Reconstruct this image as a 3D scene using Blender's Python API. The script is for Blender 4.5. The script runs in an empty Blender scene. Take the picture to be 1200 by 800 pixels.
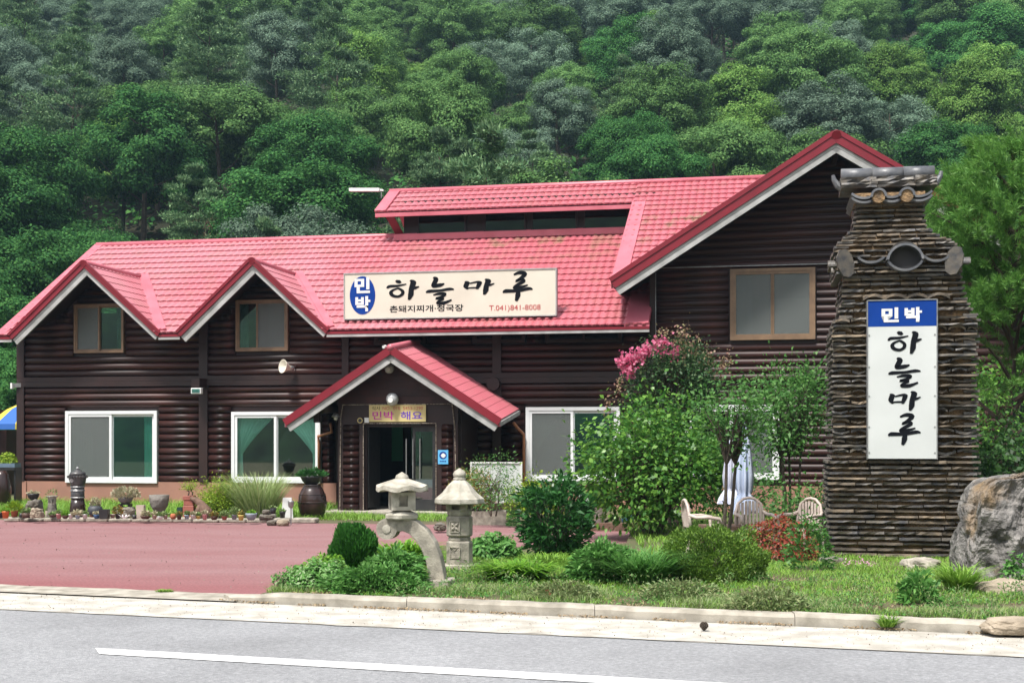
import bpy, bmesh, math, random
import numpy as np
from mathutils import Vector, Matrix, noise as mnoise
R = math.radians
random.seed(7); rng = np.random.default_rng(7)
scene = bpy.context.scene
C = scene.collection
# ------------------------------------------------------------ camera
F, HY, HC = 1530.0, 515.0, 1.6           # focal length in photo pixels, horizon row, eye height
cd = bpy.data.cameras.new('camera'); cam = bpy.data.objects.new('camera', cd); C.objects.link(cam)
cd.sensor_width = 36.0; cd.lens = 36.0 * F / 1200.0
cd.shift_y = (HY - 400.0) / 1200.0
cd.clip_end = 2000.0; cd.clip_start = 0.1
cam.location = (0, 0, HC); cam.rotation_euler = (R(90), 0, 0)
scene.camera = cam
# ------------------------------------------------------------ sky, sun, exposure
SUN_EL, SUN_AZ = 62.0, 214.0             # azimuth clockwise from +Y (north): behind the camera, to the left
w = bpy.data.worlds.new('World'); scene.world = w; w.use_nodes = True
nt = w.node_tree; bg = nt.nodes['Background']
sky = nt.nodes.new('ShaderNodeTexSky'); sky.sky_type = 'NISHITA'; sky.sun_disc = False
sky.sun_elevation = R(SUN_EL); sky.sun_rotation = R(SUN_AZ); sky.dust_density = 3.0; sky.air_density = 1.0
hs = nt.nodes.new('ShaderNodeHueSaturation'); hs.inputs['Saturation'].default_value = 0.35
nt.links.new(sky.outputs[0], hs.inputs['Color']); nt.links.new(hs.outputs[0], bg.inputs[0])
bg.inputs[1].default_value = 0.125
sl = bpy.data.lights.new('sun', 'SUN'); sun = bpy.data.objects.new('sun', sl); C.objects.link(sun)
sl.energy = 3.3; sl.angle = R(7); sl.color = (1.0, 0.96, 0.9)
az, el = R(SUN_AZ), R(SUN_EL)
sdir = Vector((math.sin(az) * math.cos(el), math.cos(az) * math.cos(el), math.sin(el)))
sun.rotation_euler = sdir.to_track_quat('Z', 'Y').to_euler()
scene.view_settings.view_transform = 'Standard'; scene.view_settings.look = 'None'
scene.view_settings.exposure = 0.84; scene.view_settings.gamma = 1.0
scene.cycles.max_bounces = 6; scene.cycles.transparent_max_bounces = 12
scene.cycles.diffuse_bounces = 3; scene.cycles.glossy_bounces = 3; scene.cycles.volume_bounces = 0

# ------------------------------------------------------------ helpers
CAT = {}
def props(o, label=None, cat=None, group=None, kind=None):
    if label: o['label'] = label
    if cat: o['category'] = cat
    if group: o['group'] = group
    if kind: o['kind'] = kind
    return o
def thing(name, label, cat, loc=(0, 0, 0), rz=0.0, group=None):
    o = bpy.data.objects.new(name, None); C.objects.link(o)
    o.location = loc; o.rotation_euler = (0, 0, rz); o.empty_display_size = 0.2
    return props(o, label, cat, group)
def link(name, me, parent=None, loc=None, rot=None, sc=None, kind=None):
    o = bpy.data.objects.new(name, me); C.objects.link(o)
    if parent is not None: o.parent = parent
    if loc is not None: o.location = loc
    if rot is not None: o.rotation_euler = rot
    if sc is not None: o.scale = sc
    if kind: o['kind'] = kind
    return o
def copy_tree(o, parent=None):
    c = o.copy(); C.objects.link(c); c.parent = parent
    for ch in list(o.children): copy_tree(ch, c)
    return c
class MB:
    def __init__(s): s.v = []; s.f = []; s.smooth = False
    def add(s, vs, fs):
        n = len(s.v); s.v += [tuple(p) for p in vs]; s.f += [tuple(i + n for i in f) for f in fs]; return s
    def box(s, x0, x1, y0, y1, z0, z1):
        return s.add([(x0,y0,z0),(x1,y0,z0),(x1,y1,z0),(x0,y1,z0),(x0,y0,z1),(x1,y0,z1),(x1,y1,z1),(x0,y1,z1)],
                     [(0,3,2,1),(4,5,6,7),(0,1,5,4),(1,2,6,5),(2,3,7,6),(3,0,4,7)])
    def bar(s, p0, p1, w, h, up=(0, 0, 1), offs=0.0):
        p0, p1 = Vector(p0), Vector(p1); d = (p1 - p0).normalized(); up = Vector(up)
        side = d.cross(up).normalized(); u = side.cross(d).normalized()
        vs = []
        for p in (p0, p1):
            for a, b in ((-1, -1), (1, -1), (1, 1), (-1, 1)):
                vs.append(p + side * a * w / 2 + u * (b * h / 2 + offs))
        return s.add(vs, [(0,1,2,3),(7,6,5,4),(0,4,5,1),(1,5,6,2),(2,6,7,3),(3,7,4,0)])
    def tube(s, pts, rad, n=8, caps=True):
        pts = [Vector(p) for p in pts]
        if not hasattr(rad, '__len__'): rad = [rad] * len(pts)
        base = len(s.v); ref = None
        for i, p in enumerate(pts):
            d = (pts[min(i + 1, len(pts) - 1)] - pts[max(i - 1, 0)])
            d = d.normalized() if d.length > 1e-9 else Vector((0, 0, 1))
            if ref is None:
                ref = d.orthogonal().normalized()
            a = (ref - d * ref.dot(d)); a = a.normalized() if a.length > 1e-6 else d.orthogonal().normalized()
            ref = a; b = d.cross(a)
            for k in range(n):
                t = 2 * math.pi * k / n
                s.v.append(tuple(p + (a * math.cos(t) + b * math.sin(t)) * rad[i]))
        for i in range(len(pts) - 1):
            for k in range(n):
                q = base + i * n; k2 = (k + 1) % n
                s.f.append((q + k, q + k2, q + n + k2, q + n + k))
        if caps:
            s.f.append(tuple(base + k for k in reversed(range(n))))
            s.f.append(tuple(base + (len(pts) - 1) * n + k for k in range(n)))
        return s
    def lathe(s, prof, n=16, c=(0, 0, 0), sq=None, rot=0.0):
        base = len(s.v)
        for r, z in prof:
            for k in range(n):
                t = 2 * math.pi * (k + 0.5) / n + rot
                s.v.append((c[0] + r * math.cos(t), c[1] + r * math.sin(t), c[2] + z))
        for i in range(len(prof) - 1):
            for k in range(n):
                q = base + i * n; k2 = (k + 1) % n
                s.f.append((q + k, q + k2, q + n + k2, q + n + k))
        s.f.append(tuple(base + k for k in reversed(range(n))))
        s.f.append(tuple(base + (len(prof) - 1) * n + k for k in range(n)))
        return s
    def prism(s, poly, y0, y1):            # polygon in x,z pushed along y
        n = len(poly)
        vs = [(x, y0, z) for x, z in poly] + [(x, y1, z) for x, z in poly]
        fs = [tuple(range(n)), tuple(reversed(range(n, 2 * n)))]
        fs += [(i, i + n, (i + 1) % n + n, (i + 1) % n) for i in range(n)]
        return s.add(vs, fs)
    def mesh(s, name, mat=None, smooth=False, fix=True, bevel=0.0):
        me = bpy.data.meshes.new(name); me.from_pydata(s.v, [], s.f)
        if fix or bevel:
            bm = bmesh.new(); bm.from_mesh(me)
            bmesh.ops.recalc_face_normals(bm, faces=bm.faces)
            if bevel:
                bmesh.ops.bevel(bm, geom=[e for e in bm.edges], offset=bevel, segments=1, affect='EDGES', clamp_overlap=True)
            bm.to_mesh(me); bm.free()
        if mat: me.materials.append(mat)
        if smooth: me.shade_smooth()
        me.update(); return me
    def build(s, name, mat=None, parent=None, smooth=False, kind=None, bevel=0.0, fix=True, loc=None, rot=None):
        return link(name, s.mesh(name, mat, smooth, fix, bevel), parent, loc, rot, kind=kind)
def fastmesh(name, V, Q, mat=None, smooth=False):
    """V (n,3) floats, Q (m,k) ints, quick"""
    me = bpy.data.meshes.new(name); V = np.asarray(V, dtype=np.float32); Q = np.asarray(Q, dtype=np.int32)
    k = Q.shape[1]
    me.vertices.add(len(V)); me.vertices.foreach_set('co', V.ravel())
    me.loops.add(Q.size); me.loops.foreach_set('vertex_index', Q.ravel())
    me.polygons.add(len(Q)); me.polygons.foreach_set('loop_start', np.arange(0, Q.size, k, dtype=np.int32))
    try: me.polygons.foreach_set('loop_total', np.full(len(Q), k, dtype=np.int32))
    except Exception: pass
    me.update(calc_edges=True); me.validate()
    if mat: me.materials.append(mat)
    if smooth: me.shade_smooth()
    return me

# ------------------------------------------------------------ materials
MATS = {}
def mat(name, col, rough=0.6, spec=0.5, metal=0.0, noise=None, bump=None, trans=0.0, coat=0.0, isl=None, objvar=0.0, world=False):
    """noise=(scale, other_colour, contrast[, detail]); bump=(scale, strength, distance); isl=list of colours by island; objvar = value change per object"""
    m = bpy.data.materials.new(name); m.use_nodes = True; MATS[name] = m
    t = m.node_tree; N = t.nodes; L = t.links; b = N['Principled BSDF']
    b.inputs['Roughness'].default_value = rough; b.inputs['Specular IOR Level'].default_value = spec
    b.inputs['Metallic'].default_value = metal; b.inputs['Coat Weight'].default_value = coat
    out = None
    tc = None
    def coord():
        nonlocal tc
        if tc is None: tc = N.new('ShaderNodeNewGeometry' if world else 'ShaderNodeTexCoord')
        return tc.outputs['Position' if world else 'Object']
    if isl:
        g = N.new('ShaderNodeNewGeometry'); r = N.new('ShaderNodeValToRGB')
        els = r.color_ramp.elements
        els[0].color = (*isl[0], 1); els[1].color = (*isl[-1], 1)
        for i in range(1, len(isl) - 1):
            e = els.new(i / (len(isl) - 1)); e.color = (*isl[i], 1)
        L.new(g.outputs['Random Per Island'], r.inputs[0]); out = r.outputs[0]
    else:
        c = N.new('ShaderNodeRGB'); c.outputs[0].default_value = (*col, 1); out = c.outputs[0]
    if noise:
        n = N.new('ShaderNodeTexNoise'); n.inputs['Scale'].default_value = noise[0]
        n.inputs['Detail'].default_value = noise[3] if len(noise) > 3 else 6
        L.new(coord(), n.inputs['Vector'])
        mr = N.new('ShaderNodeMapRange'); k = noise[2]
        mr.inputs[1].default_value = 0.5 - k; mr.inputs[2].default_value = 0.5 + k
        L.new(n.outputs[0], mr.inputs[0])
        mx = N.new('ShaderNodeMix'); mx.data_type = 'RGBA'
        L.new(mr.outputs[0], mx.inputs[0]); L.new(out, mx.inputs[6]); mx.inputs[7].default_value = (*noise[1], 1)
        out = mx.outputs[2]
    if objvar:
        oi = N.new('ShaderNodeObjectInfo'); hv = N.new('ShaderNodeHueSaturation')
        mr = N.new('ShaderNodeMapRange'); mr.inputs[3].default_value = 1 - objvar; mr.inputs[4].default_value = 1 + objvar
        L.new(oi.outputs['Random'], mr.inputs[0]); L.new(mr.outputs[0], hv.inputs['Value']); L.new(out, hv.inputs['Color']); out = hv.outputs[0]
    L.new(out, b.inputs['Base Color'])
    if bump:
        n2 = N.new('ShaderNodeTexNoise'); n2.inputs['Scale'].default_value = bump[0]; n2.inputs['Detail'].default_value = 8
        L.new(coord(), n2.inputs['Vector'])
        bp = N.new('ShaderNodeBump'); bp.inputs['Strength'].default_value = bump[1]
        bp.inputs['Distance'].default_value = bump[2] if len(bump) > 2 else 0.02
        L.new(n2.outputs[0], bp.inputs['Height']); L.new(bp.outputs[0], b.inputs['Normal'])
    if trans:
        tl = N.new('ShaderNodeBsdfTranslucent'); L.new(out, tl.inputs[0])
        ms = N.new('ShaderNodeMixShader'); ms.inputs[0].default_value = trans
        L.new(b.outputs[0], ms.inputs[1]); L.new(tl.outputs[0], ms.inputs[2]); L.new(ms.outputs[0], N['Material Output'].inputs[0])
    return m
def leafmat(name, cols, trans=0.3, rough=0.5, objvar=0.0, spec=0.35):
    return mat(name, cols[0], rough=rough, spec=spec, isl=cols, trans=trans, objvar=objvar)
def glassmat(name, tint, gloss=0.25, rough=0.02, gcol=(0.9, 0.97, 0.95)):
    m = bpy.data.materials.new(name); m.use_nodes = True; t = m.node_tree; N = t.nodes; L = t.links
    for n in list(N):
        if n.type == 'BSDF_PRINCIPLED': N.remove(n)
    g = N.new('ShaderNodeBsdfGlossy'); g.inputs['Roughness'].default_value = rough; g.inputs[0].default_value = (*gcol, 1)
    tr = N.new('ShaderNodeBsdfTransparent'); tr.inputs[0].default_value = (*tint, 1)
    fr = N.new('ShaderNodeLayerWeight'); fr.inputs[0].default_value = 0.35
    mr = N.new('ShaderNodeMapRange'); mr.inputs[3].default_value = gloss; mr.inputs[4].default_value = 0.75
    mx = N.new('ShaderNodeMixShader')
    L.new(fr.outputs['Fresnel'], mr.inputs[0]); L.new(mr.outputs[0], mx.inputs[0])
    L.new(tr.outputs[0], mx.inputs[1]); L.new(g.outputs[0], mx.inputs[2]); L.new(mx.outputs[0], N['Material Output'].inputs[0])
    return m
def screenmat(name, col, op):
    m = bpy.data.materials.new(name); m.use_nodes = True; t = m.node_tree; N = t.nodes; L = t.links
    b = N['Principled BSDF']; b.inputs['Base Color'].default_value = (*col, 1); b.inputs['Roughness'].default_value = 0.45
    tr = N.new('ShaderNodeBsdfTransparent'); mx = N.new('ShaderNodeMixShader'); mx.inputs[0].default_value = op
    L.new(tr.outputs[0], mx.inputs[1]); L.new(b.outputs[0], mx.inputs[2]); L.new(mx.outputs[0], N['Material Output'].inputs[0])
    return m

M = {}
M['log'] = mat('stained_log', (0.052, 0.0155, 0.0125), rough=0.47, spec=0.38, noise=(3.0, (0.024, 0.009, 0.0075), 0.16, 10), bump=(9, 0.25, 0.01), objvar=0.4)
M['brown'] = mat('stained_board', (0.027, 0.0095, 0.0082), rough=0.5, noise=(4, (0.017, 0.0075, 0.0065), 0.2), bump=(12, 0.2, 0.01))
M['plinth'] = mat('pink_render', (0.36, 0.18, 0.13), rough=0.85, noise=(2.0, (0.29, 0.15, 0.11), 0.2), bump=(60, 0.25, 0.01))
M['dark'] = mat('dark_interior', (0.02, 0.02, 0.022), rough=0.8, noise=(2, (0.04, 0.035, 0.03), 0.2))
M['white_frame'] = mat('white_plastic_frame', (0.78, 0.79, 0.80), rough=0.35, noise=(5, (0.68, 0.69, 0.70), 0.3))
M['tan_frame'] = mat('tan_window_frame', (0.23, 0.145, 0.085), rough=0.5, noise=(6, (0.16, 0.10, 0.06), 0.2))
M['fascia'] = mat('pale_fascia', (0.44, 0.44, 0.43), rough=0.6, noise=(3.5, (0.25, 0.25, 0.24), 0.22))
M['trim'] = mat('dark_red_trim', (0.21, 0.010, 0.022), rough=0.4, noise=(3, (0.16, 0.009, 0.018), 0.2))
M['cap'] = mat('pink_ridge_cap', (0.53, 0.15, 0.19), rough=0.42, noise=(2, (0.43, 0.10, 0.13), 0.2))
M['glass'] = glassmat('window_glass', (0.66, 0.84, 0.82), 0.16, gcol=(0.62, 0.92, 0.9))
M['clear_glass'] = glassmat('clear_window_glass', (0.86, 0.93, 0.92), 0.14)
M['black_glass'] = glassmat('shaded_window_glass', (0.3, 0.4, 0.42), 0.05)
M['dglass'] = glassmat('dark_window_glass', (0.5, 0.68, 0.66), 0.15)
M['screen'] = screenmat('insect_screen', (0.15, 0.165, 0.16), 0.60)
M['curtain_green'] = mat('green_curtain', (0.42, 0.78, 0.66), rough=0.8, noise=(8, (0.34, 0.68, 0.56), 0.2))
M['curtain_white'] = mat('pale_curtain', (0.6, 0.6, 0.58), rough=0.8, noise=(8, (0.45, 0.46, 0.45), 0.2))
M['copper'] = mat('copper_pipe', (0.42, 0.17, 0.085), rough=0.4, noise=(10, (0.3, 0.13, 0.07), 0.2))
M['stone'] = mat('carved_granite', (0.40, 0.365, 0.30), rough=0.9, noise=(9, (0.22, 0.20, 0.165), 0.14, 14), bump=(55, 0.6, 0.012))
M['stone_pale'] = mat('pale_granite', (0.50, 0.47, 0.40), rough=0.9, noise=(7, (0.27, 0.25, 0.20), 0.15, 14), bump=(60, 0.55, 0.012))
M['concrete'] = mat('pale_concrete', (0.42, 0.385, 0.325), rough=0.9, noise=(5, (0.23, 0.21, 0.17), 0.15, 14), bump=(70, 0.3, 0.01))
M['ink'] = mat('black_ink', (0.006, 0.007, 0.010), rough=0.85, spec=0.12)
M['blue'] = mat('blue_print', (0.002, 0.035, 0.22), rough=0.7, spec=0.15, noise=(3, (0.004, 0.045, 0.27), 0.2))
M['redink'] = mat('red_print', (0.45, 0.05, 0.05), rough=0.5)
M['sign'] = mat('cream_sign_face', (0.68, 0.63, 0.53), rough=0.5, noise=(1.2, (0.58, 0.53, 0.44), 0.25))
M['sign_white'] = mat('white_sign_face', (0.62, 0.64, 0.63), rough=0.4, noise=(1.5, (0.54, 0.56, 0.55), 0.2))
M['metal'] = mat('grey_metal', (0.4, 0.4, 0.4), rough=0.4, metal=0.7, noise=(12, (0.25, 0.25, 0.25), 0.2))
M['white'] = mat('white_paint', (0.75, 0.75, 0.74), rough=0.5, noise=(6, (0.65, 0.65, 0.63), 0.25))
M['black'] = mat('black_plastic', (0.015, 0.015, 0.017), rough=0.45, noise=(9, (0.03, 0.03, 0.03), 0.2))
M['onggi'] = mat('glazed_brown_jar', (0.022, 0.013, 0.012), rough=0.22, spec=0.6, noise=(4, (0.045, 0.022, 0.018), 0.2))
M['terracotta'] = mat('terracotta', (0.42, 0.13, 0.06), rough=0.8, noise=(9, (0.33, 0.1, 0.05), 0.2))
M['orange'] = mat('orange_plastic', (0.68, 0.17, 0.05), rough=0.5, noise=(6, (0.6, 0.14, 0.04), 0.2))
M['rock'] = mat('grey_rock', (0.2, 0.185, 0.165), rough=0.9, noise=(2.6, (0.10, 0.085, 0.065), 0.13, 12), bump=(9, 0.9, 0.05))
M['rock_tan'] = mat('tan_rock', (0.40, 0.33, 0.25), rough=0.9, noise=(5, (0.22, 0.18, 0.13), 0.16, 12), bump=(14, 0.9, 0.03))
M['soil'] = mat('soil', (0.06, 0.045, 0.03), rough=0.95, noise=(20, (0.03, 0.024, 0.016), 0.2), bump=(40, 0.8, 0.02))
M['bark'] = mat('bark', (0.10, 0.075, 0.055), rough=0.9, noise=(9, (0.05, 0.04, 0.03), 0.2), bump=(25, 0.8, 0.02))
M['pinebark'] = mat('pine_bark', (0.10, 0.065, 0.05), rough=0.9, noise=(6, (0.045, 0.035, 0.03), 0.2), bump=(12, 0.8, 0.03))
M['wood'] = mat('driftwood', (0.2, 0.12, 0.085), rough=0.85, noise=(12, (0.1, 0.06, 0.04), 0.2), bump=(25, 0.7, 0.02))
M['mortar'] = mat('earth_mortar', (0.30, 0.19, 0.095), rough=0.95, noise=(7, (0.09, 0.062, 0.038), 0.12, 12), bump=(26, 1.0, 0.03))
M['shard'] = mat('dark_roof_tile', (0.05, 0.05, 0.054), rough=0.5, noise=(9, (0.14, 0.12, 0.095), 0.16, 10), bump=(30, 0.5, 0.01), objvar=0.45, world=True)
M['shard_warm'] = mat('weathered_roof_tile', (0.17, 0.13, 0.088), rough=0.8, noise=(8, (0.08, 0.068, 0.055), 0.14, 10), bump=(30, 0.6, 0.01), objvar=0.45, world=True)
M['shard_cap'] = mat('grey_giwa_tile', (0.075, 0.08, 0.092), rough=0.42, noise=(7, (0.15, 0.15, 0.155), 0.16, 10), bump=(30, 0.3, 0.01), objvar=0.2)

# metal roof tile paint: pink fade, saturated patches, grime at the top under the raised roof
def roofmat():
    m = bpy.data.materials.new('red_metal_tile'); m.use_nodes = True; t = m.node_tree; N = t.nodes; L = t.links; b = N['Principled BSDF']
    b.inputs['Roughness'].default_value = 0.38; b.inputs['Specular IOR Level'].default_value = 0.5
    tc = N.new('ShaderNodeTexCoord')
    n1 = N.new('ShaderNodeTexNoise'); n1.inputs['Scale'].default_value = 0.35; n1.inputs['Detail'].default_value = 5
    n2 = N.new('ShaderNodeTexNoise'); n2.inputs['Scale'].default_value = 2.2; n2.inputs['Detail'].default_value = 10
    L.new(tc.outputs['Object'], n1.inputs[0]); L.new(tc.outputs['Object'], n2.inputs[0])
    sx = N.new('ShaderNodeSeparateXYZ'); L.new(tc.outputs['Object'], sx.inputs[0])
    mx = N.new('ShaderNodeMix'); mx.data_type = 'RGBA'
    mx.inputs[6].default_value = (0.42, 0.10, 0.125, 1); mx.inputs[7].default_value = (0.48, 0.18, 0.21, 1)
    mr = N.new('ShaderNodeMapRange'); mr.inputs[1].default_value = 0.38; mr.inputs[2].default_value = 0.62
    L.new(n1.outputs[0], mr.inputs[0])
    # right half keeps a deeper red
    mr2 = N.new('ShaderNodeMapRange'); mr2.inputs[1].default_value = -5.0; mr2.inputs[2].default_value = -1.5; mr2.inputs[3].default_value = 1; mr2.inputs[4].default_value = 0.25
    L.new(sx.outputs[0], mr2.inputs[0])
    mu = N.new('ShaderNodeMath'); mu.operation = 'MULTIPLY'; L.new(mr.outputs[0], mu.inputs[0]); L.new(mr2.outputs[0], mu.inputs[1])
    ad = N.new('ShaderNodeMath'); ad.operation = 'MULTIPLY_ADD'; L.new(mr2.outputs[0], ad.inputs[0]); ad.inputs[1].default_value = 0.5; L.new(mu.outputs[0], ad.inputs[2]); ad.use_clamp = True
    L.new(ad.outputs[0], mx.inputs[0])
    g = N.new('ShaderNodeMix'); g.data_type = 'RGBA'; g.inputs[7].default_value = (0.24, 0.16, 0.10, 1)
    # lichen and dirt below the raised roof: grows with patches
    zr = N.new('ShaderNodeMapRange'); zr.inputs[1].default_value = 5.9; zr.inputs[2].default_value = 7.1; L.new(sx.outputs[2], zr.inputs[0])
    xr = N.new('ShaderNodeMapRange'); xr.inputs[1].default_value = -3.6; xr.inputs[2].default_value = -1.5; L.new(sx.outputs[0], xr.inputs[0])
    zz = N.new('ShaderNodeMath'); zz.operation = 'LESS_THAN'; zz.inputs[1].default_value = 7.2; L.new(sx.outputs[2], zz.inputs[0])
    nr = N.new('ShaderNodeMapRange'); nr.inputs[1].default_value = 0.48; nr.inputs[2].default_value = 0.68; L.new(n2.outputs[0], nr.inputs[0])
    a1 = N.new('ShaderNodeMath'); a1.operation = 'MULTIPLY'; L.new(zr.outputs[0], a1.inputs[0]); L.new(xr.outputs[0], a1.inputs[1])
    a2 = N.new('ShaderNodeMath'); a2.operation = 'MULTIPLY'; L.new(a1.outputs[0], a2.inputs[0]); L.new(nr.outputs[0], a2.inputs[1])
    a3 = N.new('ShaderNodeMath'); a3.operation = 'MULTIPLY'; L.new(a2.outputs[0], a3.inputs[0]); L.new(zz.outputs[0], a3.inputs[1])
    a4 = N.new('ShaderNodeMath'); a4.operation = 'MULTIPLY_ADD'; L.new(nr.outputs[0], a4.inputs[0]); a4.inputs[1].default_value = 0.22; L.new(a3.outputs[0], a4.inputs[2]); a4.use_clamp = True
    L.new(mx.outputs[2], g.inputs[6]); L.new(a4.outputs[0], g.inputs[0]); L.new(g.outputs[2], b.inputs['Base Color'])
    return m
M['roof'] = roofmat()

def text(parent, body, x, z, wd, ht, m, y, bold=0.0, name='lettering', thick=0.004):
    cu = bpy.data.curves.new('t', 'FONT'); cu.body = body; cu.size = 1.0; cu.offset = bold; cu.extrude = 0.0; cu.resolution_u = 3
    o = bpy.data.objects.new('t', cu); C.objects.link(o)
    dg = bpy.context.evaluated_depsgraph_get(); me = bpy.data.meshes.new_from_object(o.evaluated_get(dg))
    bpy.data.objects.remove(o); bpy.data.curves.remove(cu)
    n = len(me.vertices)
    if n == 0: return None
    co = np.empty(n * 3, dtype=np.float32); me.vertices.foreach_get('co', co); co = co.reshape(-1, 3)
    mn, mxx = co.min(0), co.max(0); s = mxx - mn; s[s == 0] = 1
    out = np.empty_like(co)
    out[:, 0] = x + (co[:, 0] - mn[0]) / s[0] * wd
    out[:, 1] = y
    out[:, 2] = z + (co[:, 1] - mn[1]) / s[1] * ht
    me.vertices.foreach_set('co', out.ravel()); me.materials.clear(); me.materials.append(m); me.update(); me.name = name
    return link(name, me, parent)
GLYPH = {
 'ha': [([(.28,.99),(.36,.93),(.44,.86)],[.05,.13,.06]), ([(.0,.60),(.08,.70),(.34,.72),(.62,.80)],[.04,.10,.085,.03]),
        ([(.36,.60),(.18,.50),(.12,.36),(.20,.22),(.36,.18),(.48,.28),(.5,.44),(.38,.58),(.3,.57)],[.05,.07,.09,.1,.09,.08,.08,.07,.03]),
        ([(.74,.98),(.84,.88),(.78,.55),(.76,.25),(.70,.0)],[.05,.14,.12,.13,.05]), ([(.78,.52),(.90,.60),(1.03,.66)],[.07,.10,.03])],
 'neul': [([(.26,1.0),(.36,.93),(.27,.72),(.30,.68),(.52,.71),(.66,.76)],[.04,.13,.11,.11,.1,.03]),
          ([(.0,.44),(.12,.48),(.5,.50),(.84,.55),(1.0,.53)],[.03,.09,.07,.08,.03]),
          ([(.26,.34),(.5,.38),(.68,.36),(.56,.26),(.36,.20),(.62,.20),(.48,.10),(.42,.02),(.66,.03),(.92,.14)],[.03,.08,.09,.07,.06,.07,.07,.08,.09,.04])],
 'ma': [([(.05,.88),(.12,.80),(.08,.55),(.14,.36)],[.04,.13,.12,.04]), ([(.2,.74),(.4,.82),(.52,.80),(.48,.55),(.44,.36)],[.05,.08,.12,.10,.05]),
        ([(.12,.44),(.28,.46),(.46,.46)],[.05,.07,.07]),
        ([(.70,1.0),(.80,.90),(.74,.55),(.72,.25),(.67,.0)],[.05,.14,.12,.13,.05]), ([(.75,.56),(.86,.62),(1.0,.72)],[.07,.09,.03])],
 'ru': [([(.36,.93),(.56,1.0),(.74,.95),(.60,.80),(.44,.70),(.62,.76),(.70,.70),(.46,.55),(.40,.46),(.62,.49),(.84,.56)],[.04,.09,.11,.08,.06,.06,.09,.08,.1,.08,.03]),
        ([(.0,.30),(.1,.36),(.5,.36),(.86,.43),(1.0,.40)],[.03,.10,.075,.085,.03]), ([(.52,.36),(.50,.2),(.44,.0)],[.09,.13,.06])]}
def glyph(parent, key, x, z, wd, ht, m, y, name='brush_letter'):
    mb = MB()
    for si, (pts, ws) in enumerate(GLYPH[key]):
        P = []; W = []
        n = len(pts)
        for i in range(n - 1):
            p0, p1, p2, p3 = pts[max(i-1,0)], pts[i], pts[i+1], pts[min(i+2,n-1)]
            for j in range(5 if i < n - 2 else 6):
                t = j / 5
                q = [0.5*((2*p1[a])+(-p0[a]+p2[a])*t+(2*p0[a]-5*p1[a]+4*p2[a]-p3[a])*t*t+(-p0[a]+3*p1[a]-3*p2[a]+p3[a])*t**3) for a in (0, 1)]
                P.append(Vector(q)); W.append(1.38 * (ws[i] * (1 - t) + ws[i+1] * t))
        vs = []
        for i, p in enumerate(P):
            d = (P[min(i+1,len(P)-1)] - P[max(i-1,0)])
            if d.length < 1e-6: d = Vector((1, 0))
            d.normalize(); nrm = Vector((-d.y, d.x)); h = W[i] / 2
            for sgn in (1, -1):
                q = p + nrm * h * sgn; vs.append((x + q.x * wd, y - 0.0006 * si, z + q.y * ht))
        mb.add(vs, [(2*i, 2*i+1, 2*i+3, 2*i+2) for i in range(len(P) - 1)])
    return mb.build(name, m, parent, fix=False)

# ------------------------------------------------------------ building frame of reference
Y0, YAW = 30.0, R(11.1)
CA, SA = math.cos(YAW), math.sin(YAW)
def fr(px, py, v=0.0):
    """photo pixel -> (t, z) on the vertical plane v metres behind the front wall"""
    k = (px - 600) / F
    t = (k * (Y0 + v * CA) - v * SA) / (CA + k * SA)
    Y = Y0 - t * SA + v * CA
    return t, HC + (HY - py) / F * Y
def T(px, v=0.0): return fr(px, HY, v)[0]
def Zf(px, py, v=0.0): return fr(px, py, v)[1]
def b2w(t, v, z=0.0): return Vector((t * CA + v * SA, Y0 - t * SA + v * CA, z))
def gp(px, py, z=0.0):
    Y = (HC - z) * F / (py - HY); return Vector(((px - 600) / F * Y, Y, z))
def at(px, Y, z=0.0): return Vector(((px - 600) / F * Y, Y, z))
def pz(py, Y): return HC + (HY - py) / F * Y
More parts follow.
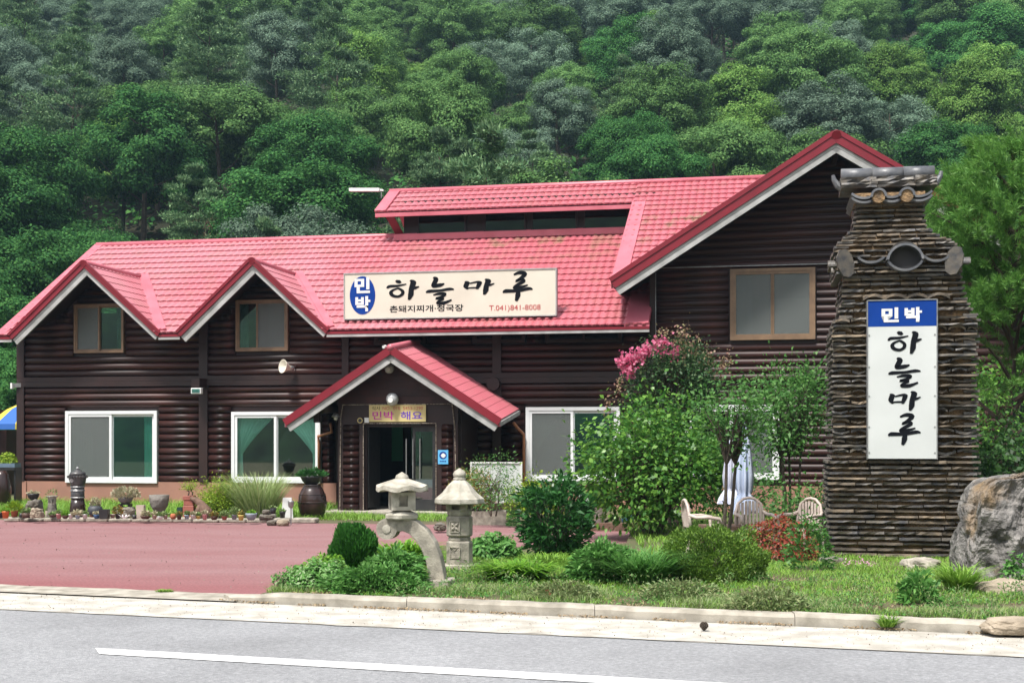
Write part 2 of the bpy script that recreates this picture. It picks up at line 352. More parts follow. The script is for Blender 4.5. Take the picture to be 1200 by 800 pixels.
# ============================================================ ground, road, court
def sheet(name, poly, z, m, kind='structure'):
    me = bpy.data.meshes.new(name); me.from_pydata([(x, y, z) for x, y in poly], [], [tuple(range(len(poly)))]); me.materials.append(m)
    if me.polygons[0].normal.z < 0: me.flip_normals()
    return link(name, me, kind=kind)
M['earth'] = mat('grassy_earth', (0.075, 0.085, 0.03), rough=0.95, noise=(1.3, (0.12, 0.09, 0.055), 0.15, 10), bump=(20, 0.8, 0.03))
def asphalt():
    m = bpy.data.materials.new('worn_asphalt'); m.use_nodes = True; t = m.node_tree; N = t.nodes; L = t.links; b = N['Principled BSDF']
    b.inputs['Roughness'].default_value = 0.85
    tc = N.new('ShaderNodeTexCoord')
    v = N.new('ShaderNodeTexVoronoi'); v.inputs['Scale'].default_value = 75; L.new(tc.outputs['Object'], v.inputs[0])
    n = N.new('ShaderNodeTexNoise'); n.inputs['Scale'].default_value = 0.7; n.inputs['Detail'].default_value = 8; L.new(tc.outputs['Object'], n.inputs[0])
    n3 = N.new('ShaderNodeTexNoise'); n3.inputs['Scale'].default_value = 28; n3.inputs['Detail'].default_value = 6; L.new(tc.outputs['Object'], n3.inputs[0])
    sp = N.new('ShaderNodeSeparateColor'); L.new(v.outputs['Color'], sp.inputs[0])
    r = N.new('ShaderNodeValToRGB'); r.color_ramp.elements[0].color = (0.175, 0.178, 0.185, 1); r.color_ramp.elements[1].color = (0.32, 0.323, 0.332, 1)
    e = r.color_ramp.elements.new(0.5); e.color = (0.237, 0.240, 0.248, 1)
    ad = N.new('ShaderNodeMath'); ad.operation = 'MULTIPLY_ADD'; ad.inputs[1].default_value = 0.45
    mr = N.new('ShaderNodeMapRange'); mr.inputs[1].default_value = 0.3; mr.inputs[2].default_value = 0.7; mr.inputs[4].default_value = 0.6
    L.new(n3.outputs[0], mr.inputs[0]); L.new(sp.outputs[0], ad.inputs[0]); L.new(mr.outputs[0], ad.inputs[2]); L.new(ad.outputs[0], r.inputs[0])
    mx = N.new('ShaderNodeMix'); mx.data_type = 'RGBA'; mx.blend_type = 'MULTIPLY'; mx.inputs[0].default_value = 1
    r2 = N.new('ShaderNodeMapRange'); r2.inputs[1].default_value = 0.3; r2.inputs[2].default_value = 0.7; r2.inputs[3].default_value = 0.82; r2.inputs[4].default_value = 1.12
    L.new(n.outputs[0], r2.inputs[0]); L.new(r.outputs[0], mx.inputs[6]); L.new(r2.outputs[0], mx.inputs[7]); L.new(mx.outputs[2], b.inputs['Base Color'])
    bp = N.new('ShaderNodeBump'); bp.inputs['Distance'].default_value = 0.006; bp.inputs['Strength'].default_value = 0.7
    L.new(v.outputs['Distance'], bp.inputs['Height']); L.new(bp.outputs[0], b.inputs['Normal'])
    return m
M['asphalt'] = asphalt()
def courtmat():
    m = bpy.data.materials.new('red_asphalt'); m.use_nodes = True; t = m.node_tree; N = t.nodes; L = t.links; b = N['Principled BSDF']
    b.inputs['Roughness'].default_value = 0.8
    tc = N.new('ShaderNodeTexCoord'); mp = N.new('ShaderNodeMapping'); mp.inputs['Scale'].default_value = (0.35, 1.3, 1); mp.inputs['Rotation'].default_value = (0, 0, R(12))
    L.new(tc.outputs['Object'], mp.inputs[0])
    n = N.new('ShaderNodeTexNoise'); n.inputs['Scale'].default_value = 0.8; n.inputs['Detail'].default_value = 9; n.inputs['Roughness'].default_value = 0.65; L.new(mp.outputs[0], n.inputs[0])
    n3 = N.new('ShaderNodeTexNoise'); n3.inputs['Scale'].default_value = 30; n3.inputs['Detail'].default_value = 8; L.new(tc.outputs['Object'], n3.inputs[0])
    r = N.new('ShaderNodeValToRGB'); r.color_ramp.elements[0].position = 0.25; r.color_ramp.elements[0].color = (0.205, 0.082, 0.083, 1)
    r.color_ramp.elements[1].position = 0.75; r.color_ramp.elements[1].color = (0.265, 0.150, 0.153, 1)
    L.new(n.outputs[0], r.inputs[0])
    mr = N.new('ShaderNodeMapRange'); mr.inputs[1].default_value = 0.3; mr.inputs[2].default_value = 0.7; mr.inputs[3].default_value = 0.72; mr.inputs[4].default_value = 1.22
    L.new(n3.outputs[0], mr.inputs[0])
    # the strip by the road is least worn
    sx = N.new('ShaderNodeSeparateXYZ'); L.new(tc.outputs['Object'], sx.inputs[0])
    d = N.new('ShaderNodeMath'); d.operation = 'MULTIPLY_ADD'; d.inputs[1].default_value = 0.33; L.new(sx.outputs[0], d.inputs[0]); L.new(sx.outputs[1], d.inputs[2])
    w_ = N.new('ShaderNodeMapRange'); w_.inputs[1].default_value = 12.3; w_.inputs[2].default_value = 14.6; w_.inputs[3].default_value = 0.75; w_.inputs[4].default_value = 0
    L.new(d.outputs[0], w_.inputs[0])
    m0 = N.new('ShaderNodeMix'); m0.data_type = 'RGBA'; m0.inputs[7].default_value = (0.215, 0.055, 0.06, 1); L.new(w_.outputs[0], m0.inputs[0]); L.new(r.outputs[0], m0.inputs[6])
    mx = N.new('ShaderNodeMix'); mx.data_type = 'RGBA'; mx.blend_type = 'MULTIPLY'; mx.inputs[0].default_value = 1
    L.new(m0.outputs[2], mx.inputs[6]); L.new(mr.outputs[0], mx.inputs[7]); L.new(mx.outputs[2], b.inputs['Base Color'])
    bp = N.new('ShaderNodeBump'); bp.inputs['Distance'].default_value = 0.006; bp.inputs['Strength'].default_value = 0.5; L.new(n3.outputs[0], bp.inputs['Height']); L.new(bp.outputs[0], b.inputs['Normal'])
    return m
M['court'] = courtmat()
M['gutter'] = mat('pale_gutter_concrete', (0.50, 0.475, 0.425), rough=0.9, noise=(4, (0.34, 0.315, 0.27), 0.14, 14), bump=(50, 0.6, 0.01))
M['paint'] = mat('road_paint', (0.78, 0.78, 0.77), rough=0.7, noise=(9, (0.52, 0.52, 0.52), 0.10, 14), bump=(60, 0.4, 0.006))

RS = -0.315                                # the road's run: Y = a + RS * X
sheet('ground', [(-400, -120), (400, -120), (400, 60), (-400, 60)], -0.06, M['earth'])
sheet('road', [(-120, 10.85 - RS * 120), (120, 10.85 + RS * 120), (120, 2.6 + RS * 120), (-120, 2.6 - RS * 120)][::-1], -0.012, M['asphalt'])
sheet('road_gutter', [(-120, 12.03 - RS * 120), (120, 12.03 + RS * 120), (120, 10.85 + RS * 120), (-120, 10.85 - RS * 120)][::-1], -0.008, M['gutter'])
def wob(xs, f, amp):
    return [(x, f(x) + amp * (mnoise.noise(Vector((x * 3, 1, 4))))) for x in xs]
# a ragged edge where the concrete meets the asphalt
ed = wob(np.arange(-14, 10, 0.12), lambda x: 10.85 + RS * x, 0.05)
MBe = MB(); MBe.v = [(x, y, -0.004) for x, y in ed] + [(x, 10.93 + RS * x, -0.004) for x, y in ed]
ne = len(ed); MBe.f = [(i, i + 1, ne + i + 1, ne + i) for i in range(ne - 1)]
o = MBe.build('gutter_edge', M['gutter']); o['kind'] = 'structure'
# court of red asphalt
court = [(-40, 12.2 + 40 * 0.33 + 0.25), (-2.86, 13.30), (-2.45, 13.6), (-2.3, 15.0), (-2.0, 17.0), (-1.5, 19.6), (0.2, 19.4), (1.9, 18.8), (2.3, 22.2), (1.3, 24.2), (-5.2, 25.25), (-12, 26.4), (-40, 31)]
sheet('courtyard', court, 0.0, M['court'])
# pale lip between the gutter and the court
lip = MB(); xs = np.arange(-16, -2.6, 0.25)
for i in range(len(xs) - 1):
    a, b_ = xs[i], xs[i + 1]
    f1 = lambda x: 12.03 + 0.0 + RS * x + 0.0; f2 = lambda x: 12.62 + RS * x + 0.09 * mnoise.noise(Vector((x * 2, 7, 1)))
    lip.add([(a, f1(a), 0.006), (b_, f1(b_), 0.006), (b_, f2(b_), 0.008), (a, f2(a), 0.008)], [(0, 1, 2, 3)])
props(lip.build('court_lip', M['concrete']), kind='structure')
# the painted dash
dash = MB(); y0 = 8.95; xe = -3.1
dash.add([(xe, y0 + RS * xe - 0.12, -0.006), (6, y0 + RS * 6 - 0.14, -0.006), (6, y0 + RS * 6 + 0.14, -0.006), (xe - 0.12, y0 + RS * xe + 0.16, -0.006)], [(0, 1, 2, 3)])
props(dash.build('road_line', M['paint']), kind='structure')
# raised garden bed
def kerbY(x): return 12.07 + RS * x if x > -2.0 else 12.07 + RS * x + 0.08 * (x + 2.0) ** 2 * 1.2
bedpoly = [(-2.5, kerbY(-2.5) + 0.1), (-1.6, kerbY(-1.6) + .1), (0, kerbY(0) + .1), (2, kerbY(2) + .1), (4.1, kerbY(4.1) + .1), (6, kerbY(6) + .15), (12, 8.5), (14, 28), (2.2, 27.2), (2.0, 22), (1.7, 19.4), (0.2, 18.6), (-1.15, 18.9), (-1.75, 17), (-2.1, 15.0), (-2.35, 13.7)]
bed = bpy.data.meshes.new('garden_bed')
bmb = bmesh.new(); vs = [bmb.verts.new((x, y, 0.07)) for x, y in bedpoly]; f = bmb.faces.new(vs)
r_ = bmesh.ops.extrude_face_region(bmb, geom=[f]); bmesh.ops.translate(bmb, verts=[e for e in r_['geom'] if isinstance(e, bmesh.types.BMVert)], vec=(0, 0, -0.14))
bmesh.ops.recalc_face_normals(bmb, faces=bmb.faces); bmb.to_mesh(bed); bmb.free(); bed.materials.append(M['earth'])
link('garden_bed', bed, kind='structure')
# kerb stones
kerb = thing('kerb', None, None, (0, 0, 0)); kerb['kind'] = 'structure'
xs = [-2.82, -1.0, 0.75, 2.45, 3.2, 4.12]
for i in range(len(xs) - 1):
    a, b_ = xs[i] + 0.003, xs[i + 1] - 0.003
    mb = MB(); n = 24; prof = [(0, -0.05), (0.004, 0.06), (0.028, 0.088), (0.13, 0.094), (0.15, 0.08), (0.15, -0.05)]
    for j in range(n + 1):
        x = a + (b_ - a) * j / n; jit = 0.013 * mnoise.noise(Vector((x * 5, i, 0)))
        for k, (dy, z) in enumerate(prof):
            mb.v.append((x + (-0.1 * (dy / 0.165) if (i == 0 and j == 0) else 0), kerbY(x) + dy + jit, z * (0.45 + 0.55 * min(1, (j / n) * 3 if i == 0 else 1)) + jit * 0.5 + (0.006 if i % 2 else 0)))
    for j in range(n):
        for k in range(5):
            q = j * 6 + k; mb.f.append((q, q + 6, q + 7, q + 1))
    mb.f += [tuple(range(6)), tuple(reversed(range(n * 6, n * 6 + 6)))]
    mb.build('kerb_stone', M['concrete'], kerb)
# concrete step slab before the porch and low concrete path
apron = b2w(0, 0)
def bpoly(pts): return [(b2w(t, v).x, b2w(t, v).y) for t, v in pts]
sheet('forecourt_grass', bpoly([(-14, -6.4), (-3.6, -5.8), (0.9, -5.8), (2.6, -5.4), (2.6, 0.4), (-14, 0.4)]), -0.004, M['earth'])

# ============================================================ the log house
house = thing('log_house', 'long dark log guesthouse under red metal tile roofs, behind the red court', 'house', (0, Y0, 0), -YAW)
# --- key heights and stations, in house coordinates (t to the right, v away from the road, z up)
VE = -0.9                                   # front eave plane
ZE = Zf(250, 391, VE)                       # eave height
SL = 0.60                                   # main roof slope
VR = 3.9; ZR = ZE + SL * (VR - VE)          # ridge
TL = fr(-4, 391, VE)[0]                     # left end of the roof
TWL = T(22); TW1 = T(766)                   # left wall corner, start of the wing
TM = T(761, VE)
d1 = [fr(14, 396, VE), fr(100, 310, VE), fr(186, 390, VE)]
d2 = [fr(211, 390, VE), fr(295, 307, VE), fr(383, 389, VE)]
def dormer(d):
    tc = (d[0][0] + d[2][0]) / 2; return tc, (d[2][0] - d[0][0]) / 2, d[1][1]
D1 = dormer(d1); D2 = dormer(d2)
# wing gable
VG = -1.25
g0 = fr(718, 333, VG); gp_ = fr(980, 161, VG); GW = gp_[0] - g0[0]; ZG0, ZGP = g0[1], gp_[1]; TG = gp_[0]
GS = (ZGP - ZG0) / GW
TWR = TG + GW - 1.0                         # right wall of the wing
# raised roof
US = 0.56
VU = VR + 0.75; ZU = ZG0 + US * (VU - VG)   # its ridge
VUE = 3.25; ZUE = ZG0 + US * (VUE - VG)     # its short eave
TU0 = T(440, VUE)
def roofz(t, v): return ZE + SL * (v - VE)

# --- tile sheets
WV, RW = 0.183, 0.35
def tile_patch(O, e1, e2, L1, L2, clips=(), phase=0.0, rphase=0.0, step=0.038, sca=0.11, RW=RW):
    O, e1, e2 = Vector(O), Vector(e1).normalized(), Vector(e2).normalized()
    e3 = e1.cross(e2); 
    if e3.z < 0: e3 = -e3
    xs = np.arange(0, L1 + 1e-6, WV / 8); xs = np.append(xs, L1) if xs[-1] < L1 - 1e-4 else xs
    ph = (xs + phase) / WV * 2 * np.pi
    w = (0.5 + 0.5 * np.cos(ph)); w = w ** 0.5 * 0.045
    sc = sca * (0.5 - 0.5 * np.cos(ph)) - sca * .35
    rows = []; r0 = -rphase
    while r0 < L2: rows.append((max(r0, 0), min(r0 + RW, L2))); r0 += RW
    V = []; Q = []
    def line(s, h):
        base = len(V)
        for i in range(len(xs)):
            p = O + e1 * xs[i] + e2 * float(min(max(s[i], -0.01), L2 + 0.02)) + e3 * float(h[i]); V.append(p)
        return base
    n = len(xs)
    for (a, b_) in rows:
        a0 = line(a + sc, w - 0.004); a1 = line(a + sc + 0.004, w + step); a2 = line(np.full(n, b_) + sc + 0.09, w + 0.0)
        for i in range(n - 1):
            Q.append((a0 + i, a0 + i + 1, a1 + i + 1, a1 + i)); Q.append((a1 + i, a1 + i + 1, a2 + i + 1, a2 + i))
    me = bpy.data.meshes.new('x'); me.from_pydata([tuple(p) for p in V], [], Q)
    bm = bmesh.new(); bm.from_mesh(me); bpy.data.meshes.remove(me)
    for co, no in clips:                     # keep the side the normal points to
        bmesh.ops.bisect_plane(bm, geom=bm.verts[:] + bm.edges[:] + bm.faces[:], plane_co=Vector(co), plane_no=-Vector(no), clear_outer=True)
    return bm
def join_patches(name, bms, parent, kind='stuff'):
    me = bpy.data.meshes.new(name); out = bmesh.new()
    for b_ in bms:
        t_ = bpy.data.meshes.new('x'); b_.to_mesh(t_); b_.free(); out.from_mesh(t_); bpy.data.meshes.remove(t_)
    bmesh.ops.recalc_face_normals(out, faces=out.faces)
    for f_ in out.faces:
        f_.smooth = False
    out.to_mesh(me); out.free(); me.materials.append(M['roof'])
    return link(name, me, parent, kind=kind)
S2 = math.sqrt(1 + SL * SL); up_main = (0, 1, SL)
def vplane(p, q, keep):                      # vertical clip plane through p-q (t,v) keeping the side of point keep
    p, q, k = Vector((*p, 0)), Vector((*q, 0)), Vector((*keep, 0)); n = (q - p).cross(Vector((0, 0, 1))).normalized()
    if (k - p).dot(n) < 0: n = -n
    return (p, n)
mainL = (VR - VE) * S2
roof = MB().box(0, .01, 0, .01, 0, .01)
roofE = link('roof', None, house)
mroof = []
def mp(t0, t1, clips=()):
    mroof.append(tile_patch((t0, VE, ZE), (1, 0, 0), up_main, t1 - t0, mainL, clips, phase=t0))
tcur = TL
for (tc, hw, zp) in (D1, D2):
    vint = VE + (zp - ZE) / SL
    if tc - hw > tcur: mp(tcur, tc - hw)
    mp(max(tc - hw, tcur), tc, [vplane((tc - hw, VE), (tc, vint), (tc - hw, VR))])
    mp(tc, tc + hw, [vplane((tc + hw, VE), (tc, vint), (tc + hw, VR))])
    tcur = tc + hw
mp(tcur, TM)
join_patches('roof_tile_sheet', mroof, roofE)
# dormer slopes
dpat = []
for (tc, hw, zp) in (D1, D2):
    vint = VE + (zp - ZE) / SL; s = (zp - ZE) / hw; Ld = math.hypot(hw, zp - ZE)
    for sg in (-1, 1):
        dpat.append(tile_patch((tc + sg * hw, VE, ZE), (0, 1, 0), (-sg * hw, 0, zp - ZE), vint - VE + 0.02, Ld,
                               [vplane((tc + sg * hw, VE), (tc, vint), (tc, VE))], step=.022, sca=.06, RW=.27))
join_patches('dormer_tile_sheet', dpat, roofE)
# raised roof, its full-length part, wing slopes, all back slopes
SU = math.sqrt(1 + US * US)
upat = [tile_patch((TU0, VUE, ZUE), (1, 0, 0), (0, 1, US), g0[0] - TU0, (VU - VUE) * SU),
        tile_patch((g0[0], VG, ZG0), (1, 0, 0), (0, 1, US), GW + 0.6, (VU - VG) * SU,
                   [vplane((g0[0] - 0.15, VG), (g0[0] + GW, VG + GW * GS / US), (g0[0], VU))])]
join_patches('raised_roof_tile_sheet', upat, roofE)
sg_ = math.hypot(GW, ZGP - ZG0); vback = VG + GW * GS / US + 0.3
wpat = [tile_patch((TG - GW, VG, ZG0), (0, 1, 0), (GW, 0, ZGP - ZG0), min(vback, VU) - VG, sg_),
        tile_patch((TG + GW, VG, ZG0), (0, 1, 0), (-GW, 0, ZGP - ZG0), min(vback, VU) - VG, sg_)]
join_patches('wing_tile_sheet', wpat, roofE)
bk = MB()
bk.add([(TL, VR, ZR), (TU0 + 2, VR, ZR), (TU0 + 2, VR + 4.8, ZE), (TL, VR + 4.8, ZE)], [(0, 1, 2, 3)])
bk.add([(TU0, VU, ZU), (TG + .6, VU, ZU), (TG + .6, VU + 4.6, ZU - US * 4.6), (TU0, VU + 4.6, ZU - US * 4.6)], [(0, 1, 2, 3)])
bk.build('back_slope', M['cap'], roofE)
# soffits under the eaves (dark boards)
sof = MB()
th = 0.03
def slab(p, m=0.05):
    vs = [Vector(q) for q in p]; return vs
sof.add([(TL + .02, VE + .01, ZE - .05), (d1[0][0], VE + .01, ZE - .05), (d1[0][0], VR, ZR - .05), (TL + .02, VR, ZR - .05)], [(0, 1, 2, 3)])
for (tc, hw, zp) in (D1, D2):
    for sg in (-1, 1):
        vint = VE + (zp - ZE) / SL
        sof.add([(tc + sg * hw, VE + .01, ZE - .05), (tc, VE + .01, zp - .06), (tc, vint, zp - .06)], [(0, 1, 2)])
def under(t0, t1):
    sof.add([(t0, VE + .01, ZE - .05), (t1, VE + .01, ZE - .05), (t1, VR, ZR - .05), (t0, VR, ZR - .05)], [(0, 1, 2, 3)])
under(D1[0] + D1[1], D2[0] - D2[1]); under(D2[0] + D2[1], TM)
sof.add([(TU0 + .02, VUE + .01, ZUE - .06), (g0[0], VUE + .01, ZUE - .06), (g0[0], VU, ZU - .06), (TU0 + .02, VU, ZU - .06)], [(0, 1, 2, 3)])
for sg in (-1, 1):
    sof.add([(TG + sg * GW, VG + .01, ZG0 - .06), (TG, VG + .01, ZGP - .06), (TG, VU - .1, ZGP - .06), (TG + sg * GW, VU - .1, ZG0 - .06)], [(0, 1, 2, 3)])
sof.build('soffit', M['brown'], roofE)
# fascias: red trim over a pale board, along rakes and eaves
def fascia(pts, v, red=0.15, white=0.17, n='fascia', push=0.0):
    a, b_ = MB(), MB()
    for i in range(len(pts) - 1):
        p, q = Vector((pts[i][0], v - 0.015, pts[i][1])), Vector((pts[i+1][0], v - 0.015, pts[i+1][1]))
        d = (q - p).normalized(); up = Vector((-d.z, 0, d.x)); up = up if up.z > 0 else -up
        a.bar(p - d * .0, q, 0.07, red, up=up, offs=red / 2 - red * 0.42)
        b_.bar(p + Vector((0, .03, 0)), q + Vector((0, .03, 0)), 0.05, white, up=up, offs=-red * 0.42 - white / 2)
        b_.bar(p + Vector((0, .012, 0)), q + Vector((0, .012, 0)), 0.03, white * 0.3, up=up, offs=-red * 0.42 - white * 0.2)
        a.bar(p + Vector((0, -.03, 0)), q + Vector((0, -.03, 0)), 0.05, red * .38, up=up, offs=red * .42)
    a.build('red_trim', M['trim'], roofE); return b_.build(n, M['fascia'], roofE)
for D, dd in ((D1, d1), (D2, d2)):
    tc, hw, zp = D
    fascia([(tc - hw - .02, ZE), (tc, zp + .01)], VE, 0.17, 0.17); fascia([(tc, zp + .01), (tc + hw + .02, ZE)], VE, 0.13, 0.1)
fascia([(TG - GW, ZG0), (TG, ZGP)], VG, 0.25, 0.17); fascia([(TG, ZGP), (TG + GW, ZG0)], VG, 0.25, 0.17)
fz = 0.045
for a, b_ in ((TL, D1[0] - D1[1]), (D1[0] + D1[1], D2[0] - D2[1]), (D2[0] + D2[1], TM)):
    e = MB().box(a, b_, VE - .03, VE + .02, ZE - .055, ZE + .005); e.build('red_trim', M['trim'], roofE)
    MB().box(a, b_, VE - .02, VE + .03, ZE - .12, ZE - .057).build('eave_board', M['fascia'], roofE)
MB().box(TU0, g0[0] - .02, VUE - .03, VUE + .02, ZUE - .1, ZUE + .0).build('red_trim', M['cap'], roofE)
# ridge caps and rake strips
def cap(name, p, q, r=0.075, m='cap'):
    MB().tube([p, q], r, 10).build(name, M[m], roofE, smooth=True)
cap('ridge_cap', (TL, VR, ZR + .04), (T(740, VR), VR, ZR + .04), 0.08)
cap('ridge_cap', (TU0 - .02, VU, ZU + .04), (TG + .6, VU, ZU + .04), 0.08)
cap('ridge_cap', (TG, VG - .05, ZGP + .05), (TG, VU - .3, ZGP + .05), 0.10, 'trim')
for D in (D1, D2):
    tc, hw, zp = D; vint = VE + (zp - ZE) / SL
    cap('ridge_cap', (tc, VE - .05, zp + .04), (tc, vint + .1, zp + .04), 0.07, 'trim' if 0 else 'cap')
    MB().bar((tc + hw + .03, VE, ZE + .10), (tc + .03, vint + .05, zp + .11), 0.30, 0.05, up=(0, -SL, 1)).build('valley_strip', M['cap'], roofE)
    MB().bar((tc + hw + .03, VE, ZE + .13), (tc + .03, vint + .05, zp + .14), 0.06, 0.03, up=(0, -SL, 1)).build('valley_rib', M['cap'], roofE)
    MB().tube([(tc, VE - .07, zp + .02), (tc, VE - .02, zp + .03)], 0.085, 10).build('ridge_end', M['trim'], roofE)
MB().tube([(TG, VG - .08, ZGP + .03), (TG, VG - .02, ZGP + .05)], 0.10, 10).build('ridge_end', M['trim'], roofE)
MB().bar((TL + .08, VE, ZE + .055), (TL + .08, VR, ZR + .055), 0.26, 0.05, up=(0, -SL, 1)).build('rake_strip', M['cap'], roofE)
MB().bar((g0[0] + .13, VG, ZG0 + .06), (g0[0] + .13, VUE + .05, ZUE + .06), 0.34, 0.07, up=(0, -US, 1)).build('rake_strip', M['cap'], roofE)
MB().bar((g0[0] - .02, VG, ZG0 - .02), (g0[0] - .02, VUE + .05, ZUE - .02), 0.03, 0.16, up=(0, -US, 1)).build('rake_strip', M['cap'], roofE)
MB().bar((TU0 + .12, VUE, ZUE + .06), (TU0 + .12, VU, ZU + .06), 0.3, 0.05, up=(0, -US, 1)).build('rake_strip', M['cap'], roofE)
MB().bar((TU0 + .02, VUE, ZUE - .06), (TU0 + .02, VU, ZU - .06), 0.04, 0.14, up=(0, -US, 1)).build('rake_board', M['trim'], roofE)
MB().bar((TL - .0, VE, ZE - .06), (TL, VR, ZR - .06), 0.04, 0.16, up=(0, -SL, 1)).build('rake_board', M['trim'], roofE)
# flashing of weathered sheet where the main roof meets the wing
te = TM
MB().box(te - .55, te, VE, VE + .02, ZE - .01, ZE + .055).build('eave_end', M['cap'], roofE)
MB().bar((te - .27, VE - .01, ZE + .06), (te - .27, VE + 1.3, ZE + .06 + 1.3 * SL), 0.5, 0.06, up=(0, -SL, 1)).build('eave_end', M['cap'], roofE)
# clerestory under the raised roof
cl = link('clerestory', None, house)
tA, tB = T(474, VR), T(742, VR)
MB().box(tA, tB + .6, VR - .05, VR + .1, ZR - .2, ZUE + .4).build('dark_wall', M['brown'], cl)
MB().bar((tA - .32, VUE + .25, ZUE + .02), (tA - .06, VR - .05, ZR - .02), 0.04, 0.2, up=(1, 0, 0.3)).build('side_brace', M['trim'], cl)
MB().box(tA - .2, tB + .3, VR - .34, VR - .05, ZR - .13, ZR + .035).build('base_flashing', M['cap'], cl)
for a, b_ in ((492, 545), (570, 615), (625, 675), (686, 735)):
    x0, x1 = T(a, VR), T(b_, VR)
    MB().box(x0, x1, VR - .085, VR - .065, ZR + .08, ZUE - .02).build('glass_pane', M['black_glass'], cl)
    m_ = MB(); m_.box(x0 - .05, x0, VR - .11, VR - .05, ZR + .06, ZUE).box(x1, x1 + .05, VR - .11, VR - .05, ZR + .06, ZUE)
    m_.box(x0, x1, VR - .11, VR - .05, ZR + .04, ZR + .08); m_.build('window_frame', M['brown'], cl)

# --- walls
def zp_(py, px=300): return Zf(px, py)
ZPL = Zf(130, 564)                          # top of the pink plinth
CZ = (Zf(130, 453) - ZPL) / 14.0            # log course height
ZB0 = ZPL + 14 * CZ; ZB1 = ZB0 + 0.24       # storey beam
def main_top(t):
    z = ZE + SL * (0 - VE) - 0.06           # underside at the wall plane
    for (tc, hw, zp) in (D1, D2):
        if abs(t - tc) < hw: z = max(z, zp - 0.07 - abs(t - tc) / hw * (zp - ZE))
    return z
def wing_top(t): return ZGP - 0.08 - GS * abs(t - TG)
# holes (windows and doors): t0, t1, z0, z1
def hole(x0, x1, y0, y1, v=0.0):
    a = fr(x0, y1, v); b_ = fr(x1, y0, v); return (a[0], b_[0], a[1], b_[1])
W = {
 'gl1': hole(79, 186, 481, 565), 'gl2': hole(273, 377, 482, 565), 'gr1': hole(617, 727, 476.5, 563), 'gr2': hole(803, 913, 474, 561),
 'u1': hole(89, 147, 356, 414), 'u2': hole(278, 339, 351, 412), 'uw': hole(856, 955, 314.5, 399.5),
 'um1': hole(555, 616, 388, 402), 'um2': hole(640, 729, 386, 402), 'um0': hole(440, 500, 390, 404)}
holes_main = [W[k] for k in ('gl1', 'gl2', 'gr1', 'gr2', 'u1', 'u2', 'um0', 'um1', 'um2')]
door_px = hole(421, 519, 497, 606)
porch_gap = (T(395), T(540), -1, Zf(460, 440))
walls = link('wall', None, house)
def slab_wall(t0, t1, top, holes, name, thick=0.14, v=0.02, zb=0.0, m='brown'):
    xs = {t0, t1}
    for h in holes: xs |= {h[0], h[1]}
    for (tc, hw, zp) in (D1, D2): xs |= {tc, tc - hw, tc + hw}
    xs.add(TG); xs = sorted(x for x in xs if t0 <= x <= t1); mb = MB()
    for a, b_ in zip(xs[:-1], xs[1:]):
        if b_ - a < 1e-4: continue
        mid = (a + b_) / 2; hs_ = sorted([h for h in holes if h[0] <= mid <= h[1]], key=lambda h: h[2]); z = zb
        for h in hs_ + [None]:
            if h is None:
                mb.prism([(a, z), (b_, z), (b_, top(b_ - 1e-4)), (a, top(a + 1e-4))], v, v + thick)
            else:
                if h[2] > z: mb.box(a, b_, v, v + thick, z, h[2])
                z = h[3]
    return mb.build(name, M[m], walls)
slab_wall(TWL + .05, TW1, main_top, holes_main + [(T(424), T(518), 0.0, Zf(460, 497))], 'backing_wall')
slab_wall(TW1, TWR, wing_top, [W['uw']] + [W['gr2']], 'backing_wall')
MB().box(TWL, TWL + .14, 0.16, 8.6, 0, ZE + .2).build('side_wall', M['log'], walls)
MB().box(TWR - .14, TWR, 0.16, 8.6, 0, ZG0 + .1).build('side_wall', M['log'], walls)
MB().box(TWL, TWR, 8.6, 8.75, 0, ZE).build('back_wall', M['brown'], walls)
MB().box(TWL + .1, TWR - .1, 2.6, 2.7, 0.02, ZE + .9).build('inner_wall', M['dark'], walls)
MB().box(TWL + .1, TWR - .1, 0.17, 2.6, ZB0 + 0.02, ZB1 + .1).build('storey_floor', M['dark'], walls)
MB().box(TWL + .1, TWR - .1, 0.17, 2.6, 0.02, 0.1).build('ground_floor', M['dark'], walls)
MB().prism([(TWL, 0.3), (TWL, ZE - .03), (TWL + .001, ZE)], 0.2, .3)
# plinth
MB().box(TWL - .03, T(395), -0.06, 0.02, 0, ZPL).build('plinth', M['plinth'], walls)
MB().box(T(540), TWR, -0.06, 0.02, 0, ZPL).build('plinth', M['plinth'], walls)
MB().box(TWL - .03, TWL + .25, -0.085, -0.062, 0, ZPL - 0.003).build('plinth', M['plinth'], walls)
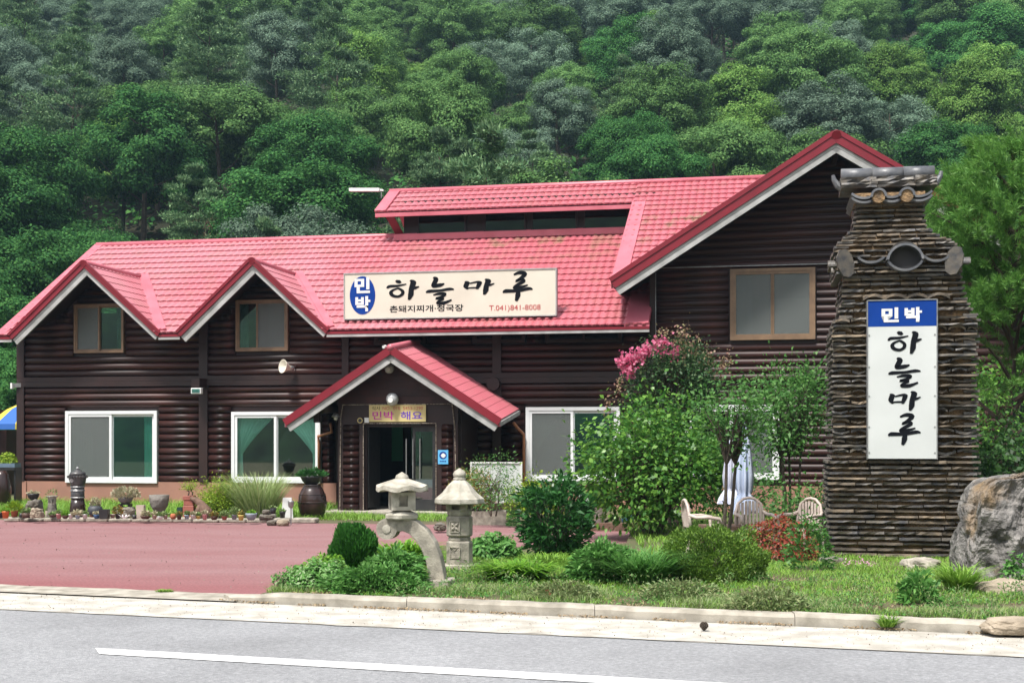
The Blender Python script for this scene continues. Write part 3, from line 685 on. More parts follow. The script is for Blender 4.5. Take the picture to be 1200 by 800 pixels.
# logs: one unit mesh, scaled along t
lg = MB(); prof = []
for k in range(9):
    a = math.pi * k / 8; prof.append((-math.sin(a) * 0.075, math.cos(a) * CZ * 0.5))
for x in (0, 1):
    for (y, z) in prof: lg.v.append((x, y, z))
lg.f = [(k, k + 1, k + 10, k + 9) for k in range(8)] + [tuple(range(9)), tuple(reversed(range(9, 18)))]
logmesh = lg.mesh('log', M['log'], smooth=False)
for p in logmesh.polygons: p.use_smooth = len(p.vertices) == 4
def logs(t0, t1, z0, nrow, top, holes, v=0.0, side=False):
    n = 0
    for r in range(nrow):
        zc = z0 + (r + .5) * CZ
        # spans under the profile
        ts = np.linspace(t0, t1, 400); ok = np.array([top(t) > zc + CZ * 0.3 for t in ts])
        for h in holes: ok &= ~((ts > h[0] - .03) & (ts < h[1] + .03) & (zc + CZ * .5 > h[2] + .02) & (zc - CZ * .5 < h[3] - .02))
        i = 0
        while i < len(ts):
            if ok[i]:
                j = i
                while j + 1 < len(ts) and ok[j + 1]: j += 1
                if ts[j] - ts[i] > .12:
                    a, b_ = ts[i], ts[j]
                    link('log', logmesh, walls, (a, v + random.uniform(-.006, .006), zc), None, (b_ - a, random.uniform(.94, 1.06), 1)); n += 1
                i = j + 1
            else: i += 1
    return n
posts = [(22, 30.5), (235, 245), (402, 410), (578, 588)]
PX = [(T(a), T(b_)) for a, b_ in posts]
hm = holes_main; nl = 0
pg = [(T(394), T(541), -1, Zf(460, 415))]
top_main = lambda t: main_top(t) - 0.02
for a, b_ in ((PX[0][1], PX[1][0]), (PX[1][1], PX[2][0]), (PX[2][1], PX[3][0]), (PX[3][1], TW1 - .0)):
    nl += logs(a, b_, ZPL, 14, top_main, hm + pg)
    nl += logs(a, b_, ZB1, 22, top_main, hm)
zw0 = ZB1; nl += logs(TW1 + .05, TWR, ZPL, 14, wing_top, [W['gr2']])
nl += logs(TW1 + .05, TWR, ZB0, 30, wing_top, [W['uw']], v=-0.1)
print('logs', nl)
# wing upper wall sits a little proud
slab_wall(TW1 + .0, TWR, wing_top, [W['uw']], 'wing_upper_wall', thick=0.14, v=-0.13, zb=ZB0 + .01)
# beams and posts
MB().box(TWL, TW1 + .02, -0.11, 0.015, ZB0 + .003, ZB0 + .125).build('storey_beam', M['brown'], walls)
MB().box(TWL, TW1 + .02, -0.095, 0.012, ZB0 + .13, ZB1).build('storey_beam', M['brown'], walls)
for i, (a, b_) in enumerate(PX):
    MB().box(a, b_, -0.10, 0.012, ZPL + .003, ZB0).build('post', M['brown'], walls)
    MB().box(a, b_, -0.10, 0.012, ZB1 + .003, top_main((a + b_) / 2) - .02).build('post', M['brown'], walls)
MB().box(TW1 - .07, TW1 + .06, -0.24, -0.02, ZB0 + .1, ZG0 + .35).build('corner_board', M['brown'], walls)
MB().box(TW1 + .06, TW1 + .075, -0.245, -0.235, ZB0 + .1, ZG0 + .35).build('corner_seam', M['metal'], walls)
zs = Zf(800, 313.5, -.2)
MB().box(TW1 + .08, TG + 3.2, -0.215, -0.18, zs - .006, zs + .012).build('joint_cord', M['metal'], walls)
# projecting log ends and hanging purlin ends
def disc(px, py, r, v=-0.05, ln=0.3):
    t, z = fr(px, py, v); MB().tube([(t, v, z), (t, v - ln, z)], r, 14).build('log_end', M['brown'], walls)
disc(580, 450, 0.15, -.05, .22); disc(950, 440, 0.15, -.05, .25); disc(361, 420 + 25, 0.0001, 0, .01) if 0 else None
t, z = fr(240, 449); MB().bar((t, 0, z), (t - .06, -0.4, z - .0), .22, .2).build('beam_end', M['brown'], walls)
for px, py in ((852, 252), (978, 184), (913, 218)):
    t, z = fr(px, py, -.6); MB().box(t - .05, t + .05, -1.15, -.1, z - .09, z + .05).build('purlin_end', M['brown'], walls)

# --- windows
def window(key, frm, panes, curtain=None, v=-0.02, fw=0.055, mull=None, proud=0.09):
    t0, t1, z0, z1 = W[key]; w_ = link('window', None, house, ((t0 + t1) / 2, v, z0))
    hw = (t1 - t0) / 2; H = z1 - z0
    m = MB(); m.box(-hw, hw, -proud, .12, 0, fw).box(-hw, hw, -proud, .12, H - fw, H)
    m.box(-hw, -hw + fw, -proud, .12, fw, H - fw).box(hw - fw, hw, -proud, .12, fw, H - fw)
    m.build('window_frame', frm, w_)
    mx = mull if mull is not None else 0.0
    for i, (kind) in enumerate(panes):
        a, b_ = ((-hw + fw, mx + .02), (mx - .02, hw - fw))[i]
        y = -.05 if i == 0 else -.01
        if kind == 'screen': y = -.055
        s = MB(); q = fw * .8
        s.box(a, b_, y - .02, y + .02, fw + .001, fw + q).box(a, b_, y - .02, y + .02, H - fw - q, H - fw - .001)
        s.box(a, a + q, y - .02, y + .02, fw + q, H - fw - q).box(b_ - q, b_, y - .02, y + .02, fw + q, H - fw - q)
        s.build('sash', frm, w_)
        mt = {'screen': M['screen'], 'glass': M['glass'], 'dark': M['dglass'], 'clear': M['clear_glass']}[kind]
        MB().box(a + q, b_ - q, y - .003, y + .003, fw + q, H - fw - q).build('insect_screen' if kind == 'screen' else 'glass_pane', mt, w_)
        if kind == 'screen': MB().box(a + q, b_ - q, y + .03, y + .036, fw + q, H - fw - q).build('glass_pane', M['glass'], w_)
    if curtain:
        for (side, cm, shape) in curtain:      # gathered cloth: columns of folds
            c = MB(); n = 28; rows = 10; vs = []
            for r in range(rows + 1):
                fz_ = r / rows
                if shape == 'tie':             # swept to the side at a third of the height
                    f = 0.16 + 0.84 * max(0, (fz_ - .38) / .62) ** 1.2 if fz_ > .38 else 0.16 + .08 * (.38 - fz_)
                else: f = shape
                for k in range(n + 1):
                    u = k / n; x = side * (hw - .06) - side * u * f * hw * .92
                    vs.append((x, .06 + .03 * math.sin(k * 1.9 + r * .1), fw + (H - 2 * fw) * fz_))
            c.v = vs; c.f = [(r * (n + 1) + k, r * (n + 1) + k + 1, (r + 1) * (n + 1) + k + 1, (r + 1) * (n + 1) + k) for r in range(rows) for k in range(n)]
            c.build('curtain', cm, w_, fix=False, smooth=True)
    return w_
wf, tf = M['white_frame'], M['tan_frame']; cg, cw = M['curtain_green'], M['curtain_white']
window('gl1', wf, ('screen', 'glass'), [(-1, cw, .55), (1, cg, .3)], fw=.08)
window('gl2', wf, ('clear', 'clear'), [(-1, cg, 'tie'), (1, cg, 'tie')], fw=.08)
window('gr1', wf, ('screen', 'glass'), [(-1, cg, 'tie')], fw=.08)
window('gr2', wf, ('dark', 'screen'), [(1, cg, 'tie')], fw=.08)
window('u1', tf, ('screen', 'dark'), [(1, cw, .3), (-1, cg, .9)], fw=.05)
window('u2', tf, ('dark', 'screen'), [(-1, cw, .35), (1, cg, .8)], fw=.05, mull=-.12)
window('uw', tf, ('screen', 'screen'), [(-1, cw, .5)], v=-.15, fw=.07)
for k in ('um0', 'um1', 'um2'): window(k, M['brown'], ('dark', 'dark'), None, fw=.05)

# --- porch
VP = -1.75                                   # porch front wall
VPR = VP - 0.55                              # porch roof front
porch = link('porch', None, house)
pk = fr(460, 411, VPR); pl = fr(336, 495, VPR); pr = fr(584, 494, VPR)
PT = (pl[0] + pr[0]) / 2; PW = (pr[0] - pl[0]) / 2; ZPE = (pl[1] + pr[1]) / 2; ZPP = pk[1]
PS = (ZPP - ZPE) / PW; plen = math.hypot(PW, ZPP - ZPE)
RISE = 0.30                                  # the porch ridge climbs towards the wall
bms = []
for sg in (-1, 1):
    L_ = -0.0 - VPR
    e1 = Vector((0, L_, RISE)); e2 = Vector((-sg * PW, 0, ZPP - ZPE))
    bms.append(tile_patch((PT + sg * PW, VPR, ZPE), e1, e2, e1.length, plen, step=.012, sca=.03, RW=.21))
join_patches('porch_tile_sheet', bms, porch)
sp_ = MB()
for sg in (-1, 1):
    sp_.add([(PT + sg * PW, VPR + .01, ZPE - .07), (PT, VPR + .01, ZPP - .07), (PT, 0, ZPP - .07 + RISE), (PT + sg * PW, 0, ZPE - .07 + RISE)], [(0, 1, 2, 3)])
sp_.build('soffit', M['brown'], porch)
red, wh = MB(), MB()
for sg in (-1, 1):
    p, q = Vector((PT + sg * (PW + .03), VPR - .015, ZPE - .02)), Vector((PT, VPR - .015, ZPP))
    d = (q - p).normalized(); up = Vector((-d.z, 0, d.x)); up = up if up.z > 0 else -up
    red.bar(p, q, .07, .16, up=up, offs=0.02); wh.bar(p + Vector((0, .03, 0)), q + Vector((0, .03, 0)), .05, .15, up=up, offs=-.135)
red.build('red_trim', M['trim'], porch); wh.build('fascia', M['fascia'], porch)
MB().tube([(PT, VPR - .06, ZPP + .07), (PT, 0, ZPP + .07 + RISE)], .075, 10).build('ridge_cap', M['cap'], porch, smooth=True)
for sg in (-1, 1):
    MB().box(PT + sg * PW - .04, PT + sg * PW + .04, VPR, VPR + .03, ZPE - .1, ZPE + .03).build('eave_end', M['cap'], porch)
    MB().bar((PT + sg * PW, VPR, ZPE - .05), (PT + sg * PW, -.02, ZPE - .05 + RISE), .1, .09).build('gutter', M['fascia'], porch)
zpx = lambda py: Zf(460, py, VP)
TPL, TPR = T(397, VP), T(537, VP); TD0, TD1 = T(427, VP), T(512, VP); ZD = zpx(497); ZH = zpx(474)
# front wall of the porch: gable panel, lintel band, log piers, doors
gab = [(TPL - .05, ZH), (TPR + .05, ZH)]
def ptop(t): return ZPP - .12 - PS * abs(t - PT)
gm = MB().prism([(TPL - .05, ZH), (TPR + .05, ZH), (TPR + .05, ptop(TPR + .05)), (PT, ptop(PT)), (TPL - .05, ptop(TPL - .05))], VP, VP + .1)
gm.build('gable_panel', M['brown'], porch)
for r in range(6):
    z = ZH + .02 + r * .165
    hw = min((ptop(PT) - z - .1) / PS, (TPR - TPL) / 2)
    if hw > .15: MB().box(PT - hw, PT + hw, VP - .02, VP, z + .006, z + .158).build('board', M['log'], porch)
MB().box(TPL, TPR, VP - .03, VP + .1, ZD, ZH).build('lintel_board', M['brown'], porch)
zth = 0.04
for a, b_ in ((TPL, TD0), (TD1, TPR)):
    MB().box(a, b_, VP + .02, VP + .12, zth, ZD).build('pier_backing', M['brown'], porch)
    MB().box(a, a + .12, VP - .06, VP + .02, zth, ZD).build('pier_post', M['brown'], porch)
    MB().box(b_ - .10, b_, VP - .06, VP + .02, zth, ZD).build('pier_post', M['brown'], porch)
    nlog = 13; hh = (ZD - zth) / nlog
    for r in range(nlog):
        link('log', logmesh, porch, (a + .12, VP + .0, zth + (r + .5) * hh), None, (b_ - a - .22, 1.1, hh / CZ))
M['rope'] = mat('frayed_rope_trim', (0.42, 0.36, 0.29), rough=0.9, noise=(40, (0.06, 0.03, 0.025), 0.12), bump=(60, 0.8, 0.01))
rp = MB()
rp.tube([(TPL + .05 , VP - .075, zth), (TPL + .07, VP - .075, ZH - .3), (TPL + .12, VP - .075, ZH)], .012, 6)
rp.tube([(TPR - .02, VP - .075, zth), (TPR - .06, VP - .075, ZH - .5), (TPR - .12, VP - .075, ZH)], .012, 6)
rp.tube([(TPL + .1, VP - .075, ZH + .0), (TPR - .1, VP - .075, ZH + .01)], .011, 6)
rp.tube([(TD0 - .0, VP - .075, zth), (TD0 - .0, VP - .075, ZD + .02)], .011, 6)
rp.tube([(TD1 + .0, VP - .075, zth), (TD1 + .0, VP - .075, ZD + .02), (TD0, VP - .075, ZD + .02)], .011, 6)
rp.build('rope_trim', M['rope'], porch)
# porch sides
for sg, t in ((-1, TPL), (1, TPR)):
    MB().box(t - .07 if sg > 0 else t - .05, t + .05 if sg > 0 else t + .07, VP + .13, -.02, zth, ptop(t) + .02).build('side_wall', M['brown'], porch)
MB().box(TPL - .5, TPL - .38, VPR + .3, VPR + .42, ZPE + .0, ZPE + .33).build('hanging_beam', M['brown'], porch)
for t, v1, v2 in ((TPL - .28, VPR + .1, 0), (TPR + .32, VPR + .1, 0)):
    MB().tube([(t, v1 + .2, ptop(t) - .05), (t, v2, ptop(t) + .05)], .11, 10).build('side_beam', M['brown'], porch, smooth=True)
# threshold slab
MB().box(TPL - .3, TPR + .3, VPR - .1, 0.1, 0, zth).build('threshold', M['concrete'], porch)
# door leaves: left leaf open inward, right leaf closed, glazed with long bars
door = link('door', None, house)
m = MB(); m.box(TD0, TD0 + .05, VP + .02, VP + .1, zth, ZD - .01).box(TD1 - .05, TD1, VP + .02, VP + .1, zth, ZD - .01).box(TD0 + .05, TD1 - .05, VP + .02, VP + .1, ZD - .06, ZD - .01)
m.build('door_frame', M['brown'], door)
TDM = T(483, VP)
m = MB(); m.box(TDM, TDM + .06, VP + .04, VP + .08, zth, ZD - .06).box(TD1 - .11, TD1 - .05, VP + .04, VP + .08, zth, ZD - .06).box(TDM + .06, TD1 - .11, VP + .04, VP + .08, zth, zth + .25).box(TDM + .06, TD1 - .11, VP + .04, VP + .08, ZD - .16, ZD - .06)
m.build('door_leaf', M['black'], door)
MB().box(TDM + .06, TD1 - .11, VP + .055, VP + .065, zth + .25, ZD - .16).build('glass_pane', M['dglass'], door)
for t in (TDM - .13, TDM + .02, TDM + .18):
    MB().tube([(t, VP - .01, .75), (t, VP - .01, 1.62)], .014, 8).build('handle', M['metal'], door)
m = MB().bar((TD0 + .06, VP + .08, zth + 1.0), (TD0 + .12, VP + .75, zth + 1.0), .04, 1.9)
m.build('open_leaf', M['black'], door)
# hall seen through the open door: a rear window's green light painted as strips
vh = 1.9
MB().box(T(459, vh), T(472, vh), vh, vh + .02, Zf(465, 540, vh), Zf(465, 498, vh) + .1).build('rear_window_pane', mat('green_window_light', (0.10, 0.42, 0.26), rough=.3), door)
MB().box(T(482, vh), T(493, vh), vh, vh + .02, Zf(485, 545, vh), Zf(485, 498, vh) + .1).build('rear_window_pane', M['curtain_green'], door)
# pipes
def pipe(pts): MB().tube(pts, .035, 8).build('drainpipe', M['copper'], house, smooth=True)
t1_, z1_ = fr(613, 497, -.25)
pipe([(PT + PW, -.6, ZPE - .0), (PT + PW + .05, -.35, ZPE - .12), (t1_, -.2, ZPE - .25), (t1_, -.15, ZPE - .45), (t1_, -.15, .15)])
t1_, z1_ = fr(373, 500, -.2)
pipe([(PT - PW + .35, -.4, ZPE - .0), (PT - PW + .33, -.25, ZPE - .2), (t1_, -.2, ZPE - .3), (t1_, -.15, ZPE - .45), (t1_, -.15, ZPL + .05)])
# ============================================================ foliage tools
def unit(v): return v / np.maximum(np.linalg.norm(v, axis=1, keepdims=True), 1e-9)
def leaf_quads(P, D, size, aspect=0.5, droop=0.0, rg=rng):
    """leaf-shaped quads: base at P, pointing along D, random roll"""
    n = len(P); D = unit(D); size = np.broadcast_to(size, (n,))[:, None]
    r = unit(rg.normal(size=(n, 3))); S = unit(np.cross(D, r)); U = np.cross(S, D)
    a = P; b = P + D * size * 0.5 + S * size * aspect * 0.5 + U * size * 0.08
    c = P + D * size + np.array([0, 0, -1.0]) * size * droop; d = P + D * size * 0.5 - S * size * aspect * 0.5 + U * size * 0.08
    V = np.stack([a, b, c, d], 1).reshape(-1, 3); Q = np.arange(n * 4).reshape(-1, 4)
    return V, Q
def facing_leaves(P, Nn, size, aspect=0.7, rg=rng, spread=0.9):
    """leaves whose faces look roughly along Nn (like leaves turned to the light)"""
    n = len(P); size = np.broadcast_to(size, (n,))[:, None]
    Nn = unit(Nn + rg.normal(size=(n, 3)) * spread * 0.5); r = unit(rg.normal(size=(n, 3)))
    D = unit(np.cross(Nn, r)); S = np.cross(Nn, D)
    a = P - D * size * .5; b = P + S * size * aspect * 0.5; c = P + D * size * .5 - Nn * size * 0.15; d = P - S * size * aspect * 0.5
    return np.stack([a, b, c, d], 1).reshape(-1, 3), np.arange(n * 4).reshape(-1, 4)
def blades(P, D, length, width, bend=0.4, seg=3, rg=rng):
    """grass blades: tapering strips of seg pieces, bending outward"""
    n = len(P); D = unit(D); length = np.broadcast_to(length, (n,)); width = np.broadcast_to(width, (n,))
    out = D.copy(); out[:, 2] = 0; out = unit(out + rg.normal(size=(n, 3)) * [.2, .2, 0]); S = np.cross(out, [0, 0, 1.0]); S = unit(S + 1e-6)
    V = []; bend = np.broadcast_to(bend, (n,))
    for k in range(seg + 1):
        f = k / seg; c = P + D * (length * f)[:, None] + out * (bend * length * f * f)[:, None] + np.array([0, 0, -1.0]) * (bend * length * f ** 3 * .6)[:, None]
        wd = width * (1 - f) ** 0.7 * 0.5 + 0.0005
        V.append(c - S * wd[:, None]); V.append(c + S * wd[:, None])
    V = np.stack(V, 1).reshape(-1, 3); m = 2 * (seg + 1); b = np.arange(n)[:, None] * m; Q = []
    for k in range(seg): Q.append(np.concatenate([b + 2 * k, b + 2 * k + 1, b + 2 * k + 3, b + 2 * k + 2], 1))
    return V, np.concatenate(Q)
def merge(parts):
    V = []; Q = []; n = 0
    for v, q in parts: V.append(v); Q.append(q + n); n += len(v)
    return np.concatenate(V), np.concatenate(Q)
def sphere_pts(n, rg=rng): return unit(rg.normal(size=(n, 3)))
def blob_crown(nblob, nleaf, R_, blob_r, leaf, squash=1.0, rg=rng, low=-0.5, aspect=.7, shape=None):
    """crown of leafy blobs spread over an ellipsoid; returns leaves and the blob centres"""
    c = []
    while len(c) < nblob:
        d = unit(rg.normal(size=(1, 3)))[0]
        if d[2] < low: continue
        r = rg.uniform(.35, 1.0) ** 0.6
        p = d * r * (np.array(R_) - blob_r * .6)
        if all(np.linalg.norm(p - q) > blob_r * .55 for q in c[-40:]): c.append(p)
        elif rg.random() < .3: c.append(p)
    c = np.array(c); P = []; Nn = []
    for p in c:
        br = blob_r * rg.uniform(.65, 1.25); d = sphere_pts(nleaf, rg); d[:, 2] = np.abs(d[:, 2]) * np.where(rg.random(nleaf) < .8, 1, -.6)
        rr = br * rg.uniform(.55, 1.05, size=(nleaf, 1)); q = p + d * rr * [1, 1, squash]; P.append(q); Nn.append(d + [0, 0, .45] + unit(p[None])[0] * .4)
    P = np.concatenate(P); Nn = np.concatenate(Nn)
    return facing_leaves(P, Nn, leaf * rg.uniform(.6, 1.3, len(P)), aspect, rg, .6), c

# ============================================================ hillside and forest
HY0, HSL = 54.0, 0.50
def hillz(x, y):
    d = max(0.0, y - HY0 - 0.02 * x); z = d * HSL
    z = z if d > 6 else z * (d / 6) ** .5
    return z + (3.0 * mnoise.noise(Vector((x * .018, y * .02, 3))) + .8 * mnoise.noise(Vector((x * .09, y * .09, 1)))) * min(1, d / 15)
hx = np.arange(-170, 181, 5.0); hy = np.concatenate([np.arange(46, 60, 3.0), np.arange(60, 260, 6.0)])
V = [(x, y, hillz(x, y) - 0.1 + (0.0 if y > 47 else -.3)) for y in hy for x in hx]; nx = len(hx)
Q = [(j * nx + i, j * nx + i + 1, (j + 1) * nx + i + 1, (j + 1) * nx + i) for j in range(len(hy) - 1) for i in range(nx - 1)]
M['hill'] = mat('forest_floor', (0.022, 0.035, 0.014), rough=1.0, noise=(.3, (0.03, 0.026, 0.014), .2, 8), bump=(1.5, 1, .5))
link('hillside', fastmesh('hillside', V, Q, M['hill'], True), kind='structure')
# unseen bank added behind the viewer, for the panes to mirror
V = [(x, -y, (y - 22) * .5 + 2.5 * mnoise.noise(Vector((x * .12, y * .12, 0)))) for y in (20, 25, 32, 40, 50, 65, 85) for x in range(-140, 141, 4)]; nx2 = 71
Q = [(j * nx2 + i, (j + 1) * nx2 + i, (j + 1) * nx2 + i + 1, j * nx2 + i + 1) for j in range(6) for i in range(nx2 - 1)]
M['hill2'] = mat('reflection_slope', (0.03, 0.07, 0.025), rough=1.0, noise=(.6, (0.008, 0.02, 0.009), .15, 10))
link('reflection_hillside', fastmesh('reflection_hillside', V, Q, M['hill2'], True), kind='structure')

tk = MB()
def trunk_mesh(h, r, limbs, name, m, rg, spread=1.0, start=.35):
    mb = MB(); lean = rg.normal(size=2) * .04 * h
    pts = [(lean[0] * f * f, lean[1] * f * f, h * f) for f in (0, .2, .45, .7, .9)]
    mb.tube(pts, [r, r * .82, r * .62, r * .4, r * .2], 7)
    for i in range(limbs):
        f = start + (0.9 - start) * i / limbs; a = i * 2.4 + rg.uniform(0, 1); L_ = h * .42 * spread * (1.1 - f)
        b = Vector((lean[0] * f * f, lean[1] * f * f, h * f)); d = Vector((math.cos(a), math.sin(a), rg.uniform(.25, .8)))
        mb.tube([b, b + d * L_ * .5, b + d * L_ + Vector((0, 0, L_ * .15))], [r * .3, r * .2, r * .06], 5)
    return mb.mesh(name, m)
LM = {}
LM['dk'] = leafmat('oak_leaves_dark', [(0.024, 0.097, 0.030), (0.055, 0.175, 0.048), (0.110, 0.271, 0.067)], .3, rough=.8, spec=.06, objvar=.25)
LM['md'] = leafmat('oak_leaves_mid', [(0.051, 0.122, 0.039), (0.106, 0.219, 0.067), (0.185, 0.325, 0.102)], .3, rough=.8, spec=.06, objvar=.25)
LM['br'] = leafmat('chestnut_leaves_bright', [(0.064, 0.157, 0.035), (0.139, 0.271, 0.056), (0.239, 0.394, 0.102)], .3, rough=.8, spec=.06, objvar=.2)
LM['bl'] = leafmat('grey_green_leaves', [(0.069, 0.122, 0.085), (0.129, 0.201, 0.135), (0.203, 0.289, 0.203)], .25, rough=.8, spec=.06, objvar=.2)
LM['pn'] = leafmat('pine_needles', [(0.051, 0.118, 0.056), (0.116, 0.205, 0.096), (0.213, 0.316, 0.158)], .2, rough=.8, spec=.06, objvar=.25)
LM['dead'] = leafmat('withered_needles', [(0.15, 0.095, 0.06), (0.2, 0.14, 0.09)], .2, rough=.8, spec=.06)
rg = np.random.default_rng(11)
def broad(kind, nb, R_, br, nl, leaf, h):
    (v, q), c = blob_crown(nb, nl, R_, br, leaf, .8, rg, low=-.55)
    v = v + [0, 0, h - R_[2] * .9]
    return fastmesh('crown', v, q, LM[kind]), trunk_mesh(h * .95, .18, 7, 'trunk', M['bark'], rg)
def pine(kind, h, layers, rad):
    P = []; Nn = []
    for i in range(layers):
        f = i / (layers - 1); z = h * (.34 + .66 * f); rr = rad * (1 - f * .72) * rg.uniform(.75, 1.15)
        npad = int(5 + 4 * (1 - f))
        for k in range(npad):
            a = rg.uniform(0, 6.28); d = rr * rg.uniform(.35, 1.0) if f < .97 else .2
            c = np.array([math.cos(a) * d, math.sin(a) * d, z + rg.uniform(-.3, .3) + d * .10]); n = 300
            s = sphere_pts(n, rg) * (rg.uniform(0.2, 1, size=(n, 1)) ** .5) * [rr * .44, rr * .44, .20]
            s[:, 2] -= (s[:, 0] ** 2 + s[:, 1] ** 2) * .12
            P.append(c + s); Nn.append(np.tile([math.cos(a) * .5, math.sin(a) * .5, .8], (n, 1)))
    P = np.concatenate(P); D = np.concatenate(Nn) + rg.normal(size=P.shape) * .45
    h_ = len(P) // 3; pm = rg.permutation(len(P)); P, D = P[pm], D[pm]
    v, q = merge([leaf_quads(P[:h_], D[:h_], rg.uniform(.16, .36, h_), .2, 0, rg), facing_leaves(P[h_:], D[h_:] * [.4, .4, 1] + [0, 0, .4], rg.uniform(.12, .26, len(P) - h_), .45, rg, .8)])
    return fastmesh('crown', v, q, LM[kind]), trunk_mesh(h * .97, .15, 10, 'trunk', M['pinebark'], rg, .8)
PROTO = {'dk': [broad('dk', 85, (3.6, 3.6, 3.6), .88, 520, .135, 8.5), broad('dk', 95, (4.2, 3.8, 4.2), .9, 520, .135, 9.5), broad('dk', 75, (3.0, 3.3, 4.0), .85, 520, .13, 9)],
         'md': [broad('md', 85, (3.6, 3.6, 3.4), .8, 500, .125, 8.0), broad('md', 80, (3.2, 3.4, 3.8), .8, 500, .125, 9.0), broad('md', 105, (4.4, 4.0, 3.4), .85, 480, .13, 8.5)],
         'br': [broad('br', 65, (3.0, 3.0, 3.0), .8, 500, .14, 7.0), broad('br', 65, (2.6, 2.8, 3.6), .8, 500, .14, 8.0)],
         'bl': [broad('bl', 100, (3.8, 3.8, 3.6), .75, 480, .115, 8.5), broad('bl', 85, (3.2, 3.2, 4.2), .75, 500, .115, 9.5)],
         'pn': [pine('pn', 10.5, 9, 3.4), pine('pn', 9.0, 8, 3.0), pine('pn', 11.5, 10, 3.2)], 'dead': [broad('dead', 26, (1.8, 1.8, 2.4), .55, 110, .12, 6.5)]}
# which kind grows where, read off the photograph: (x, y, kinds)
ZONES = [(60, 180, 'dk'), (30, 260, 'dk'), (120, 240, 'dk'), (20, 330, 'dk'), (160, 70, 'pn'), (60, 90, 'pn'), (250, 110, 'pn'), (140, 130, 'pn'), (330, 60, 'pn'), (100, 30, 'bl'),
         (200, 190, 'pn'), (180, 250, 'pn'), (300, 180, 'md'), (250, 215, 'br'), (400, 150, 'pn'), (420, 210, 'md'), (320, 240, 'dk'), (380, 260, 'pn'), (450, 100, 'md'), (280, 20, 'md'),
         (500, 30, 'md'), (560, 60, 'bl'), (540, 120, 'md'), (430, 100, 'br'), (600, 130, 'bl'), (640, 160, 'bl'), (520, 200, 'md'), (570, 210, 'pn'), (680, 60, 'bl'), (700, 30, 'br'),
         (720, 70, 'dk'), (760, 40, 'bl'), (850, 40, 'bl'), (800, 100, 'pn'), (780, 140, 'md'), (870, 110, 'pn'), (880, 90, 'br'), (900, 180, 'br'), (860, 160, 'md'), (740, 150, 'pn'),
         (1000, 40, 'md'), (950, 110, 'md'), (1060, 70, 'br'), (1040, 120, 'bl'), (1110, 60, 'dk'), (1160, 40, 'md'), (1020, 170, 'md'), (1080, 160, 'dk'), (1150, 120, 'br'), (640, 100, 'md'), (760, 190, 'dk')]
NAMEK = {'dk': 'dark oak', 'md': 'green tree', 'br': 'bright-green tree', 'bl': 'grey-green tree', 'pn': 'layered pine', 'dead': 'withered brown tree'}
ONAME = {'dk': 'oak_tree', 'md': 'broadleaf_tree', 'br': 'chestnut_tree', 'bl': 'alder_tree', 'pn': 'pine_tree', 'dead': 'withered_tree'}
spots = []
y = 57.0
while y < 188:
    stp = 5.0 + min(1.2, (y - 57) * .03) + (y - 57) * .008; half = y * .47 + 4
    x = -half + rg.uniform(0, stp)
    while x < half:
        spots.append((x + rg.uniform(-1.3, 1.3), y + rg.uniform(-1.6, 1.6))); x += stp * rg.uniform(.9, 1.25)
    y += stp * .92
recs = []
for (x, y) in spots:
    z = hillz(x, y); sc = rg.uniform(.72, 1.18)
    px, py = 600 + x / y * F, HY - (z + 6 * sc - HC) / y * F
    if py < -170: continue
    dmin = sorted((((px + rg.uniform(-45, 45) - a) ** 2 + ((py + rg.uniform(-25, 25) - b) * 1.5) ** 2), k) for a, b, k in ZONES)[0][1]
    if dmin == 'pn' and rg.random() < .4: dmin = 'md' if rg.random() < .6 else 'bl'
    recs.append([x, y, z, sc, px, py, dmin])
# the big round oak low on the left, and nearer trees left of the house
recs += [[-29.5, 66, hillz(-29.5, 66), 1.55, 60, 190, 'dk'], [-24, 50, hillz(-24, 50), 1.0, 0, 330, 'dk'], [-20.5, 50, .2, .85, 20, 300, 'dk'], [-26, 41, 0, .8, -20, 330, 'md'], [-17.5, 44, 0, .55, 8, 430, 'dk'], [-21, 40.5, 0, .5, -5, 440, 'md'], [-15.5, 43, 0, .55, 30, 430, 'dk']]
recs += [[20, 40, 0, .9, 1190, 300, 'dk'], [17.5, 37.5, 0, .75, 1160, 330, 'dk'], [24, 36, 0, .8, 1300, 330, 'md']]
k0 = min(range(len(recs)), key=lambda i: (recs[i][4] - 212) ** 2 + (recs[i][5] - 215) ** 2); recs[k0][6] = 'dead'; recs[k0][3] = .8
COLS = [(-400, 60, "far left"), (60, 170, "above left window gable"), (170, 300, "above second window gable"), (300, 420, "left of raised roof"), (420, 560, "above raised roof's left end"),
        (560, 700, "above raised roof middle"), (700, 840, "above raised roof's right end"), (840, 960, "up left of big gable"), (960, 1090, "above big gable peak"), (1090, 2000, "far right beyond near pine")]
ROWS = [(-999, -20, 'at the very top'), (-20, 50, 'near the top'), (50, 110, 'on the upper slope'), (110, 170, 'mid slope'), (170, 235, 'on the lower slope'), (235, 900, 'at the foot of the slope')]
from collections import defaultdict
cells = defaultdict(list)
for r_ in recs:
    c = next(n for a, b_, n in COLS if a <= r_[4] < b_) if -400 <= r_[4] < 2000 else COLS[0][2]
    w_ = next(n for a, b_, n in ROWS if a <= r_[5] < b_); cells[(r_[6], c, w_)].append(r_)
ORD = ['leftmost', 'second', 'third', 'fourth', 'fifth', 'sixth', 'seventh', 'eighth', 'ninth', 'tenth', 'eleventh', 'twelfth', 'thirteenth', 'fourteenth', 'fifteenth', 'sixteenth', 'seventeenth', 'eighteenth', 'nineteenth', 'twentieth'] + ['twenty-' + n for n in ('first', 'second', 'third', 'fourth', 'fifth', 'sixth', 'seventh', 'eighth', 'ninth')] + ['thirtieth'] * 10
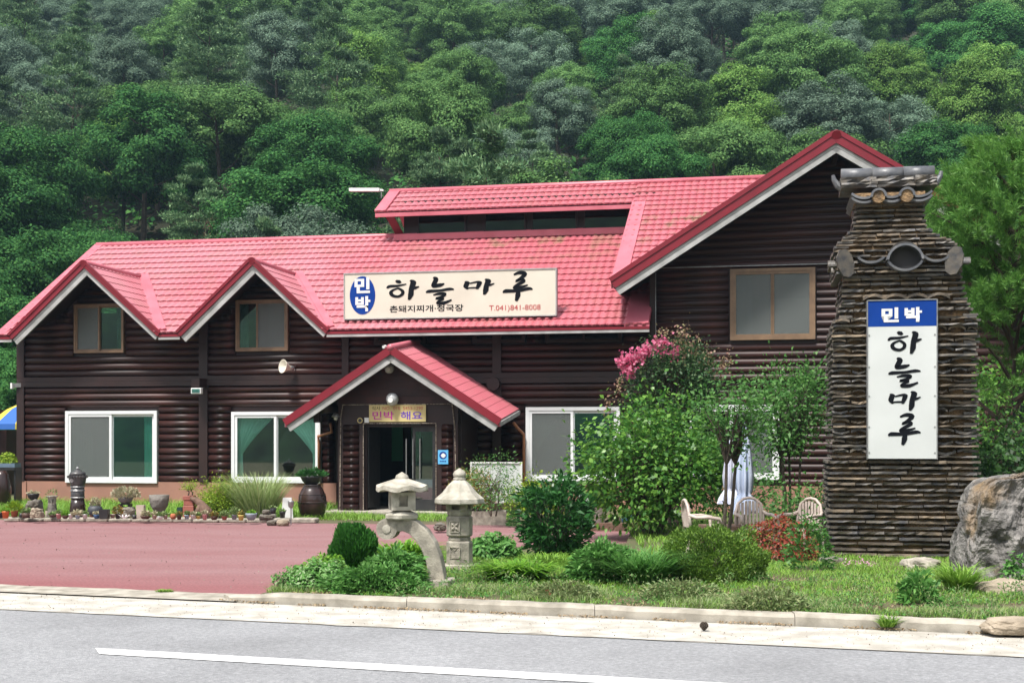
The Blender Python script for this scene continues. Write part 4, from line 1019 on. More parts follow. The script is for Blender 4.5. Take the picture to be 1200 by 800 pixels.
protos = {k: [None] * len(v) for k, v in PROTO.items()}
for (k, c, w_), lst in cells.items():
    lst.sort(key=lambda r: r[4])
    for i, r_ in enumerate(lst):
        nm = NAMEK[k]; lab = f'{nm} {w_}, {c}' if len(lst) == 1 else f'{ORD[i]} {nm} {w_}, {c}'
        j = int(rg.integers(len(PROTO[k]))); crown, trunk = PROTO[k][j]
        o = thing(ONAME[k], lab, 'tree', (r_[0], r_[1], r_[2] - .15), rg.uniform(0, 6.28), 'trees on the wooded hillside')
        s = r_[3]; o.scale = (s * rg.uniform(.9, 1.15), s * rg.uniform(.9, 1.15), s * rg.uniform(.9, 1.15))
        link('crown', crown, o); link('trunk', trunk, o)
print('trees', len(recs))
# undergrowth hides the hill between the trunks
P = []; 
for i in range(3000):
    y = rg.uniform(52, 185); x = rg.uniform(-.5, .5) * y; P.append((x, y, hillz(x, y) + .2))
P = np.array(P); n = 26
PP = (P[:, None, :] + sphere_pts(len(P) * n, rg).reshape(len(P), n, 3) * [1.3, 1.3, 1.0] * rg.uniform(.5, 1.2, size=(len(P), 1, 1))).reshape(-1, 3)
v, q = facing_leaves(PP, np.tile([0, -.3, 1.0], (len(PP), 1)), rg.uniform(.25, .6, len(PP)), .7, rg)
link('undergrowth', fastmesh('undergrowth', v, q, LM['dk']), kind='stuff')
props(C.objects['undergrowth'], 'dark low bushes between the trees on the hillside', 'undergrowth')
# ---- haze: pale air over the whole place
hz = MB().box(-175, 175, -90, 255, -1.2, 128).build('haze', None, None)
hm_ = bpy.data.materials.new('pale_air'); hm_.use_nodes = True; N = hm_.node_tree.nodes
for n_ in list(N):
    if n_.type == 'BSDF_PRINCIPLED': N.remove(n_)
pv = N.new('ShaderNodeVolumePrincipled'); pv.inputs['Color'].default_value = (0.5, 0.76, 1, 1); pv.inputs['Density'].default_value = 0.00036; pv.inputs['Anisotropy'].default_value = 0.2
hm_.node_tree.links.new(pv.outputs[0], N['Material Output'].inputs['Volume']); hz.data.materials.append(hm_); props(hz, 'thin pale summer haze over the hillside', 'haze', kind='stuff')
# ============================================================ the sign tower of stacked roof tiles
TY = 16.9
tc0 = at(1057, TY)
tower = thing('tile_tower', 'tall tapering sign tower of stacked broken roof tiles beside the grey boulder', 'tower', (tc0.x, TY, 0), -YAW)
def tt(px, dy=0.0):      # pixel -> tower x on its front plane (y = dy)
    k = (px - 600) / F; X0, Yb = tc0.x, TY
    return (k * (Yb + dy * CA) - X0 - dy * SA) / (CA + k * SA)
def tz(py, px=1057, dy=0.0):
    x = tt(px, dy); return HC + (HY - py) / F * (TY - x * SA + dy * CA)
# outline: (py, left px, right px, depth)
OUT = [(662, 974, 1134, 1.62), (600, 973, 1144, 1.62), (541, 972, 1147, 1.6), (539, 977, 1145, 1.5), (400, 977, 1145, 1.45), (377, 978, 1146, 1.45), (372, 985, 1146, 1.45), (350, 989, 1133, 1.35), (322, 990, 1127, 1.3),
       (318, 983, 1127, 1.4), (290, 978, 1126, 1.45), (283, 984, 1118, 1.3), (270, 995, 1098, 1.1), (258, 1005, 1086, .95), (240, 1007, 1084, .9), (226, 1007, 1084, .9)]
OUT = [(tz(py), tt(a), tt(b_), d) for py, a, b_, d in OUT]
def outline(z):
    for (z0, a0, b0, d0), (z1, a1, b1, d1) in zip(OUT[:-1], OUT[1:]):
        if z0 <= z <= z1 + 1e-6:
            f = (z - z0) / max(z1 - z0, 1e-6); return a0 + (a1 - a0) * f, b0 + (b1 - b0) * f, d0 + (d1 - d0) * f
    return (OUT[0][1:] if z < OUT[0][0] else OUT[-1][1:])
DC = 0.8                                     # front plane sits at y=0, depth runs back to d
def yb(d): return (1.6 - d) / 2              # front y for a level of depth d
# mortar core
core = MB(); lv = np.linspace(0, tz(228), 40); n = 0
for z in lv:
    a, b_, d = outline(z); y0_ = yb(d)
    j = lambda k: .02 * mnoise.noise(Vector((z * 9, k * 3.1, 0)))
    ring = []
    for k in range(9): ring.append((a + .05 + (b_ - a - .1) * k / 8, y0_ + .06 + j(k), z))
    for k in range(1, 7): ring.append((b_ - .05 + j(k + 20), y0_ + .06 + (d - .12) * k / 6, z))
    for k in range(1, 9): ring.append((b_ - .05 - (b_ - a - .1) * k / 8, y0_ + d - .06, z))
    for k in range(1, 6): ring.append((a + .05 + j(k + 40), y0_ + d - .06 - (d - .12) * k / 6, z))
    core.v += ring; n = len(ring)
for i in range(len(lv) - 1):
    for k in range(n): core.f.append((i * n + k, i * n + (k + 1) % n, (i + 1) * n + (k + 1) % n, (i + 1) * n + k))
core.f.append(tuple(range((len(lv) - 1) * n, len(lv) * n)))
core.build('mortar_core', M['mortar'], tower)
# piece meshes
def slabmesh(i, arc=0.0, m='shard'):
    rr = random.Random(i); mb = MB(); n = 5
    for k in range(n + 1):
        f = k / n; sag = arc * (1 - (2 * f - 1) ** 2) + rr.uniform(-.06, .06)
        for (y, z) in ((0, -.5), (0, .5), (1, .5), (1, -.5)):
            mb.v.append((f, y * 1.0 + (rr.uniform(-.06, .03) if y == 0 else 0), z + sag))
    for k in range(n):
        q = k * 4
        for e in range(4): mb.f.append((q + e, q + 4 + e, q + 4 + (e + 1) % 4, q + (e + 1) % 4))
    mb.f += [(0, 1, 2, 3), (n * 4 + 3, n * 4 + 2, n * 4 + 1, n * 4)]
    return mb.mesh('roof_tile', M[m])
SLB = [slabmesh(i) for i in range(6)]; SLW = [slabmesh(20 + i, 0, 'shard_warm') for i in range(5)]
ARC = [slabmesh(40 + i, rr_, 'shard_warm') for i, rr_ in enumerate((1.1, 1.4, .7, -.8))]; ARD = [slabmesh(60 + i, rr_, 'shard') for i, rr_ in enumerate((1.1, -.9, .7))]
rt = random.Random(5); count = 0; stuffparts = MB()
def piece(mesh, x0, x1, z, th, y, dep=.16, tilt=0.0):
    global count
    o = link('roof_tile', mesh, tower, (x0, y, z), (rt.uniform(-.03, .03), tilt * .6, rt.uniform(-.03, .03)), (x1 - x0, dep, th)); count += 1; return o
bx0, bx1 = tt(1016, -.05), tt(1098, -.05); bz0, bz1 = tz(537), tz(352)
def course(z, th, kind, lo=None, hi=None, L=(.2, .36), gap=.012, proud=0.0):
    a, b_, d = outline(z); a = a if lo is None else max(lo, a); b_ = b_ if hi is None else min(hi, b_); x = a - rt.uniform(0.0, .03)
    while x < b_ - .04:
        l = rt.uniform(*L); x1 = min(x + l, b_ + rt.uniform(-.01, .03))
        if b_ - x1 < .09: x1 = b_ + rt.uniform(-.005, .02)
        ms = {'d': SLB, 'w': SLW, 'a': ARC, 'e': ARD}[kind]
        if kind in 'dw' and rt.random() < .22: ms = SLW if kind == 'd' else SLB
        piece(rt.choice(ms), x, x1 - gap, z + rt.uniform(-.005, .005), th * rt.uniform(.75, 1.2), yb(d) - .02 - proud + rt.uniform(-.025, .015), .2, rt.uniform(-.012, .012))
        x = x1
z = 0.04                                    # broad base: tight courses of long dark tiles
k = 0
zb_top = tz(541)
while z < zb_top - .02:
    course(z, .030, 'w' if z < .28 or k % 6 == 3 else 'd', L=(.32, .62)); z += .0705; k += 1
course(zb_top, .035, 'w', L=(.2, .45), proud=.02)
z = zb_top + .07; k = 0                      # shaft: flat course, then arched shards, either side of the board
while z < tz(378):
    for lo, hi in ((None, bx0), (bx1, None)):
        course(z, .028, 'd' if k % 3 else 'w', lo, hi, L=(.45, .8), gap=.006, proud=.035)
        course(z + .065, .03, 'e' if rt.random() < .4 else 'a', lo, hi, L=(.17, .27), gap=.02)
    z += .131; k += 1
for py in (372, 362, 354, 345, 338, 331, 325):      # shoulder
    for lo, hi in (((None, bx0), (bx1, None)) if py > 350 else ((None, None),)): course(tz(py), .03, 'w' if py % 2 else 'd', lo, hi, L=(.16, .5))
for i in range(4):                           # arched row over the board
    x = tt(1012) + i * .27; piece(ARC[1], x, x + .27, tz(349), .035, yb(1.4) - .06, .2)
z = tz(312)
while z < tz(288):
    a, b_, d = outline(z); course(z, .026, 'd', L=(.25, .5)); z += .075
z = tz(284)
while z < tz(229):
    course(z, .026, 'w' if rt.random() < .6 else 'd', L=(.2, .5)); z += .068
print('tower pieces', count)
# sides and back: the same tiles joined
def side_course(z, th):
    a, b_, d = outline(z); y = yb(d)
    while y < yb(d) + d:
        l = rt.uniform(.25, .5)
        for sx, xx in ((-1, a), (1, b_)):
            j = rt.uniform(-.02, .02)
            x0, x1 = (xx - .03 + j, xx + .15) if sx < 0 else (xx - .15, xx + .03 + j)
            stuffparts.box(x0, x1, y + .01, min(y + l, yb(d) + d), z - th / 2, z + th / 2)
        y += l
    x = a
    while x < b_: l = rt.uniform(.25, .5); stuffparts.box(x, min(x + l - .01, b_), yb(d) + d - .12, yb(d) + d + .02, z - th / 2, z + th / 2); x += l
z = .04
while z < tz(229): side_course(z, .03); z += .0705
stuffparts.build('side_tiles', M['shard'], tower, kind='stuff')
# ledge with pipe-like giwa tiles
def giwa(x, y, z, r, ln, ang0, ang1, name='giwa_tile', m='shard_cap', th=.03, axis='y', seg=10, yaw=0.0, pitch=0.0):
    mb = MB(); ps = []
    for s in (0, 1):
        for rr in (r, r - th):
            for k in range(seg + 1):
                a = ang0 + (ang1 - ang0) * k / seg; ps.append((rr * math.cos(a), s * ln, rr * math.sin(a)))
    n = seg + 1; mb.v = ps
    for k in range(seg):
        mb.f += [(k, k + 1, n * 2 + k + 1, n * 2 + k), (n + k + 1, n + k, n * 3 + k, n * 3 + k + 1), (k + 1, k, n + k, n + k + 1), (2 * n + k, 2 * n + k + 1, 3 * n + k + 1, 3 * n + k)]
    mb.f += [(0, 2 * n, 3 * n, n), (n - 1, 2 * n - 1, 4 * n - 1, 3 * n - 1)]
    return mb.build(name, M[m], tower, loc=(x, y, z), rot=(pitch, 0, yaw))
PI = math.pi
yl = yb(1.45) - .1
# central opening: arched cover tile over a trough tile
xo, zo = tt(1060, yl), tz(307)
giwa(xo, yl - .13, zo - .01, .235, .5, 0.12, PI - .12, m='shard_cap'); giwa(xo, yl - .11, zo + .13, .265, .5, PI + .55, 2 * PI - .55, m='shard_cap')
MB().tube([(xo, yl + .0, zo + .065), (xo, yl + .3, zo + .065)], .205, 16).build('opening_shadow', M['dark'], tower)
# side trough tiles and upright cover tiles at the corners
for px_, r_, dz in ((1021, .24, .13), (1098, .24, .13)):
    giwa(tt(px_, yl), yl, tz(300) + dz + .02, r_, .45, PI + .75, 2 * PI - .75, m='shard_cap')
for sx, px_ in ((-1, 991), (1, 1118)):
    x = tt(px_, yl); mb = MB()
    poly = [(-.07, -.17), (-.11, -.05), (-.10, .08), (-.04, .17), (.04, .17), (.10, .08), (.11, -.05), (.07, -.17), (0, -.2)]
    poly = [(x_ * 1.0 + .05 * sx * 0, z_) for x_, z_ in poly]
    mb.prism(poly, 0, .05); o = mb.build('corner_tile', M['shard'], tower, loc=(x, yl - .02, tz(306)), rot=(0, R(-14 * sx * -1), R(-18 * sx)))
    giwa(x - sx * .02, yl + .18, tz(309), .085, .24, 0, PI, yaw=R(90 * -sx), m='shard', th=.02)
    giwa(x - sx * .04, yl + .6, tz(312), .10, .2, 0, PI, yaw=R(90 * -sx), m='shard', th=.02)
course(tz(322), .035, 'd', L=(.3, .6), proud=.06); course(tz(317), .03, 'w', L=(.2, .4), proud=.05)
# cap: trough tiles, two round ends, stacked flat courses, ridge tiles, upturned ends
yc = yb(.9) - .14
for px_, r_ in ((1013, .25), (1045, .25), (1077, .25)):
    for dz in (0, .07): giwa(tt(px_, yc), yc - .02, tz(233) + .24 + dz * .8, .25, 1.15, PI + .8, 2 * PI - .8, m='shard_cap')
for px_ in (1029, 1062):
    x = tt(px_, yc); giwa(x, yc - .12, tz(227), .105, 1.3, -.1, PI + .1, m='shard_cap'); MB().tube([(x, yc - .1, tz(227) - .005), (x, yc - .04, tz(227) - .005)], .085, 14).build('clay_plug', M['mortar'], tower)
MB().box(tt(1003), tt(1088), yb(.9), yb(.9) + .9, tz(233), tz(219)).build('cap_bed', M['mortar'], tower)
ym = .8
for i, (py, ex) in enumerate(((217, 0), (213, .0), (209, .02), (206, .03))):
    xa, xb_ = tt(986, .4) - ex * .3, tt(1099, .4) + ex * .3; x = xa
    while x < xb_ - .1:
        l = rt.uniform(.35, .55); x1 = min(x + l, xb_); x1 = xb_ if xb_ - x1 < .15 else x1
        link('roof_tile', rt.choice(SLB), tower, (x, ym - .42 + i * .03, tz(py, dy=.4)), None, (x1 - x - .008, .7 - i * .06, .032)); x = x1
xa, xb_ = tt(986, .5), tt(1097, .5)
for i in range(3):
    x0 = xa + (xb_ - xa) * i / 3; l = (xb_ - xa) / 3
    mb = MB(); mb.tube([(x0 + .004, ym - .12, tz(201, dy=.5)), (x0 + l - .004, ym - .12, tz(201, dy=.5))], [.10, .095], 12); mb.build('ridge_tile', M['shard_cap'], tower, smooth=True)
for sx, px_ in ((-1, 983), (1, 1100)):
    x = tt(px_, .4); mb = MB()
    mb.tube([(x - sx * .10, ym - .15, tz(217, dy=.4)), (x - sx * .0, ym - .15, tz(211, dy=.4)), (x + sx * .05, ym - .15, tz(204, dy=.4)), (x + sx * .065, ym - .15, tz(198, dy=.4))], [.055, .05, .035, .022], 8)
    mb.build('upturned_end_tile', M['shard_cap'], tower)
# the board
sb = thing('tower_sign', 'upright white sign board with blue head and black brush letters on the tile tower', 'sign', (tc0.x, TY, 0), -YAW)
zsplit = tz(383)
MB().box(bx0 + .01, bx1 - .01, -.09, .12, bz0, zsplit).build('white_panel', M['sign_white'], sb)
MB().box(bx0 + .01, bx1 - .01, -.092, .12, zsplit + .001, bz1 - .01).build('blue_panel', M['blue'], sb)
m = MB(); m.box(bx0 - .005, bx0 + .01, -.10, .1, bz0 - .01, bz1).box(bx1 - .01, bx1 + .005, -.10, .1, bz0 - .01, bz1).box(bx0 + .01, bx1 - .01, -.10, .1, bz1 - .01, bz1 + .005)
m.build('frame', M['metal'], sb)
for px_, ch in ((1034, '민'), (1061, '박')): text(sb, ch, tt(px_ - 1, -.09), tz(378), .215, .19, M['white'], -.097, bold=.045)
for key, y0_, y1_ in (('ha', 415, 389), ('neul', 453, 420), ('ma', 481, 459), ('ru', 521, 486)):
    xa = 1042 if key != 'neul' else 1042; glyph(sb, key, tt(1041, -.09), tz(y0_), .40, tz(y1_) - tz(y0_), M['ink'], -.094)
rv = MB()
for py in (393, 430, 464, 500, 530):
    for px_ in (1018.6, 1095.5): x = tt(px_, -.09); rv.box(x - .008, x + .008, -.097, -.09, tz(py) - .008, tz(py) + .008)
rv.build('rivets', M['metal'], sb)

# ============================================================ rocks
def rock(name, label, c, dims, m, seed, rz=0, rough=.28, sub=4, flat=0.0, cut=None, group=None):
    bm = bmesh.new(); bmesh.ops.create_icosphere(bm, subdivisions=sub, radius=1)
    for v_ in bm.verts:
        p = v_.co.copy(); q = p.copy()
        mx_ = max(abs(q.x), abs(q.y), abs(q.z)); q = q.lerp(q / mx_, .45)
        nz = mnoise.fractal(p * 1.1 + Vector((seed, 0, 0)), 1.0, 2.0, 5) * rough + .5 * rough * mnoise.noise(p * 4 + Vector((seed, 2, 0))) * .5
        cell = mnoise.cell(p * 2.2 + Vector((seed, 5, 1))) * rough * .12
        q *= (1 + nz + cell); v_.co = Vector((q.x * dims[0] / 2, q.y * dims[1] / 2, q.z * dims[2] / 2))
    me = bpy.data.meshes.new(name); bm.to_mesh(me); bm.free(); me.materials.append(M[m]); me.shade_smooth() if m == 'x' else None
    o = link(name, me, None, c, (0, 0, rz)); return props(o, label, 'rock', group)
def bounds_rock(name, label, px0, px1, py0, py1, Y, depth, m, seed, **k):
    x0, x1 = at(px0, Y).x, at(px1, Y).x; z0, z1 = pz(py1, Y), pz(py0, Y)
    return rock(name, label, ((x0 + x1) / 2, Y, (z0 + z1) / 2), ((x1 - x0) * .92, depth, (z1 - z0) * .95), m, seed, **k)
# big boulder: its own outline
bm = bmesh.new(); bmesh.ops.create_icosphere(bm, subdivisions=6, radius=1)
BY = 14.6
def bl(z):    # outline of the boulder at relative height 0..1 -> left, right
    L = [(0, -1.0), (.15, -.99), (.4, -.91), (.65, -.82), (.88, -.68), (.96, -.52), (1.0, -.35)]
    for (a, x), (b_, y) in zip(L[:-1], L[1:]):
        if a <= z <= b_: return x + (y - x) * (z - a) / (b_ - a)
    return -.35
bw = (at(1243, BY).x - at(1126, BY).x) / 1.0; bh = pz(556, BY) + .1
for v_ in bm.verts:
    p = v_.co.copy(); mx_ = max(abs(p.x), abs(p.y), abs(p.z)); q = p.lerp(p / mx_, .93)
    zr = (q.z + 1) / 2; lx = bl(zr)
    x = (q.x + 1) / 2; X = lx + (0.95 - lx) * x
    nz = .06 * mnoise.fractal(p * 2.2, 1.0, 2.0, 6) + .05 * mnoise.noise(p * 1.2) + .035 * abs(mnoise.noise(Vector((p.x * 3, p.y * 3, p.z * 6))))
    v_.co = Vector((X * bw * .5, q.y * .42 * (1 - .35 * zr) + nz * 1.2 * (1 if q.y > 0 else -1), zr * bh - .1)) + p * nz * 1.1
me = bpy.data.meshes.new('boulder'); bm.to_mesh(me); bm.free()
def bouldermat():
    m = mat('boulder_stone', (0.24, 0.225, 0.21), rough=.85, noise=(5.5, (0.085, 0.08, 0.075), .13, 15), bump=(16, 1.0, .07))
    t = m.node_tree; N = t.nodes; L = t.links; b = N['Principled BSDF']; src = b.inputs['Base Color'].links[0].from_socket
    tc = N.new('ShaderNodeTexCoord'); n = N.new('ShaderNodeTexNoise'); n.inputs['Scale'].default_value = 1.9; n.inputs['Detail'].default_value = 7; L.new(tc.outputs['Object'], n.inputs[0])
    mr = N.new('ShaderNodeMapRange'); mr.inputs[1].default_value = .52; mr.inputs[2].default_value = .66; mr.inputs[4].default_value = .75; L.new(n.outputs[0], mr.inputs[0])
    mx = N.new('ShaderNodeMix'); mx.data_type = 'RGBA'; mx.inputs[7].default_value = (0.24, 0.155, 0.07, 1); L.new(mr.outputs[0], mx.inputs[0]); L.new(src, mx.inputs[6]); L.new(mx.outputs[2], b.inputs['Base Color'])
    return m
M['boulder'] = bouldermat(); me.materials.append(M['boulder'])
o = link('boulder', me, None, (at(1126, BY).x + bw * .5, BY, -0.03)); props(o, 'big upright grey and ochre boulder right of the tile tower', 'rock')
bounds_rock('flat_rock', 'smooth tan driftwood-like rock at the foot of the big boulder', 1136, 1232, 678, 714, 13.2, .6, 'rock_tan', 3.3, rough=.22)
bounds_rock('flat_rock', 'flat pale slab of rock lying over the right end of the kerb', 1150, 1222, 722, 743, 10.72, .3, 'rock_tan', 8.1, rough=.16)
bounds_rock('flat_rock', 'light grey flat rock in the grass before the tower base', 1057, 1101, 653, 674, 15.6, .45, 'stone', 5.5, rough=.2, rz=.3)
bounds_rock('garden_rock', 'small grey rock left of the tower base', 960, 993, 652, 672, 16.2, .35, 'rock', 12.5)
bounds_rock('garden_rock', 'small rough stone behind the arched lantern foot', 500, 540, 648, 668, 15.4, .3, 'stone', 2.5) if 0 else None
bounds_rock('garden_rock', 'pale stone at the court corner left of the groundcover', 333, 352, 676, 690, 13.9, .3, 'stone_pale', 9.5)
bounds_rock('garden_rock', 'small grey stone by the door path behind the lanterns', 508, 523, 612, 622, 22.5, .3, 'rock', 7.5)
# pine cone on the gutter
c = gp(825, 738, 0); mb = MB()
for i in range(7):
    for k in range(8):
        a = k * .785 + i * .39; r_ = .03 * math.sin((i + 1) / 8 * 3.1) + .008; zz_ = i * .009
        mb.tube([(0, 0, zz_), (r_ * math.cos(a), r_ * math.sin(a), zz_ + .012)], [.008, .006], 4)
o = mb.build('pine_cone', M['bark']); o.location = (c.x, c.y, 0.002); props(o, 'small dark pine cone on the pale roadside concrete', 'pine cone')

# ============================================================ stone lanterns
LY = 13.7
cL = at(472, LY); sl_ = LY / F                 # metres per pixel there
lan = thing('arched_lantern', 'pale stone lantern with a wavy hat on a curved arching leg', 'stone lantern', (cL.x, LY, 0.05), R(-9))
def lz(py): return pz(py, LY) - .05
def lx(px): return (px - 472) * sl_
# foot arm: arch from the scroll at left, over, and down to the base at right
arch = [(-20, 620, 22), (-9, 614, 18), (3, 613, 17), (14, 617, 17), (24, 626, 18), (32, 638, 18), (38, 653, 18), (41, 668, 18), (42, 680, 20)]
mb = MB(); pts = [(lx(472 + x), lz(y), w_ * sl_) for x, y, w_ in arch]
vs = []
for i, (x, z, w_) in enumerate(pts):
    a = pts[max(i - 1, 0)]; b_ = pts[min(i + 1, len(pts) - 1)]; d = Vector((b_[0] - a[0], b_[1] - a[1])).normalized(); nrm = Vector((-d.y, d.x))
    for s, y in ((1, -.085), (1, .085), (-1, .085), (-1, -.085)): vs.append((x + nrm.x * w_ / 2 * s, y, z + nrm.y * w_ / 2 * s))
mb.v = vs
for i in range(len(pts) - 1):
    for e in range(4): mb.f.append((i * 4 + e, (i + 1) * 4 + e, (i + 1) * 4 + (e + 1) % 4, i * 4 + (e + 1) % 4))
mb.f += [(0, 1, 2, 3), (len(vs) - 1, len(vs) - 2, len(vs) - 3, len(vs) - 4)]
o = mb.build('curved_leg', M['stone'], lan); md = o.modifiers.new('s', 'BEVEL'); md.width = .012; md.segments = 2
MB().tube([(lx(455), -.09, lz(619)), (lx(455), .09, lz(619))], 12.5 * sl_, 18).build('scroll', M['stone'], lan)
MB().tube([(lx(455), -.10, lz(619)), (lx(455), -.09, lz(619))], 5 * sl_, 14).build('scroll_boss', M['stone_pale'], lan)
MB().box(lx(503), lx(531), -.17, .17, -.04, lz(677)).build('base_block', M['stone'], lan, bevel=.01)
cxl = lx(471)
MB().lathe([(.16, lz(608)), (.19, lz(607)), (.195, lz(602)), (.10, lz(598)), (.08, lz(597))][::1], 6, (cxl, 0, 0), rot=.2).build('platform', M['stone_pale'], lan, bevel=.006)
m = MB(); bw_, z0, z1 = .125, lz(597), lz(576)
m.box(-bw_, bw_, -bw_, bw_, z0, z0 + .04).box(-bw_, bw_, -bw_, bw_, z1 - .04, z1)
for sx in (-1, 1):
    for sy in (-1, 1): m.box(min(sx * bw_, sx * .045), max(sx * bw_, sx * .045), min(sy * bw_, sy * .045), max(sy * bw_, sy * .045), z0 + .04, z1 - .04)
m.box(-.05, .05, -.05, .05, z0 + .04, z1 - .04)
o = m.build('light_box', M['stone_pale'], lan, loc=(cxl, 0, 0), rot=(0, 0, R(22)))
# wavy roof
mb = MB(); n = 36; rings = [(0.0, .105), (.07, .10), (.175, .055), (.258, .012), (.262, -.035), (.18, -.03), (.0, -.02)]
for (r_, z_) in rings:
    for k in range(n):
        a = 2 * PI * k / n; wv = .5 + .5 * math.cos(6 * a); mb.v.append((cxl + r_ * (1 + .06 * wv) * math.cos(a), r_ * (1 + .06 * wv) * math.sin(a) * .95, lz(572) + z_ + wv * (r_ / .3) ** 2 * .035))
for i in range(len(rings) - 1):
    for k in range(n): mb.f.append((i * n + k, i * n + (k + 1) % n, (i + 1) * n + (k + 1) % n, (i + 1) * n + k))
mb.build('wavy_roof', M['stone_pale'], lan, smooth=False)
MB().lathe([(.05, 0), (.068, .012), (.072, .035), (.062, .065), (.03, .085), (.008, .10)], 16, (cxl, 0, lz(564))).build('finial', M['stone_pale'], lan, smooth=True)

RY = 15.6; cR = at(538.5, RY); sr = RY / F
lan2 = thing('pagoda_lantern', 'squat stone lantern with a steep faceted roof and carved flower block', 'stone lantern', (cR.x, RY, 0.05), R(-20))
def rz_(py): return pz(py, RY) - .05
def blk(py0, py1, hw, name='stone_block', m='stone', taper=1.0):
    z0, z1 = rz_(py1), rz_(py0); mb = MB(); h = hw * sr
    mb.lathe([(h * .96, z0), (h * 1.06, z0 + .02), (h * 1.06 * taper, z1 - .02), (h * .96 * taper, z1)], 8, rot=0)
    for i, v_ in enumerate(mb.v):
        pass
    return mb.build(name, M[m], lan2)
blk(633, 662, 14.5); blk(628, 634, 12.5, 'neck_block'); blk(604, 628, 14.5); blk(596, 604, 13.6, 'neck_block')
MB().box(-.2, .2, -.2, .2, -.06, rz_(660)).build('base_slab', M['stone'], lan2, bevel=.01)
# carved flower on the block face: raised petals in a frame
def carve(zc, k):
    mb = MB(); yf = -14.5 * sr * 0.985; s = .058
    mb.box(-s - .01, -s, yf - .01, yf + .03, zc - s, zc + s).box(s, s + .01, yf - .01, yf + .03, zc - s, zc + s).box(-s, s, yf - .01, yf + .03, zc + s, zc + s + .01).box(-s, s, yf - .01, yf + .03, zc - s - .01, zc - s)
    if k == 0:
        for a in (45, 135, 225, 315):
            c_, s_ = math.cos(R(a)), math.sin(R(a)); mb.tube([(0, yf, zc), (c_ * .035, yf - .004, zc + s_ * .035), (c_ * .068, yf, zc + s_ * .068)], [.008, .02, .006], 6)
        mb.tube([(0, yf - .012, zc), (0, yf + .01, zc)], .014, 8)
    else:
        mb.tube([(-.05, yf, zc - .05), (-.055, yf, zc + .03), (-.03, yf, zc + .055), (0, yf, zc + .02), (.03, yf, zc + .055), (.055, yf, zc + .03), (.05, yf, zc - .05)], .008, 6)
    mb.build('carving', M['stone'], lan2)
carve((rz_(604) + rz_(628)) / 2, 0); carve((rz_(634) + rz_(658)) / 2, 1)
m = MB(); z0, z1 = rz_(597), rz_(587); bw_ = .125
for sx in (-1, 1):
    for sy in (-1, 1): m.box(min(sx * bw_, sx * .05), max(sx * bw_, sx * .05), min(sy * bw_, sy * .05), max(sy * bw_, sy * .05), z0, z1)
m.box(-.045, .045, -.045, .045, z0, z1); m.build('light_box', M['stone'], lan2)
mb = MB(); n = 8
RG = [(.29, rz_(590)), (.30, rz_(589)), (.295, rz_(584)), (.21, rz_(577)), (.145, rz_(569)), (.075, rz_(562)), (.06, rz_(561))]
mb.lathe([(.12, rz_(588)), *RG], 8); mb.build('faceted_roof', M['stone_pale'], lan2, bevel=.004)
MB().lathe([(.075, 0), (.078, .02), (.06, .03), (.078, .045), (.08, .075), (.06, .105), (.03, .125), (.008, .14)], 16, (0, 0, rz_(562))).build('finial', M['stone_pale'], lan2, smooth=True)

# ============================================================ garden plants
G = {}
G['lawn'] = leafmat('lawn_blades', [(0.11, 0.24, 0.025), (0.19, 0.37, 0.045), (0.30, 0.47, 0.09)], .35)
G['dry'] = leafmat('weedy_blades', [(0.14, 0.21, 0.07), (0.22, 0.30, 0.12), (0.33, 0.34, 0.17)], .3)
G['weed'] = leafmat('weed_leaves', [(0.06, 0.18, 0.035), (0.11, 0.29, 0.06), (0.20, 0.40, 0.11)], .35)
G['lime'] = leafmat('lime_leaves', [(0.10, 0.26, 0.02), (0.16, 0.36, 0.03), (0.26, 0.45, 0.06)], .4)
G['cover'] = leafmat('groundcover_leaves', [(0.05, 0.17, 0.02), (0.09, 0.25, 0.04), (0.14, 0.32, 0.07), (0.35, 0.45, 0.25)], .3)
G['conifer'] = leafmat('clipped_conifer_leaves', [(0.02, 0.09, 0.012), (0.035, 0.15, 0.02), (0.06, 0.21, 0.03)], .2)
G['juniper'] = leafmat('juniper_leaves', [(0.05, 0.11, 0.015), (0.11, 0.22, 0.025), (0.22, 0.35, 0.06)], .25)
G['dark'] = leafmat('glossy_dark_leaves', [(0.018, 0.07, 0.018), (0.03, 0.12, 0.028), (0.06, 0.19, 0.045)], .25, rough=.35)
G['tree'] = leafmat('magnolia_leaves', [(0.035, 0.12, 0.02), (0.06, 0.19, 0.03), (0.13, 0.30, 0.045), (0.19, 0.38, 0.06)], .4, rough=.38)
G['myrtle'] = leafmat('crape_myrtle_leaves', [(0.02, 0.06, 0.018), (0.035, 0.10, 0.03), (0.09, 0.14, 0.05)], .3)
G['pink'] = leafmat('pink_blossom', [(0.66, 0.09, 0.22), (0.7, 0.18, 0.32), (0.6, 0.26, 0.34)], .4)
G['bud'] = leafmat('pale_seed_heads', [(0.32, 0.18, 0.13), (0.25, 0.24, 0.11), (0.45, 0.22, 0.2)], .3)
G['airy'] = leafmat('airy_shrub_leaves', [(0.045, 0.15, 0.03), (0.08, 0.22, 0.045), (0.15, 0.31, 0.08)], .4)
G['red'] = leafmat('red_shrub_leaves', [(0.22, 0.03, 0.02), (0.35, 0.06, 0.035), (0.16, 0.05, 0.02), (0.08, 0.12, 0.03)], .3)
G['near_pine'] = leafmat('bright_pine_needles', [(0.07, 0.19, 0.035), (0.12, 0.29, 0.055), (0.22, 0.42, 0.09)], .3)
G['far_green'] = leafmat('dark_maple_leaves', [(0.015, 0.05, 0.012), (0.03, 0.09, 0.02), (0.06, 0.15, 0.03)], .3)  # the maple bush's own dark green
